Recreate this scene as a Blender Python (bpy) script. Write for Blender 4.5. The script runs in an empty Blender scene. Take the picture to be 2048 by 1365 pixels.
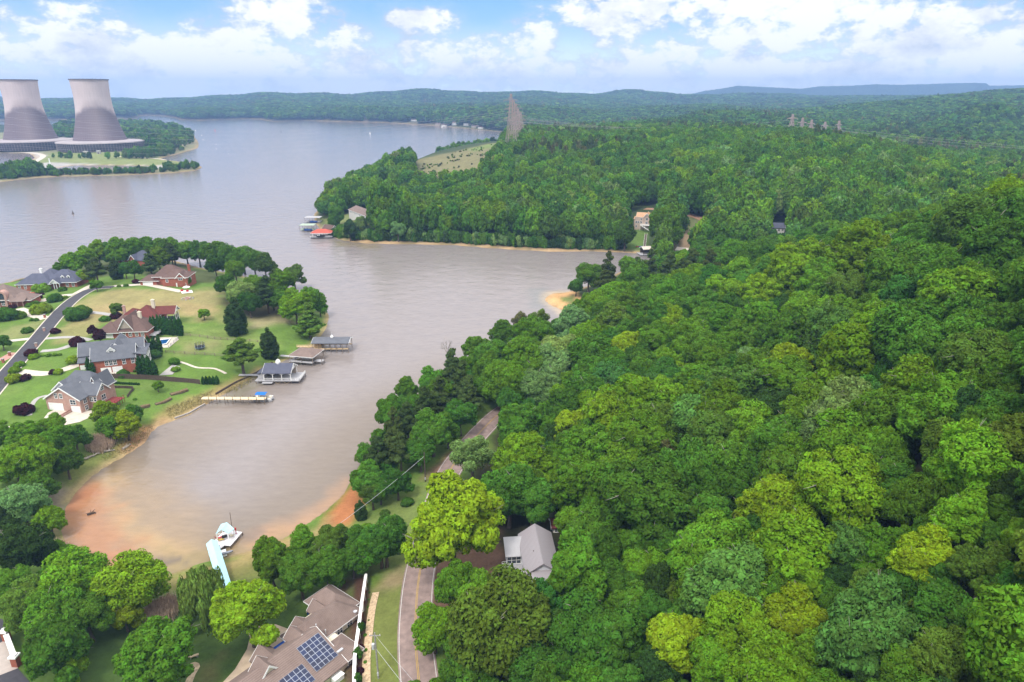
import bpy, math, random
import numpy as np
from mathutils import Vector, Matrix
rnd = random.Random(7)
nrs = np.random.RandomState(11)
scene = bpy.context.scene
COL = scene.collection
# ------------------------------------------------------------------ camera model (used to survey the place)
F, CX, CY, CAMZ = 1365.0, 1024.0, 682.5, 105.0
PITCH = math.atan((682.5 - 190.0) / F)
CP, SP = math.cos(PITCH), math.sin(PITCH)

def ray(px, py):
    a, b = (px - CX) / F, (CY - py) / F
    return np.array([a, CP + b * SP, -SP + b * CP])

def P(px, py, z=0.0):
    d = ray(px, py)
    t = (z - CAMZ) / d[2]
    return (d[0] * t, d[1] * t)

cam_data = bpy.data.cameras.new('camera')
cam = bpy.data.objects.new('camera', cam_data)
COL.objects.link(cam)
cam.location = (0, 0, CAMZ)
cam.rotation_euler = (math.pi / 2 - PITCH, 0, 0)
cam_data.sensor_width = 36.0
cam_data.lens = 36.0 * F / 2048.0
cam_data.clip_start, cam_data.clip_end = 1.0, 60000.0
scene.camera = cam

# ------------------------------------------------------------------ shoreline
def W(pts):
    return np.array([(p[1], p[2]) if p[0] == 'w' else P(p[0], p[1], 0.0) for p in pts])

SH_MAIN = W([('w', -900, 350), (-700, 700), (-300, 612), (-60, 580), (0, 570), (100, 543), (200, 517), (300, 513), (330, 518),
    (400, 537), (480, 552), (540, 570), (600, 590), (640, 612), (657, 632), (653, 655), (640, 673), (626, 690), (606, 708),
    (566, 722), (530, 740), (500, 757), (470, 775), (430, 798), (405, 812), (385, 826), (350, 840), (322, 848), (302, 864),
    (290, 884), (270, 898), (245, 914), (215, 930), (180, 955), (150, 985), (128, 1020), (120, 1060), (140, 1110), (180, 1150),
    (240, 1168), (300, 1165), (350, 1148), (400, 1128), (450, 1118), (505, 1102), (560, 1082), (600, 1060), (650, 1025),
    (688, 990), (704, 960), (722, 925), (752, 882), (790, 842), (830, 812), (870, 792), (920, 767), (960, 737), (1010, 712),
    (1060, 692), (1110, 668), (1148, 642), (1130, 622), (1102, 610), (1089, 599), (1102, 589), (1145, 584), (1185, 570),
    (1225, 552), (1262, 536), (1300, 522), (1318, 514), (1300, 508), (1240, 505), (1180, 503), (1100, 503), (1040, 500),
    (980, 496), (920, 491), (860, 489), (800, 488), (740, 487), (705, 484), (675, 478), (660, 470), (642, 458), (630, 445),
    (628, 430), (645, 412), (680, 388), (730, 364), (800, 342), (860, 328), (930, 314), (1000, 300), (1100, 288), (1200, 282),
    (1260, 276), (1220, 268), (1100, 267), (1010, 265), (960, 260), (900, 254), (840, 250), (750, 245), (690, 244), (650, 243),
    (600, 241), (560, 243), (540, 243), (520, 239), (490, 238), (450, 239), (400, 241), (360, 240), (350, 236), (320, 232),
    (285, 231), (270, 238), (200, 240), (100, 240), (0, 241), (-500, 242), (-1500, 243),
    ('w', -16000, 6000), ('w', -16000, 20000), ('w', 16000, 20000), ('w', 16000, -400), ('w', -900, -400)])
SH_PLANT = W([(-500, 395), (-200, 376), (0, 364), (60, 357), (130, 353), (250, 351), (340, 347), (392, 341), (403, 336), (396, 330), (380, 326),
    (330, 321), (318, 317), (350, 310), (394, 297), (396, 288), (388, 272), (352, 258), (300, 251), (150, 249), (0, 250), (-400, 250)])
PONDS = [W([(-300, 330), (-100, 305), (60, 307), (72, 316), (45, 330), (0, 345), (-200, 362)]), W([(98, 338), (150, 331), (230, 331), (320, 333), (255, 341), (130, 345)])]

def seg_sd(X, Y, poly):
    """signed distance, positive inside"""
    n = len(poly)
    d2 = np.full(X.shape, 1e18)
    inside = np.zeros(X.shape, bool)
    for i in range(n):
        ax, ay = poly[i]
        bx, by = poly[(i + 1) % n]
        ex, ey = bx - ax, by - ay
        L = ex * ex + ey * ey + 1e-9
        t = np.clip(((X - ax) * ex + (Y - ay) * ey) / L, 0, 1)
        dx, dy = X - ax - t * ex, Y - ay - t * ey
        d2 = np.minimum(d2, dx * dx + dy * dy)
        c = (ay > Y) != (by > Y)
        with np.errstate(divide='ignore', invalid='ignore'):
            xi = (bx - ax) * (Y - ay) / (by - ay + (1e-12 if by == ay else 0)) + ax
        inside ^= c & (X < xi)
    d = np.sqrt(d2)
    return np.where(inside, d, -d)

def shore_sd(X, Y):
    s = np.maximum(seg_sd(X, Y, SH_MAIN), seg_sd(X, Y, SH_PLANT))
    for p in PONDS:
        s = np.minimum(s, -seg_sd(X, Y, p))
    return s

# ------------------------------------------------------------------ hills: heights surveyed at treetop pixels, (px, py, ground z, tree height)
CT = 19.0
HILL = [(2048, 345, 62, CT), (1960, 388, 54, CT), (1880, 420, 44, CT), (1800, 440, 38, CT), (1700, 466, 32, CT), (1600, 492, 25, CT), (1500, 512, 18, CT), (1420, 528, 12, CT),
    (1330, 545, 6, CT), (1250, 560, 3, CT), (2300, 310, 72, CT), (2600, 500, 66, CT),
    (2048, 600, 50, CT), (2048, 900, 45, CT), (2048, 1300, 38, CT), (2400, 1300, 46, CT), (2400, 800, 56, CT), (1850, 1300, 31, CT), (1700, 1300, 26, CT), (1700, 900, 30, CT),
    (1700, 600, 30, CT), (1560, 1300, 22, CT), (1550, 900, 22, CT), (1550, 700, 22, CT), (1550, 600, 22, CT), (1400, 1300, 17, CT), (1400, 1050, 16, CT), (1400, 900, 16, CT), (1400, 750, 15, CT), (1400, 620, 14, CT),
    (1250, 1300, 13, CT), (1250, 1000, 12, CT), (1250, 800, 10, CT), (1250, 650, 7, CT), (1120, 1300, 10, CT), (1060, 1110, 10, 0), (1020, 1180, 9, 0), (1100, 900, 7.5, CT), (1100, 720, 4, CT), (1000, 780, 4, CT),
    (1850, 900, 38, CT), (1850, 620, 40, CT),
    (830, 1365, 6, 0), (835, 1200, 6, 0), (845, 1120, 6, 0), (890, 930, 5.5, 0), (980, 830, 5, 0), (1100, 760, 4.5, 0), (750, 1250, 5.5, 0), (780, 1340, 5.8, 0), (700, 1300, 4.5, 0),
    (770, 1050, 3.5, 0), (740, 1000, 2, 0),
    (560, 1365, 3.2, 0), (500, 1230, 2, 0), (380, 1300, 2.6, 0), (100, 1330, 4, 0), (0, 1365, 5, 0), (20, 1100, 4, 0), (60, 950, 4, 0), (-200, 1200, 8, 0), (600, 1250, 3, 0), (660, 1180, 3, 0), (560, 1160, 1.6, 0),
    (150, 850, 5.5, 0), (50, 850, 6, 0), (250, 820, 4, 0), (330, 790, 3, 0), (20, 760, 7, 0), (100, 720, 8, 0), (230, 745, 6.5, 0), (330, 735, 4.5, 0), (420, 740, 3, 0), (110, 640, 9, 0), (200, 580, 9, 0), (300, 660, 7, 0), (380, 700, 4.5, 0),
    (300, 590, 9, 0), (400, 600, 8, 0), (480, 680, 3.5, 0), (560, 640, 4.5, 0), (600, 640, 3, 0), (450, 560, 5, 0), (330, 560, 8, 0), (60, 590, 7, 0), (0, 640, 9, 0), (-300, 800, 10, 0), (-300, 640, 8, 0), (180, 530, 4, 0),
    # peninsula across the bay
    (640, 395, 3, CT), (700, 335, 8, CT), (760, 312, 16, CT), (840, 340, 20, 0), (870, 322, 25, 0), (920, 306, 31, 0), (990, 289, 35, 0), (880, 345, 20, 0), (960, 320, 29, 0),
    (800, 400, 6, CT), (1000, 402, 6, 25), (1000, 350, 16, CT), (1000, 312, 26, CT), (1100, 290, 33, CT), (1250, 352, 18, CT), (1250, 300, 33, CT), (1250, 264, 40, CT), (1120, 266, 36, CT), (1500, 257, 44, CT), (1650, 264, 44, CT),
    (1200, 405, 6, CT), (1290, 470, 7, 0), (1290, 440, 14, 0), (1380, 440, 14, 0), (1380, 490, 5, 0), (1500, 400, 16, CT), (1500, 330, 30, CT), (1650, 330, 34, CT), (1700, 400, 20, CT), (1600, 455, 11, CT), (1500, 480, 8, CT), (1800, 293, 36, CT), (1800, 400, 20, CT), (1950, 331, 24, CT), (1950, 310, 20, CT),
    (2150, 330, 22, CT), (1555, 462, 13, 0),
    # behind the crest
    (1020, 280, 30, 0), (1060, 276, 20, 0), (1450, 262, 30, 0), (1800, 300, 18, CT), (2048, 300, 16, CT), (1850, 262, 20, CT), (2048, 255, 24, CT), (1700, 245, 22, CT), (1620, 268, 28, 0),
    (1400, 227, 42, CT), (1500, 232, 40, CT), (1300, 245, 24, CT), (1180, 262, 6, 0), (1600, 238, 30, CT), (1330, 250, 12, CT), (1300, 236, 12, CT), (1100, 258, 6, 0),
    # far right hill
    (2048, 184, 96, CT), (1950, 190, 86, CT), (1880, 196, 76, CT), (1800, 207, 58, CT), (1720, 216, 44, CT), (2200, 180, 104, CT), (2048, 236, 40, CT), (1900, 238, 34, CT), (1990, 212, 64, CT)]
SKY = [(-300, 197), (0, 198), (100, 199), (250, 199), (400, 197), (470, 193), (500, 188), (540, 187), (580, 189), (650, 192), (700, 191), (760, 187), (800, 185), (860, 184), (930, 186), (1000, 186.5),
    (1060, 187), (1110, 189), (1160, 191), (1200, 190), (1240, 185), (1270, 184), (1320, 189), (1380, 192), (1450, 190), (1500, 190.5), (1600, 193), (1700, 195), (1800, 196), (2048, 197), (2400, 197)]

def uv_of(x, y):
    return np.arctan2(x, np.maximum(y, 1e-3)) * 1.8, 0.5 * np.log(x * x + y * y + 100.0)

_pts = []
for px, py, z, th in HILL:
    x, y = P(px, py, z + th)
    _pts.append((x, y, z))
for px, py in SKY:
    for D, k in ((5200, 1.0), (4300, 0.62), (6600, 0.55), (9000, 0.5)):
        if px > 1650 and D < 5000:
            continue
        zt = CAMZ + (190 - py) / F * 5200 - 17
        d = ray(px, 190)
        x, y = d[0] * D / d[1], D
        _pts.append((x, y, zt * k if D != 4300 else zt * (0.55 + 0.2 * math.sin(px * 0.013))))
for px in range(300, 1300, 120):
    d = ray(px, 240)
    _pts.append((d[0] * 3650 / d[1], 3650, 28 + 10 * math.sin(px)))
for px in range(1050, 1900, 130):
    d = ray(px, 230)
    _pts.append((d[0] * 2700 / d[1], 2700, 30 + 12 * math.sin(px)))
for x, y, z in ((0, 10, 12), (-60, 20, 6), (80, 10, 36), (200, 30, 55), (-150, 50, 6), (350, 200, 70), (60, -60, 20), (-90, 560, 3), (-700, 300, 6)):
    _pts.append((x, y, z))
_pts = np.array(_pts)
_U, _V = uv_of(_pts[:, 0], _pts[:, 1])
def _phi(r2):
    return np.sqrt(r2 + 0.0004)
_A = _phi((_U[:, None] - _U[None]) ** 2 + (_V[:, None] - _V[None]) ** 2) + np.eye(len(_U)) * 1e-3 * 0
_B = np.zeros((len(_U) + 1,) * 2)
_B[:-1, :-1] = _A
_B[-1, :-1] = _B[:-1, -1] = 1
_wts = np.linalg.solve(_B, np.append(_pts[:, 2], 0))

def smooth(a, b, x):
    t = np.clip((x - a) / (b - a), 0, 1)
    return t * t * (3 - 2 * t)

def Hn(X, Y, sd=None):
    X, Y = np.asarray(X, float), np.asarray(Y, float)
    sh = X.shape
    X, Y = X.ravel(), Y.ravel()
    sd = shore_sd(X, Y) if sd is None else sd.ravel()
    u, v = uv_of(X, Y)
    r = np.zeros(X.shape)
    for i in range(0, len(X), 20000):
        s = slice(i, i + 20000)
        r[s] = _phi((u[s, None] - _U) ** 2 + (v[s, None] - _V) ** 2) @ _wts[:-1] + _wts[-1]
    D = np.hypot(X, Y)
    far = smooth(1400, 3200, D)
    r = r + far * (9 * np.sin(X * 0.0061 + 1.3 * np.sin(Y * 0.0031)) * np.sin(Y * 0.0052 + X * 0.0017) + 4 * np.sin(X * 0.017 + Y * 0.006))
    r = np.maximum(r, 1.2)
    plant = smooth(0, 10, seg_sd(X, Y, SH_PLANT))
    r = r * (1 - plant) + 3.2 * plant
    reach = np.clip(D * 0.06, 16, 90)
    up = np.minimum(sd * 0.16, 0.9) + (r - 0.9) * smooth(2.0, reach, sd)
    down = np.maximum(sd * 0.05, -4.0)
    return np.where(sd > 0, up, down).reshape(sh)

# the surveyed surface on a polar grid, finer towards the viewer
NV, NU = 460, 470
VLO, VHI, UMAX = math.log(18), math.log(9200), 0.95
vv = np.exp(np.linspace(VLO, VHI, NV))
uu = np.linspace(-UMAX, UMAX, NU)
VV, UU = np.meshgrid(vv, uu, indexing='ij')
GX, GY = VV * np.sin(UU), VV * np.cos(UU)
GSD = shore_sd(GX.ravel(), GY.ravel()).reshape(GX.shape)
GZ = Hn(GX, GY, GSD)

def grid_at(A, X, Y):
    X, Y = np.asarray(X, float), np.asarray(Y, float)
    fv = (np.log(np.maximum(np.hypot(X, Y), 18.01)) - VLO) / (VHI - VLO) * (NV - 1)
    fu = (np.arctan2(X, Y) + UMAX) / (2 * UMAX) * (NU - 1)
    fv, fu = np.clip(fv, 0, NV - 1.001), np.clip(fu, 0, NU - 1.001)
    i, j = fv.astype(int), fu.astype(int)
    a, b = fv - i, fu - j
    return A[i, j] * (1 - a) * (1 - b) + A[i + 1, j] * a * (1 - b) + A[i, j + 1] * (1 - a) * b + A[i + 1, j + 1] * a * b

def Hq(X, Y):
    return grid_at(GZ, X, Y)

def H(x, y):
    return float(Hq(np.array([x]), np.array([y]))[0])

_ts = np.exp(np.linspace(math.log(25), math.log(9000), 400))
def G(px, py, lift=0.0):
    """the point of the ground that is seen at this pixel of the photograph"""
    d = ray(px, py)
    pts = d[None] * _ts[:, None]
    below = pts[:, 2] + CAMZ <= np.maximum(Hq(pts[:, 0], pts[:, 1]), 0) + lift
    k = int(np.argmax(below)) if below.any() else len(_ts) - 1
    ts = np.linspace(_ts[max(k - 1, 0)], _ts[k], 64)
    pts = d[None] * ts[:, None]
    below = pts[:, 2] + CAMZ <= np.maximum(Hq(pts[:, 0], pts[:, 1]), 0) + lift
    q = pts[int(np.argmax(below)) if below.any() else -1]
    return Vector((q[0], q[1], max(H(q[0], q[1]), 0)))

# ------------------------------------------------------------------ mesh helpers
def mesh_from(name, verts, faces, mats=(), smooth_shade=False):
    me = bpy.data.meshes.new(name)
    me.from_pydata([tuple(v) for v in verts], [], [tuple(f) for f in faces])
    for m in mats:
        me.materials.append(m)
    if smooth_shade:
        me.polygons.foreach_set('use_smooth', [True] * len(me.polygons))
    me.update()
    return me

def link(name, me, parent=None):
    o = bpy.data.objects.new(name, me)
    COL.objects.link(o)
    if parent is not None:
        o.parent = parent
    return o

def tag(o, label=None, cat=None, group=None, kind=None):
    if label: o['label'] = label
    if cat: o['category'] = cat
    if group: o['group'] = group
    if kind: o['kind'] = kind
    return o

def thing(name, label, cat, loc=(0, 0, 0), rz=0.0, group=None):
    o = bpy.data.objects.new(name, None)
    COL.objects.link(o)
    o.location = loc
    o.rotation_euler = (0, 0, rz)
    o.empty_display_size = 0.5
    return tag(o, label, cat, group)

class MB:
    """collects shapes into one mesh"""
    def __init__(self):
        self.v, self.f, self.mi = [], [], []
    def face(self, pts, mi=0):
        i = len(self.v)
        self.v += [tuple(p) for p in pts]
        self.f.append(tuple(range(i, i + len(pts))))
        self.mi.append(mi)
    def box(self, x0, x1, y0, y1, z0, z1, mi=0, M=None):
        c = [(x, y, z) for z in (z0, z1) for y in (y0, y1) for x in (x0, x1)]
        if M is not None:
            c = [tuple(M @ Vector(p)) for p in c]
        i = len(self.v)
        self.v += c
        for q in ((0, 2, 3, 1), (4, 5, 7, 6), (0, 1, 5, 4), (1, 3, 7, 5), (3, 2, 6, 7), (2, 0, 4, 6)):
            self.f.append(tuple(i + k for k in q))
            self.mi.append(mi)
        return self
    def tube(self, a, b, r0, r1=None, n=8, mi=0, cap=True):
        a, b = Vector(a), Vector(b)
        r1 = r0 if r1 is None else r1
        d = (b - a)
        if d.length < 1e-6:
            return self
        d.normalize()
        u = d.orthogonal().normalized()
        w = d.cross(u)
        i = len(self.v)
        for p, r in ((a, r0), (b, r1)):
            for k in range(n):
                t = 2 * math.pi * k / n
                self.v.append(tuple(p + (u * math.cos(t) + w * math.sin(t)) * r))
        for k in range(n):
            l = (k + 1) % n
            self.f.append((i + k, i + l, i + n + l, i + n + k))
            self.mi.append(mi)
        if cap:
            self.f.append(tuple(i + n + k for k in range(n)))
            self.mi.append(mi)
            self.f.append(tuple(i + n - 1 - k for k in range(n)))
            self.mi.append(mi)
        return self
    def lathe(self, prof, n=24, c=(0, 0, 0), mi=0):
        i = len(self.v)
        for r, z in prof:
            for k in range(n):
                t = 2 * math.pi * k / n
                self.v.append((c[0] + r * math.cos(t), c[1] + r * math.sin(t), c[2] + z))
        for j in range(len(prof) - 1):
            for k in range(n):
                l = (k + 1) % n
                self.f.append((i + j * n + k, i + j * n + l, i + (j + 1) * n + l, i + (j + 1) * n + k))
                self.mi.append(mi)
        return self
    def prism(self, poly, z0, z1, mi=0):
        n = len(poly)
        i = len(self.v)
        self.v += [(p[0], p[1], z0) for p in poly] + [(p[0], p[1], z1) for p in poly]
        ar = sum(poly[k][0] * poly[(k + 1) % n][1] - poly[(k + 1) % n][0] * poly[k][1] for k in range(n))
        o = list(range(n)) if ar > 0 else list(range(n - 1, -1, -1))
        self.f.append(tuple(i + k for k in reversed(o)))
        self.f.append(tuple(i + n + k for k in o))
        self.mi += [mi, mi]
        for k in range(n):
            a, b = o[k], o[(k + 1) % n]
            self.f.append((i + a, i + b, i + n + b, i + n + a))
            self.mi.append(mi)
        return self
    def build(self, name, mats, parent=None, smooth_shade=False):
        if not isinstance(mats, (list, tuple)):
            mats = [mats]
        me = mesh_from(name, self.v, self.f, mats, smooth_shade)
        if len(mats) > 1:
            me.polygons.foreach_set('material_index', self.mi)
        return link(name, me, parent)

# ------------------------------------------------------------------ materials
class NT:
    def __init__(self, name):
        self.m = bpy.data.materials.new(name)
        self.m.use_nodes = True
        self.t = self.m.node_tree
        self.t.nodes.clear()
        self.out = self.t.nodes.new('ShaderNodeOutputMaterial')
    def n(self, typ, **kw):
        nd = self.t.nodes.new(typ)
        for k, v in kw.items():
            if k.startswith('i_'):
                nd.inputs[k[2:].replace('_', ' ')].default_value = v
            else:
                setattr(nd, k, v)
        return nd
    def l(self, a, b):
        self.t.links.new(a, b)
    def principled(self, rough=0.8, spec=0.3, metal=0.0):
        p = self.n('ShaderNodeBsdfPrincipled')
        p.inputs['Roughness'].default_value = rough
        p.inputs['Specular IOR Level'].default_value = spec
        p.inputs['Metallic'].default_value = metal
        self.l(p.outputs[0], self.out.inputs['Surface'])
        return p
    def noise(self, scale, detail=4.0, rough=0.6, coord='Object', vec=None):
        nz = self.n('ShaderNodeTexNoise')
        nz.inputs['Scale'].default_value = scale
        nz.inputs['Detail'].default_value = detail
        nz.inputs['Roughness'].default_value = rough
        if vec is None:
            tc = self.n('ShaderNodeTexCoord')
            vec = tc.outputs[coord]
        self.l(vec, nz.inputs['Vector'])
        return nz
    def mixc(self, fac, a, b, blend='MIX'):
        mx = self.n('ShaderNodeMix', data_type='RGBA', blend_type=blend)
        for s, v in ((mx.inputs['Factor'], fac), (mx.inputs[6], a), (mx.inputs[7], b)):
            if hasattr(v, 'links') or isinstance(v, bpy.types.NodeSocket):
                self.l(v, s)
            elif isinstance(v, (int, float)):
                s.default_value = v
            else:
                s.default_value = (*v, 1.0) if len(v) == 3 else v
        return mx.outputs[2]
    def ramp(self, fac, stops):
        r = self.n('ShaderNodeValToRGB')
        el = r.color_ramp.elements
        while len(el) < len(stops):
            el.new(0.5)
        for e, (p, c) in zip(el, stops):
            e.position = p
            e.color = (*c, 1) if len(c) == 3 else c
        self.l(fac, r.inputs[0])
        return r.outputs[0]
    def math(self, op, a, b=0.0, clamp=False):
        m = self.n('ShaderNodeMath', operation=op, use_clamp=clamp)
        for s, v in ((m.inputs[0], a), (m.inputs[1], b)):
            if isinstance(v, (int, float)):
                s.default_value = v
            else:
                self.l(v, s)
        return m.outputs[0]
    def bump(self, h, strength=0.3, dist=0.1):
        b = self.n('ShaderNodeBump')
        b.inputs['Strength'].default_value = strength
        b.inputs['Distance'].default_value = dist
        self.l(h, b.inputs['Height'])
        return b.outputs[0]

_mc = {}
def mat(name, col, rough=0.8, var=0.25, scale=3.0, spec=0.3, metal=0.0, bump=0.0):
    if name in _mc:
        return _mc[name]
    t = NT(name)
    p = t.principled(rough, spec, metal)
    nz = t.noise(scale)
    lo = tuple(c * (1 - var) for c in col)
    hi = tuple(min(1, c * (1 + var)) for c in col)
    t.l(t.ramp(nz.outputs[0], [(0.3, lo), (0.7, hi)]), p.inputs['Base Color'])
    if bump:
        t.l(t.bump(nz.outputs[0], bump, 0.05), p.inputs['Normal'])
    _mc[name] = t.m
    return t.m

def brick_mat(name, c1, c2, mortar, sx=0.22, sy=0.075):
    t = NT(name)
    p = t.principled(0.9, 0.2)
    tc = t.n('ShaderNodeTexCoord')
    g = t.n('ShaderNodeNewGeometry')
    # wall coordinate: run along the wall, height up
    sep = t.n('ShaderNodeSeparateXYZ')
    t.l(tc.outputs['Object'], sep.inputs[0])
    run = t.math('ADD', sep.outputs[0], sep.outputs[1])
    cb = t.n('ShaderNodeCombineXYZ')
    t.l(run, cb.inputs[0])
    t.l(sep.outputs[2], cb.inputs[1])
    b = t.n('ShaderNodeTexBrick')
    b.inputs['Scale'].default_value = 1.0
    b.inputs['Brick Width'].default_value = sx * 2
    b.inputs['Row Height'].default_value = sy * 2
    b.inputs['Mortar Size'].default_value = 0.02
    b.inputs['Color1'].default_value = (*c1, 1)
    b.inputs['Color2'].default_value = (*c2, 1)
    b.inputs['Mortar'].default_value = (*mortar, 1)
    t.l(cb.outputs[0], b.inputs['Vector'])
    nz = t.noise(0.7, 5)
    t.l(t.mixc(0.35, b.outputs[0], t.ramp(nz.outputs[0], [(0.3, tuple(c * 0.6 for c in c1)), (0.7, tuple(min(1, c * 1.3) for c in c2))])), p.inputs['Base Color'])
    return t.m

def shingle_mat(name, c1, c2):
    t = NT(name)
    p = t.principled(0.95, 0.15)
    a = t.noise(9.0, 3, 0.8)
    b = t.noise(0.5, 4)
    w = t.n('ShaderNodeTexWave', wave_type='BANDS', bands_direction='Z')
    w.inputs['Scale'].default_value = 2.2
    w.inputs['Distortion'].default_value = 1.5
    tc = t.n('ShaderNodeTexCoord')
    t.l(tc.outputs['Object'], w.inputs['Vector'])
    f = t.math('ADD', t.math('MULTIPLY', a.outputs[0], 0.6), t.math('MULTIPLY', w.outputs[0], 0.15))
    f = t.math('ADD', f, t.math('MULTIPLY', b.outputs[0], 0.3))
    t.l(t.ramp(f, [(0.35, c1), (0.68, c2)]), p.inputs['Base Color'])
    t.l(t.bump(a.outputs[0], 0.25, 0.03), p.inputs['Normal'])
    return t.m
# ------------------------------------------------------------------ the ground
def poly_px(pts):
    return np.array([(lambda q: (q.x, q.y))(G(a, b)) for a, b in pts])

def wnoise(X, Y, s, seed=0):
    return (np.sin(X * s + seed + 2.1 * np.sin(Y * s * 0.7 + seed)) * np.sin(Y * s * 1.3 + 1.7 * np.sin(X * s * 0.6 + seed * 2))
            + 0.5 * np.sin(X * s * 2.7 + 1.3 * np.sin(Y * s * 2.2 + seed)) * np.sin(Y * s * 2.9 + seed)) / 1.5

LAWN = (0.098, 0.165, 0.028)
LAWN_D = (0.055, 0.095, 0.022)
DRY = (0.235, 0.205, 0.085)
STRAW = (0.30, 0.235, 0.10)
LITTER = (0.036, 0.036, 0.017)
CLAY = (0.34, 0.135, 0.055)
SAND = (0.46, 0.30, 0.15)
MULCH = (0.085, 0.045, 0.03)
GRAVEL = (0.33, 0.31, 0.29)
FLOORG = (0.040, 0.058, 0.020)

gc = np.zeros(GX.shape + (3,))
D_ = np.hypot(GX, GY)
gc[:] = FLOORG
def paint(mask, col):
    global gc
    m = np.clip(mask, 0, 1)[..., None]
    gc = gc * (1 - m) + np.array(col) * m
def zone(pts, col, feather=3.0, wob=2.0, ws=0.25, fade=1.0):
    pl = poly_px(pts)
    x0, x1, y0, y1 = pl[:, 0].min() - 30, pl[:, 0].max() + 30, pl[:, 1].min() - 30, pl[:, 1].max() + 30
    m = (GX > x0) & (GX < x1) & (GY > y0) & (GY < y1)
    if not m.any():
        return
    s = seg_sd(GX[m], GY[m], pl) + wob * wnoise(GX[m], GY[m], ws, 1.0)
    w = np.zeros(GX.shape)
    w[m] = smooth(-feather, feather, s) * fade
    paint(w, col)
# the lawns of the near shore, with the wood to the right of the road
near = (D_ < 470) & (GX < 10)
paint(near * 1.0, LAWN)
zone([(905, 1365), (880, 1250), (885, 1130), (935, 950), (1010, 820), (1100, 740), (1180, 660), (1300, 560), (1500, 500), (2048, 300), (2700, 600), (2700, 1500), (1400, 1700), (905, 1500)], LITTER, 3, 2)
nz1 = wnoise(GX, GY, 0.12, 3)
nz2 = wnoise(GX, GY, 0.4, 5)
paint(near * smooth(0.1, 0.8, nz1) * 0.5, (0.135, 0.185, 0.045))
# mown yellow field and drier patches
zone([(160, 600), (240, 577), (380, 585), (440, 575), (445, 640), (400, 645), (350, 620), (240, 640), (140, 655)], DRY, 5, 4)
zone([(150, 620), (350, 600), (430, 620), (380, 628), (200, 640)], (0.29, 0.21, 0.10), 5, 4, fade=0.6)
zone([(110, 660), (200, 630), (215, 640), (190, 672), (105, 692)], DRY, 3, 3, fade=0.8)
zone([(490, 632), (560, 628), (590, 650), (500, 660)], (0.27, 0.24, 0.12), 3, 2)
zone([(20, 655), (85, 640), (70, 672), (0, 685), (0, 660)], (0.2, 0.2, 0.08), 3, 3, fade=0.8)
zone([(330, 655), (470, 655), (560, 690), (480, 700), (330, 690)], (0.15, 0.2, 0.05), 4, 3, fade=0.8)
zone([(365, 690), (440, 680), (440, 705), (360, 705)], (0.22, 0.2, 0.09), 4, 3, fade=0.7)
zone([(440, 560), (520, 570), (600, 590), (640, 620), (560, 640), (480, 640), (450, 610)], (0.06, 0.055, 0.025), 5, 5)
zone([(120, 530), (300, 520), (480, 555), (430, 570), (340, 560), (250, 545), (180, 560), (130, 560)], (0.07, 0.085, 0.03), 4, 4)
# shore bank with reeds and clay
zone([(330, 815), (400, 790), (470, 755), (520, 735), (528, 748), (470, 785), (400, 822), (330, 850), (280, 905), (235, 930), (190, 920), (250, 880), (300, 850)], (0.24, 0.19, 0.075), 2, 1.5)
zone([(290, 850), (330, 842), (300, 880), (270, 905), (240, 905)], (0.27, 0.13, 0.06), 2, 1.5)
zone([(118, 930), (200, 880), (240, 915), (170, 970), (120, 1010), (95, 1010)], (0.13, 0.15, 0.04), 3, 3)
zone([(88, 980), (130, 975), (125, 1030), (120, 1080), (90, 1060)], (0.17, 0.145, 0.10), 3, 3)
zone([(690, 985), (715, 965), (730, 1010), (700, 1050), (640, 1055)], CLAY, 2, 1)
zone([(108, 1060), (140, 1080), (190, 1160), (300, 1180), (420, 1130), (540, 1090), (620, 1060), (660, 1040), (640, 1075), (560, 1110), (480, 1150), (400, 1170), (300, 1215), (200, 1190), (130, 1150)], (0.25, 0.19, 0.08), 3, 3)
zone([(290, 1190), (400, 1150), (500, 1120), (560, 1110), (540, 1160), (420, 1200), (320, 1230)], (0.13, 0.13, 0.04), 3, 3, fade=0.8)
# near yard, dark green under the trees
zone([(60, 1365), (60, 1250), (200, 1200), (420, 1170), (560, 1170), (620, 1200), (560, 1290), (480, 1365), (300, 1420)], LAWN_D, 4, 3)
zone([(400, 1330), (440, 1310), (450, 1365), (390, 1380)], (0.14, 0.12, 0.05), 2, 2, fade=0.6)
zone([(690, 1250), (705, 1150), (740, 1150), (745, 1200), (738, 1365), (712, 1400), (690, 1365)], MULCH, 1.2, 1)
zone([(745, 1160), (815, 1150), (805, 1250), (800, 1400), (735, 1400), (740, 1250)], (0.135, 0.155, 0.04), 1.2, 1)
zone([(760, 1140), (815, 1120), (820, 1160), (790, 1180), (750, 1180)], (0.28, 0.20, 0.12), 2, 2, fade=0.7)
zone([(640, 1180), (705, 1150), (700, 1365), (640, 1300)], (0.10, 0.075, 0.045), 1.5, 1)
zone([(680, 1090), (760, 1020), (850, 960), (880, 940), (830, 1060), (815, 1130), (760, 1150), (690, 1130)], (0.12, 0.155, 0.04), 2, 3)
zone([(860, 1200), (870, 1130), (930, 1090), (1000, 1060), (1010, 1160), (940, 1190), (895, 1230)], (0.13, 0.075, 0.05), 2, 2)
zone([(840, 960), (940, 870), (985, 825), (1000, 840), (930, 900), (880, 955)], (0.20, 0.12, 0.08), 2.5, 1)
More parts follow.
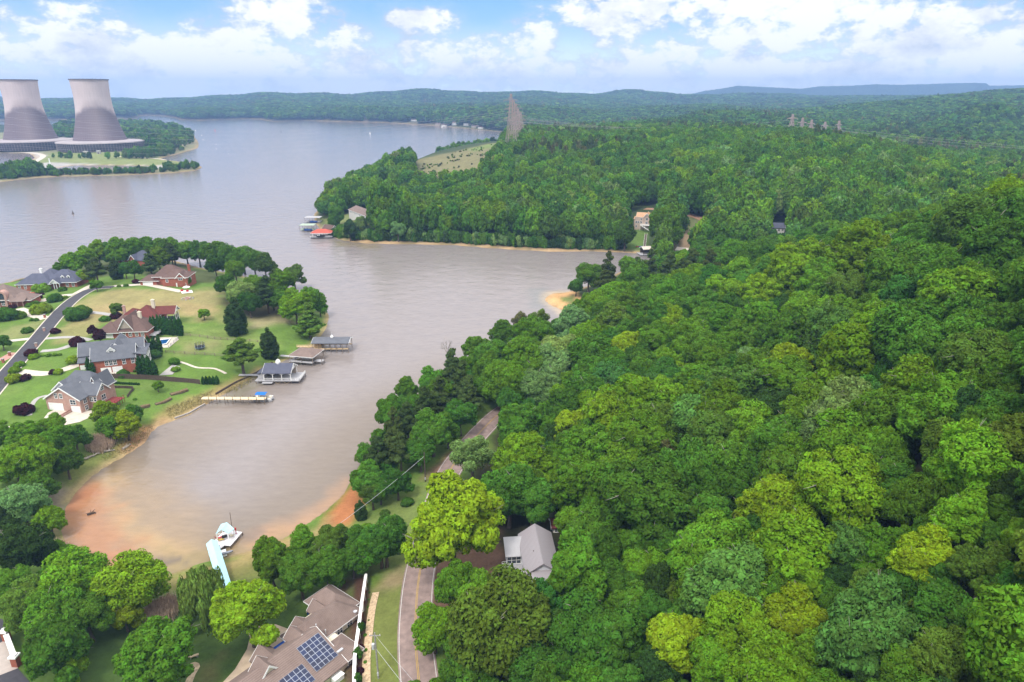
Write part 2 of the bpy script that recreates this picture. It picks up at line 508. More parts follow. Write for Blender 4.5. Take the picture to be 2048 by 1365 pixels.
# far shores
zone([(655, 474), (700, 478), (800, 484), (920, 487), (1040, 496), (1180, 499), (1285, 503), (1290, 512), (1180, 508), (1040, 505), (900, 495), (780, 492), (660, 485)], (0.42, 0.28, 0.15), 3, 1)
zone([(1085, 585), (1150, 580), (1160, 600), (1165, 645), (1130, 630), (1090, 615)], (0.50, 0.29, 0.13), 2, 1)
zone([(1120, 597), (1150, 590), (1150, 610), (1128, 606)], (0.12, 0.14, 0.04), 2, 1)
zone([(1255, 460), (1300, 458), (1290, 500), (1248, 500)], (0.10, 0.16, 0.035), 2, 1)
zone([(1360, 425), (1410, 440), (1440, 470), (1400, 505), (1350, 505), (1365, 460)], (0.24, 0.17, 0.10), 4, 4)
zone([(1365, 428), (1400, 440), (1395, 470), (1362, 460)], (0.14, 0.16, 0.06), 4, 4)
zone([(835, 320), (870, 312), (930, 300), (1000, 285), (1010, 290), (990, 325), (962, 362), (880, 384), (828, 372)], (0.165, 0.150, 0.070), 12, 10, 0.06)
zone([(940, 298), (1000, 286), (1005, 291), (950, 303)], (0.14, 0.18, 0.05), 8, 6, 0.06)
zone([(640, 470), (700, 468), (690, 482), (660, 482)], (0.15, 0.18, 0.05), 3, 1)
zone([(640, 440), (700, 420), (760, 420), (740, 460), (660, 465)], (0.13, 0.15, 0.05), 4, 3)
# plant grounds
pl_m = smooth(-2, 6, seg_sd(GX, GY, SH_PLANT))
paint(pl_m, (0.19, 0.185, 0.10))
zone([(70, 320), (100, 305), (250, 305), (330, 315), (380, 327), (330, 331), (150, 329), (90, 337)], (0.175, 0.20, 0.07), 8, 8, 0.05)
zone([(55, 330), (85, 326), (330, 331), (345, 333), (320, 337), (100, 336), (80, 345)], GRAVEL, 5, 3, 0.05)
zone([(0, 305), (75, 305), (95, 312), (70, 320), (60, 310), (0, 308)], (0.36, 0.33, 0.30), 5, 3, 0.05)
zone([(355, 312), (396, 296), (398, 300), (360, 316)], (0.38, 0.24, 0.14), 4, 2, 0.05)
# pale strip at every waterline
paint(smooth(3.0 + D_ * 0.002, 0.0, GSD) * (GSD > -2) * 0.65 * (D_ > 200), (0.38, 0.26, 0.145))
paint((D_ > 2500) * 1.0, (0.028, 0.045, 0.016))
paint(((D_ > 2500) * smooth(60, 0, GSD)) * 0.6, (0.22, 0.16, 0.10))
# bed below the water
paint((GSD < -0.5) * 1.0, (0.24, 0.17, 0.09))
gc *= (1 + 0.12 * nz2)[..., None]

def grid_faces(nv, nu, keep=None):
    i = np.arange((nv - 1) * (nu - 1))
    r, c = i // (nu - 1), i % (nu - 1)
    f = np.stack([r * nu + c, r * nu + c + 1, (r + 1) * nu + c + 1, (r + 1) * nu + c], 1)
    if keep is not None:
        f = f[keep(f)]
    return f

def fast_mesh(name, V, Fq, mats):
    me = bpy.data.meshes.new(name)
    n, k = Fq.shape
    me.vertices.add(len(V))
    me.vertices.foreach_set('co', V.astype(np.float32).ravel())
    me.loops.add(n * k)
    me.loops.foreach_set('vertex_index', Fq.astype(np.int32).ravel())
    me.polygons.add(n)
    me.polygons.foreach_set('loop_start', np.arange(0, n * k, k, dtype=np.int32))
    me.polygons.foreach_set('loop_total', np.full(n, k, np.int32))
    me.polygons.foreach_set('use_smooth', np.ones(n, bool))
    for m in mats:
        me.materials.append(m)
    me.update(calc_edges=True)
    return me

t = NT('ground_soil_and_grass')
p = t.principled(0.95, 0.1)
at = t.n('ShaderNodeAttribute', attribute_name='ground_col')
n1 = t.noise(1.3, 8, 0.7)
n2 = t.noise(0.09, 5, 0.6)
v = t.math('ADD', t.math('MULTIPLY', n1.outputs[0], 0.9), t.math('MULTIPLY', n2.outputs[0], 0.7))
n3 = t.noise(0.45, 4, 0.7)
v = t.math('ADD', v, t.math('MULTIPLY', n3.outputs[0], 0.5))
v = t.math('SUBTRACT', v, 0.05)
cm = t.n('ShaderNodeCombineColor')
for k in range(3):
    t.l(v, cm.inputs[k])
t.l(t.mixc(1.0, at.outputs['Color'], cm.outputs[0], 'MULTIPLY'), p.inputs['Base Color'])
t.l(t.bump(n1.outputs[0], 0.5, 0.3), p.inputs['Normal'])
M_GROUND = t.m

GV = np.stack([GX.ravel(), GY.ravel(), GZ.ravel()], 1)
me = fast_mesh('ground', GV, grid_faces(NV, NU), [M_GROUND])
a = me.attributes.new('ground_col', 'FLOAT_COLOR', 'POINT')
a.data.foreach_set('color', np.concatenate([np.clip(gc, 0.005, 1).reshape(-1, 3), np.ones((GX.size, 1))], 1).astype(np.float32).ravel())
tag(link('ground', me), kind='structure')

# ------------------------------------------------------------------ the lake
wc = np.zeros(GX.shape + (3,))
wc[:] = (0.222, 0.193, 0.186)
gsave, gc = gc, wc
dep = -GSD
cove = smooth(330, 200, D_) * (GX < 5) * (GX > -160)
paint(cove * smooth(40, 8, dep) * 0.8, (0.165, 0.125, 0.085))
zone([(150, 960), (230, 930), (330, 960), (400, 1030), (420, 1110), (320, 1180), (180, 1160), (100, 1080), (110, 1000)], (0.27, 0.185, 0.10), 9, 3, 0.2, 0.75)
zone([(190, 965), (225, 945), (240, 960), (220, 990), (290, 1060), (430, 1110), (420, 1130), (330, 1140), (230, 1060), (195, 1000)], (0.38, 0.25, 0.11), 4, 2.5, 0.3, 0.8)
zone([(112, 1040), (150, 985), (195, 968), (225, 995), (232, 1045), (270, 1095), (285, 1150), (215, 1172), (135, 1118)], (0.35, 0.155, 0.062), 5, 3.5, 0.3, 0.85)
zone([(205, 1110), (260, 1105), (275, 1160), (210, 1165)], (0.37, 0.16, 0.07), 3, 2, 0.3, 0.8)
zone([(130, 1005), (175, 970), (190, 985), (160, 1015), (135, 1025)], (0.36, 0.14, 0.06), 2.5, 2, 0.3, 0.8)
zone([(205, 930), (260, 890), (285, 885), (245, 925), (225, 950)], (0.11, 0.075, 0.03), 2, 1, 0.3, 0.8)
zone([(290, 1175), (330, 1100), (430, 1100), (540, 1060), (600, 1050), (560, 1100), (480, 1130), (380, 1150)], (0.22, 0.165, 0.06), 4, 2.5, 0.4, 0.75)
zone([(470, 1090), (520, 1060), (640, 1010), (690, 960), (712, 965), (690, 1000), (620, 1060), (540, 1090)], (0.36, 0.20, 0.10), 4, 2, 0.3, 0.75)
zone([(640, 1060), (690, 1020), (705, 985), (720, 1000), (690, 1060)], (0.38, 0.16, 0.08), 2, 1, 0.3, 0.9)
zone([(310, 1120), (365, 1112), (370, 1122), (315, 1132)], (0.09, 0.07, 0.06), 1.2, 1.5, 0.5, 0.7)
zone([(470, 1075), (520, 1055), (535, 1070), (480, 1090)], (0.13, 0.10, 0.09), 2, 1.5, 0.5, 0.6)
zone([(1082, 586), (1100, 583), (1150, 580), (1150, 650), (1100, 616), (1080, 604)], (0.42, 0.32, 0.2), 3, 1, 0.3, 0.9)
zone([(1060, 580), (1090, 575), (1090, 620), (1062, 615)], (0.14, 0.165, 0.165), 5, 2, 0.3, 0.5)
zone([(660, 480), (760, 489), (760, 500), (680, 492)], (0.22, 0.165, 0.08), 4, 2, 0.3, 0.7)
zone([(420, 815), (480, 775), (530, 750), (545, 755), (470, 800)], (0.13, 0.12, 0.05), 3, 2, 0.3, 0.6)
wc, gc = gc, gsave
t = NT('lake_water')
at = t.n('ShaderNodeAttribute', attribute_name='bed_col')
tc = t.n('ShaderNodeTexCoord')
mp = t.n('ShaderNodeMapping')
mp.inputs['Scale'].default_value = (0.75, 1.0, 1.0)
mp.inputs['Rotation'].default_value = (0, 0, 0.35)
t.l(tc.outputs['Object'], mp.inputs['Vector'])
w1 = t.noise(0.55, 3, 0.55, vec=mp.outputs[0])
w2 = t.noise(0.13, 3, 0.5, vec=mp.outputs[0])
w3 = t.noise(0.012, 3, 0.5, vec=mp.outputs[0])
w0 = t.noise(1.3, 2, 0.5, vec=mp.outputs[0])
hsum = t.math('ADD', t.math('ADD', t.math('MULTIPLY', w0.outputs[0], 0.16), t.math('MULTIPLY', w1.outputs[0], 0.40)), t.math('MULTIPLY', w2.outputs[0], 1.1))
bmp = t.bump(hsum, 0.42, 0.9)
df = t.n('ShaderNodeBsdfDiffuse')
t.l(t.mixc(t.math('MULTIPLY', w3.outputs[0], 0.35), at.outputs['Color'], (0.18, 0.165, 0.155)), df.inputs['Color'])
gl = t.n('ShaderNodeBsdfGlossy')
gl.inputs['Roughness'].default_value = 0.10
gl.inputs['Color'].default_value = (1.0, 0.93, 0.93, 1)
t.l(bmp, gl.inputs['Normal'])
mp2 = t.n('ShaderNodeMapping')
mp2.inputs['Scale'].default_value = (0.35, 1.0, 1.0)
mp2.inputs['Rotation'].default_value = (0, 0, 0.7)
t.l(tc.outputs['Object'], mp2.inputs['Vector'])
w4 = t.noise(0.55, 6, 0.7, vec=mp2.outputs[0])
bedv = t.math('ADD', 0.75, t.math('MULTIPLY', w4.outputs[0], 0.5))
bcm = t.n('ShaderNodeCombineColor')
for k in range(3):
    t.l(bedv, bcm.inputs[k])
old = df.inputs['Color'].links[0].from_socket
t.l(t.mixc(1.0, old, bcm.outputs[0], 'MULTIPLY'), df.inputs['Color'])
fr = t.n('ShaderNodeFresnel')
fr.inputs['IOR'].default_value = 1.33
t.l(bmp, fr.inputs['Normal'])
fm = t.math('MULTIPLY', fr.outputs[0], 1.0)
mx = t.n('ShaderNodeMixShader')
t.l(fm, mx.inputs[0])
t.l(df.outputs[0], mx.inputs[1])
t.l(gl.outputs[0], mx.inputs[2])
t.l(mx.outputs[0], t.out.inputs['Surface'])
lo = (GSD < 4.0 + D_ * 0.012).ravel()
WV = np.stack([GX.ravel(), GY.ravel(), np.zeros(GX.size)], 1)
me = fast_mesh('lake', WV, grid_faces(NV, NU, lambda f: lo[f].any(1)), [t.m])
a = me.attributes.new('bed_col', 'FLOAT_COLOR', 'POINT')
a.data.foreach_set('color', np.concatenate([wc.reshape(-1, 3), np.ones((GX.size, 1))], 1).astype(np.float32).ravel())
tag(link('lake', me), kind='structure')

# ------------------------------------------------------------------ the long blue ridge on the horizon
t = NT('far_ridge_woods')
p = t.principled(0.95, 0.05)
nz = t.noise(0.004, 8, 0.75)
t.l(t.ramp(nz.outputs[0], [(0.35, (0.018, 0.032, 0.014)), (0.65, (0.05, 0.075, 0.03))]), p.inputs['Base Color'])
t.l(t.bump(nz.outputs[0], 1.0, 60), p.inputs['Normal'])
ridge = [(1250, 197), (1330, 193), (1380, 189), (1410, 182), (1440, 178), (1475, 172), (1520, 174), (1560, 176), (1600, 178), (1640, 173), (1700, 172), (1750, 169), (1800, 170), (1860, 168.5), (1900, 167), (1950, 166), (1972, 167), (1980, 172), (2048, 171), (2200, 172), (2400, 175)]
RD = 7900.0
verts, faces = [], []
rp = []
for i in range(len(ridge) - 1):
    for k in range(8):
        f_ = k / 8
        rp.append((ridge[i][0] * (1 - f_) + ridge[i + 1][0] * f_, ridge[i][1] * (1 - f_) + ridge[i + 1][1] * f_ + 0.35 * math.sin(i * 3.1 + k * 2.3)))
prof = [(-1300, 0.0), (-900, 0.22), (-600, 0.5), (-250, 0.82), (0, 1.0), (300, 0.85), (800, 0.3), (1200, 0.0)]
for j, (px, py) in enumerate(rp):
    d = ray(px, py)
    top = CAMZ + d[2] * RD / d[1]
    for q, (dy, k) in enumerate(prof):
        y = RD + dy + (120 * math.sin(j * 0.7) + 90 * math.sin(j * 1.9)) * (1 - k)
        verts.append((d[0] * RD / d[1] * (y / RD), y, -5 + (top + 5) * k * (1 + (0.12 * math.sin(j * 0.9 + q) if 0 < k < 1 else 0))))
m_ = len(prof)
for j in range(len(rp) - 1):
    for q in range(m_ - 1):
        faces.append((j * m_ + q, (j + 1) * m_ + q, (j + 1) * m_ + q + 1, j * m_ + q + 1))
tag(link('mountain_ridge', mesh_from('mountain_ridge', verts, faces, [t.m], True)), kind='structure')
# ------------------------------------------------------------------ sky, sun, air
SUN_EL, SUN_AZ = math.radians(56), math.radians(205)   # compass angle from +Y, clockwise
world = bpy.data.worlds.new('World')
scene.world = world
world.use_nodes = True
nt = world.node_tree
nt.nodes.clear()
class WN(NT):
    def __init__(self):
        self.t = nt
wn = WN()
wout = wn.n('ShaderNodeOutputWorld')
bg = wn.n('ShaderNodeBackground')
wn.l(bg.outputs[0], wout.inputs['Surface'])
sky = wn.n('ShaderNodeTexSky', sky_type='NISHITA')
sky.sun_disc = False
sky.sun_elevation = SUN_EL
sky.sun_rotation = SUN_AZ
sky.air_density = 1.0
sky.dust_density = 0.6
sky.ozone_density = 1.5
bg.inputs['Strength'].default_value = SKY_STRENGTH = 0.13
tc = wn.n('ShaderNodeTexCoord')
sep = wn.n('ShaderNodeSeparateXYZ')
wn.l(tc.outputs['Generated'], sep.inputs[0])
az = wn.math('ARCTAN2', sep.outputs[0], sep.outputs[1])
el = wn.math('ARCSINE', sep.outputs[2])
# cumulus banks: (px, py of the centre, half width, half height) surveyed on the photograph, turned into compass directions
def direc(px, py):
    d = ray(px, py)
    d = d / np.linalg.norm(d)
    return math.atan2(d[0], d[1]), math.asin(d[2])
CL = [(165, 70, 75, 45), (170, 105, 150, 30), (25, 85, 55, 40), (450, 105, 55, 40), (545, 135, 80, 40), (380, 145, 60, 40), (575, 38, 85, 42), (680, 85, 75, 28), (700, 120, 90, 30), (840, 45, 60, 22),
      (880, 110, 90, 28), (985, 96, 50, 24), (960, 140, 190, 36), (1065, 88, 48, 34), (1245, 40, 95, 60), (1330, 95, 60, 34), (1400, 85, 60, 40), (1530, 95, 130, 60), (1600, 20, 240, 42), (1740, 55, 90, 55),
      (1900, 62, 85, 58), (1830, 90, 70, 40), (1990, 115, 80, 45), (1250, 140, 220, 40), (1500, 150, 260, 40), (1850, 150, 240, 36), (120, 160, 300, 28), (1450, 10, 200, 30), (2040, 40, 60, 18), (640, 160, 260, 26), (-150, 100, 120, 60), (2250, 90, 150, 80)]
cn = wn.n('ShaderNodeCombineXYZ')
wn.l(az, cn.inputs[0])
wn.l(wn.math('MULTIPLY', el, 1.7), cn.inputs[1])
def sky_noise(scale, detail, rough, off=0.0):
    mp = wn.n('ShaderNodeMapping')
    mp.inputs['Location'].default_value = (off, off * 0.7, off * 1.3)
    wn.l(cn.outputs[0], mp.inputs['Vector'])
    return wn.noise(scale, detail, rough, vec=mp.outputs[0])
billow = sky_noise(30, 10, 0.60)
big = sky_noise(6.5, 5, 0.55, 3.0)
dens = None
for px, py, hw, hh in CL:
    a0, e0 = direc(px, py)
    ha, he = hw / F * 1.05, hh / F * 1.05
    da = wn.math('MULTIPLY', wn.math('SUBTRACT', az, a0), 1 / ha)
    de = wn.math('MULTIPLY', wn.math('SUBTRACT', el, e0), 1 / he)
    r2 = wn.math('ADD', wn.math('MULTIPLY', da, da), wn.math('MULTIPLY', de, de))
    g = wn.math('SUBTRACT', 1.0, wn.math('MULTIPLY', r2, 0.5))
    g = wn.math('MAXIMUM', g, -1.2)
    dens = g if dens is None else wn.math('SMOOTH_MAX', dens, g)
for nd in nt.nodes:
    if nd.type == 'MATH' and nd.operation == 'SMOOTH_MAX':
        nd.inputs[2].default_value = 0.25
# the rest of the heavens: broken cloud overhead
over = wn.n('ShaderNodeMapRange', interpolation_type='SMOOTHSTEP')
wn.l(el, over.inputs[0])
over.inputs[1].default_value, over.inputs[2].default_value = 0.13, 0.22
zc = wn.math('MAXIMUM', sep.outputs[2], 0.05)
pc = wn.n('ShaderNodeCombineXYZ')
wn.l(wn.math('DIVIDE', sep.outputs[0], zc), pc.inputs[0])
wn.l(wn.math('DIVIDE', sep.outputs[1], zc), pc.inputs[1])
onz = wn.noise(1.1, 5, 0.55, vec=pc.outputs[0])
odens = wn.math('MULTIPLY', wn.math('SUBTRACT', onz.outputs[0], 0.37), 4.0)
dmix = wn.n('ShaderNodeMix', data_type='FLOAT')
wn.l(over.outputs[0], dmix.inputs[0])
nsum = wn.math('ADD', wn.math('MULTIPLY', wn.math('SUBTRACT', billow.outputs[0], 0.5), 2.6), wn.math('MULTIPLY', wn.math('SUBTRACT', big.outputs[0], 0.5), 2.0))
near_d = wn.math('ADD', wn.math('SUBTRACT', dens, 0.52), nsum)
wn.l(near_d, dmix.inputs[2])
wn.l(odens, dmix.inputs[3])
cov = wn.n('ShaderNodeMapRange', interpolation_type='SMOOTHSTEP')
wn.l(dmix.outputs[0], cov.inputs[0])
cov.inputs[1].default_value, cov.inputs[2].default_value = -0.32, 0.38
soft = wn.n('ShaderNodeMapRange', interpolation_type='SMOOTHSTEP')   # thin veil round the banks
wn.l(dmix.outputs[0], soft.inputs[0])
soft.inputs[1].default_value, soft.inputs[2].default_value = -1.3, 0.5
# whiter towards the horizon
hz = wn.n('ShaderNodeMapRange', interpolation_type='SMOOTHSTEP')
wn.l(el, hz.inputs[0])
hz.inputs[1].default_value, hz.inputs[2].default_value = -0.02, 0.10
hz.inputs[3].default_value, hz.inputs[4].default_value = 0.9, 0.0
K = 1.0 / SKY_STRENGTH
shade = sky_noise(13, 7, 0.6, 7.0)
cloud_col = wn.ramp(wn.math('ADD', wn.math('MULTIPLY', shade.outputs[0], 0.75), wn.math('MULTIPLY', cov.outputs[0], 0.26)), [(0.42, (0.50 * K, 0.55 * K, 0.65 * K)), (0.62, (0.90 * K, 0.90 * K, 0.90 * K))])
gain = wn.n('ShaderNodeMix', data_type='RGBA', blend_type='MULTIPLY')
gain.inputs['Factor'].default_value = 1.0
wn.l(sky.outputs[0], gain.inputs[6])
gain.inputs[7].default_value = (0.62, 0.92, 1.25, 1)
blue = wn.n('ShaderNodeMapRange', interpolation_type='SMOOTHSTEP')
wn.l(el, blue.inputs[0])
blue.inputs[1].default_value, blue.inputs[2].default_value = 0.0, 0.16
clear = wn.mixc(blue.outputs[0], (0.44 * K, 0.58 * K, 0.74 * K), (0.155 * K, 0.34 * K, 0.59 * K))
base = wn.mixc(hz.outputs[0], wn.mixc(0.65, gain.outputs[2], clear), (1.45 * K, 1.46 * K, 1.48 * K))
base = wn.mixc(wn.math('MULTIPLY', soft.outputs[0], 0.45), base, (0.50 * K, 0.60 * K, 0.76 * K))
zen = wn.n('ShaderNodeMapRange', interpolation_type='SMOOTHSTEP')   # gain added to the unseen sky overhead for more ambient light
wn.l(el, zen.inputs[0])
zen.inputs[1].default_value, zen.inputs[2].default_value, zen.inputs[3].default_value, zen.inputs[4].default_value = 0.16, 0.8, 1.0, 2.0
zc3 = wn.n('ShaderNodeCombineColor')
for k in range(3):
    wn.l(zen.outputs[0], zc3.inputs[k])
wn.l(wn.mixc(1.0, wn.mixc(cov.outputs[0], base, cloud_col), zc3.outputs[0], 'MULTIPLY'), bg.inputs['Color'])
world.cycles.sampling_method = 'MANUAL'
world.cycles.sample_map_resolution = 512

sd = bpy.data.lights.new('sun', 'SUN')
sd.energy = 2.3
sd.angle = math.radians(12)
sd.color = (1.0, 0.955, 0.88)
so = bpy.data.objects.new('sun', sd)
COL.objects.link(so)
dirv = Vector((math.sin(SUN_AZ) * math.cos(SUN_EL), math.cos(SUN_AZ) * math.cos(SUN_EL), math.sin(SUN_EL)))
so.rotation_euler = (-dirv).to_track_quat('-Z', 'Y').to_euler()
so.location = (0, 0, 300)

hm = bpy.data.materials.new('haze_air')
hm.use_nodes = True
hm.node_tree.nodes.clear()
ho = hm.node_tree.nodes.new('ShaderNodeOutputMaterial')
hv = hm.node_tree.nodes.new('ShaderNodeVolumePrincipled')
hv.inputs['Color'].default_value = (0.31, 0.50, 0.86, 1)
hv.inputs['Density'].default_value = 0.000135
hv.inputs['Anisotropy'].default_value = 0.0
hm.node_tree.links.new(hv.outputs[0], ho.inputs['Volume'])
b = MB().box(-9600, 9600, -300, 9600, -6, 300)
tag(b.build('haze', hm), kind='stuff')

vs = scene.view_settings
scene.display_settings.display_device = 'sRGB'
vs.view_transform, vs.look, vs.gamma, vs.exposure = 'Standard', 'None', 1.0, 0.42
vs.use_curve_mapping = False
cy = scene.cycles
cy.max_bounces, cy.diffuse_bounces, cy.glossy_bounces, cy.transmission_bounces, cy.transparent_max_bounces, cy.volume_bounces = 5, 3, 2, 2, 4, 0
cy.caustics_reflective = cy.caustics_refractive = False
# ------------------------------------------------------------------ foliage
def leaf_material(name, transl=0.33):
    t = NT(name)
    at = t.n('ShaderNodeAttribute', attribute_name='tint', attribute_type='INSTANCER')
    la = t.n('ShaderNodeAttribute', attribute_name='leaf_var')
    oi = t.n('ShaderNodeObjectInfo')
    hs = t.n('ShaderNodeHueSaturation')
    t.l(at.outputs['Color'], hs.inputs['Color'])
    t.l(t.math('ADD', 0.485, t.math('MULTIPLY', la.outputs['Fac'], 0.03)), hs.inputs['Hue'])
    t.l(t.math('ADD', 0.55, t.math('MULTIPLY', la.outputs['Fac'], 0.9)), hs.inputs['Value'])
    hs.inputs['Saturation'].default_value = 1.0
    d = t.n('ShaderNodeBsdfDiffuse')
    tr = t.n('ShaderNodeBsdfTranslucent')
    t.l(hs.outputs[0], d.inputs['Color'])
    hs2 = t.n('ShaderNodeHueSaturation')
    hs2.inputs['Hue'].default_value = 0.485
    hs2.inputs['Value'].default_value = 1.1
    t.l(hs.outputs[0], hs2.inputs['Color'])
    t.l(hs2.outputs[0], tr.inputs['Color'])
    m1 = t.n('ShaderNodeMixShader')
    m1.inputs[0].default_value = transl
    t.l(d.outputs[0], m1.inputs[1])
    t.l(tr.outputs[0], m1.inputs[2])
    t.l(m1.outputs[0], t.out.inputs['Surface'])
    return t.m

M_LEAF = leaf_material('leaves')
M_BARK = mat('bark', (0.11, 0.085, 0.065), 0.95, 0.4, 2.5, bump=0.5)
M_PALEBARK = mat('pale_bark', (0.26, 0.23, 0.20), 0.9, 0.3, 2.5)

def unit(a):
    return a / np.maximum(np.linalg.norm(a, axis=-1, keepdims=True), 1e-9)

def rand_dirs(rs, n):
    return unit(rs.normal(size=(n, 3)))

def leaves_mesh(name, lobes, n, size, rs, core=0.78, up=0.35, elong=1.35, inset=0.18, cdir=None, droop=0.0, solid=None):
    """lobes: (cx, cy, cz, rx, ry, rz). Leaf sprays are spread over every lobe; shading follows the lobe they sit on."""
    L = np.array(lobes)
    area = (L[:, 3] * L[:, 4] + L[:, 3] * L[:, 5] + L[:, 4] * L[:, 5])
    k = rs.choice(len(L), n, p=area / area.sum())
    d = rand_dirs(rs, n)
    d[:, 2] = d[:, 2] + 0.15
    d = unit(d)
    rr = 1.0 - inset * rs.rand(n) ** 1.5 + 0.12 * (rs.rand(n) < 0.15)
    ce, ra = L[k, :3], L[k, 3:]
    p = ce + d * ra * rr[:, None]
    # drop what lies deep inside other lobes
    keep = np.ones(n, bool)
    S = L if solid is None else np.array(solid)
    for j in range(len(S)):
        q = (p - S[j, :3]) / S[j, 3:]
        keep &= ((q * q).sum(1) > 0.80) | ((k == j) if solid is None else False)
    p, d, k = p[keep], unit(d / ra)[keep], k[keep]
    n = len(p)
    mid = L[:, :3].mean(0)
    out = unit(p - mid - np.array([0, 0, -0.1]))
    nrm = unit(d * 0.9 + out * 0.35 + np.array([0, 0, 0.15]))
    face = unit(nrm + rs.normal(size=(n, 3)) * 0.6 + np.array([0, 0, up]))
    a = unit(np.cross(face, rs.normal(size=(n, 3))))
    if droop:
        a = unit(a * (1 - droop) + np.array([0, 0, -1.0]) * droop)
    b = np.cross(face, a)
    s = size * (0.6 + 0.8 * rs.rand(n))[:, None]
    e = s * elong
    V = np.stack([p - a * e - b * s * 0.15, p - b * s * 0.75 + face * s * 0.2, p + a * e + b * s * 0.1, p + b * s * 0.75 + face * s * 0.2], 1).reshape(-1, 3)
    Fq = np.arange(4 * n).reshape(-1, 4)
    N = np.repeat(unit(nrm + 0.55 * face), 4, 0)
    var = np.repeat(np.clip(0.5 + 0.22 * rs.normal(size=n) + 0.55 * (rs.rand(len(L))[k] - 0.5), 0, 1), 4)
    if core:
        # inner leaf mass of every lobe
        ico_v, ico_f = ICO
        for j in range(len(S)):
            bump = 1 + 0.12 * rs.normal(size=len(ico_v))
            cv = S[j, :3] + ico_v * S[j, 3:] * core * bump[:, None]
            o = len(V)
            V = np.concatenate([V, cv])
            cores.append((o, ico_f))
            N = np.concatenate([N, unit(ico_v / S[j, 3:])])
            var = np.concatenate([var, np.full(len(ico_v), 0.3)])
    me = bpy.data.meshes.new(name)
    tri = [f + o for o, f in cores] if core else []
    T = np.concatenate(tri) if tri else np.zeros((0, 3), int)
    cores.clear()
    me.vertices.add(len(V))
    me.vertices.foreach_set('co', V.astype(np.float32).ravel())
    nl = Fq.size + T.size
    me.loops.add(nl)
    me.loops.foreach_set('vertex_index', np.concatenate([Fq.ravel(), T.ravel()]).astype(np.int32))
    npg = len(Fq) + len(T)
    me.polygons.add(npg)
    me.polygons.foreach_set('loop_start', np.concatenate([np.arange(len(Fq)) * 4, Fq.size + np.arange(len(T)) * 3]).astype(np.int32))
    me.polygons.foreach_set('loop_total', np.concatenate([np.full(len(Fq), 4), np.full(len(T), 3)]).astype(np.int32))
    me.polygons.foreach_set('use_smooth', np.ones(npg, bool))
    me.materials.append(M_LEAF)
    me.update(calc_edges=True)
    at = me.attributes.new('leaf_var', 'FLOAT', 'POINT')
    at.data.foreach_set('value', var.astype(np.float32))
    me.normals_split_custom_set_from_vertices([tuple(x) for x in N])
    return me

cores = []
def _ico():
    import bmesh
    bm = bmesh.new()
    bmesh.ops.create_icosphere(bm, subdivisions=1, radius=1.0)
    v = np.array([tuple(x.co) for x in bm.verts])
    f = np.array([[q.index for q in x.verts] for x in bm.faces])
    bm.free()
    return v, f
ICO = _ico()

def broad_lobes(rs, n1=9, n2=16, flat=1.05, cz=1.5, spread=0.68, cone=0.0, big=0.36, small=0.115):
    """crown of radius about 1: large limbs' masses (cores), each studded with tufts of leaves"""
    C = [(0, 0, cz + 0.05, 0.62, 0.62, 0.62 * flat)]
    for i in range(n1):
        t = 2 * math.pi * (i + rs.rand() * 0.7) / n1 * 1.618 * 2.0
        h = -0.6 + 1.5 * ((i + 0.5) / n1) + rs.normal() * 0.08
        h = min(max(h, -0.65), 0.9)
        rr = spread * math.sqrt(max(0.05, 1 - h * abs(h))) * (0.85 + 0.3 * rs.rand())
        rr *= 1 - cone * max(h + 0.3, 0) * 0.7
        b = big * (0.62 + 0.75 * rs.rand()) * (1 - 0.25 * cone * max(h, 0))
        C.append((rr * math.cos(t), rr * math.sin(t), cz + h * flat * 0.72, b, b, b * 0.92))
    CA = np.array(C)
    T = [(*c[:3], c[3] * 0.97, c[4] * 0.97, c[5] * 0.97) for c in C]
    for j, c in enumerate(C):
        m = n2 if j else n2 * 2
        for q in range(int(m * 2.2)):
            d = rand_dirs(rs, 1)[0]
            d[2] = d[2] * 0.9 + 0.12
            p = np.array(c[:3]) + unit(d) * np.array(c[3:]) * (0.96 + 0.20 * rs.rand())
            w = (p - CA[:, :3]) / CA[:, 3:]
            w = (w * w).sum(1)
            w[j] = 9
            if (w < 0.7).any():
                continue
            r = small * (0.65 + 0.75 * rs.rand())
            T.append((*p, r, r, r * 0.8))
    return C, T

def limb_tube(pts, radii, mb, n=7):
    for i in range(len(pts) - 1):
        mb.tube(pts[i], pts[i + 1], radii[i], radii[i + 1], n, cap=(i == len(pts) - 2))

def broad_trunk(rs, cz=1.5, lobes=None, r=0.075):
    mb = MB()
    p = [(0, 0, -0.12), (0.03 * rs.normal(), 0.03 * rs.normal(), 0.45), (0.06 * rs.normal(), 0.06 * rs.normal(), 0.95), (0.05 * rs.normal(), 0.05 * rs.normal(), cz + 0.25)]
    limb_tube(p, [r * 1.5, r, r * 0.8, r * 0.3], mb)
    if lobes is not None:
        big = [l for l in lobes[1:] if l[3] > 0.17]
        for l in big:
            f_ = 0.55 + 0.4 * rs.rand()
            s = Vector(p[2]) * f_ + Vector(p[1]) * (1 - f_)
            e = Vector(l[:3])
            m = s.lerp(e, 0.55) + Vector((0, 0, -0.08))
            limb_tube([s, m, e], [r * 0.5, r * 0.3, r * 0.1], mb, 5)
    n0 = len(mb.f)
    if lobes is not None:                                  # bare twigs that show at the crown's skin
        for l in big:
            for _ in range(2):
                d = rand_dirs(rs, 1)[0]
                d[2] = abs(d[2])
                s = Vector(l[:3])
                e = s + Vector(unit(d + rs.normal(size=3) * 0.3)) * l[3] * 1.3
                mb.tube(s, e, 0.012, 0.004, 4)
                mb.tube(s.lerp(e, 0.5), e + Vector(rs.normal(size=3) * 0.08), 0.008, 0.003, 4)
    me = mesh_from('trunk', mb.v, mb.f, [M_BARK, M_PALEBARK], True)
    me.polygons.foreach_set('material_index', [0 if i < n0 else 1 for i in range(len(mb.f))])
    return me

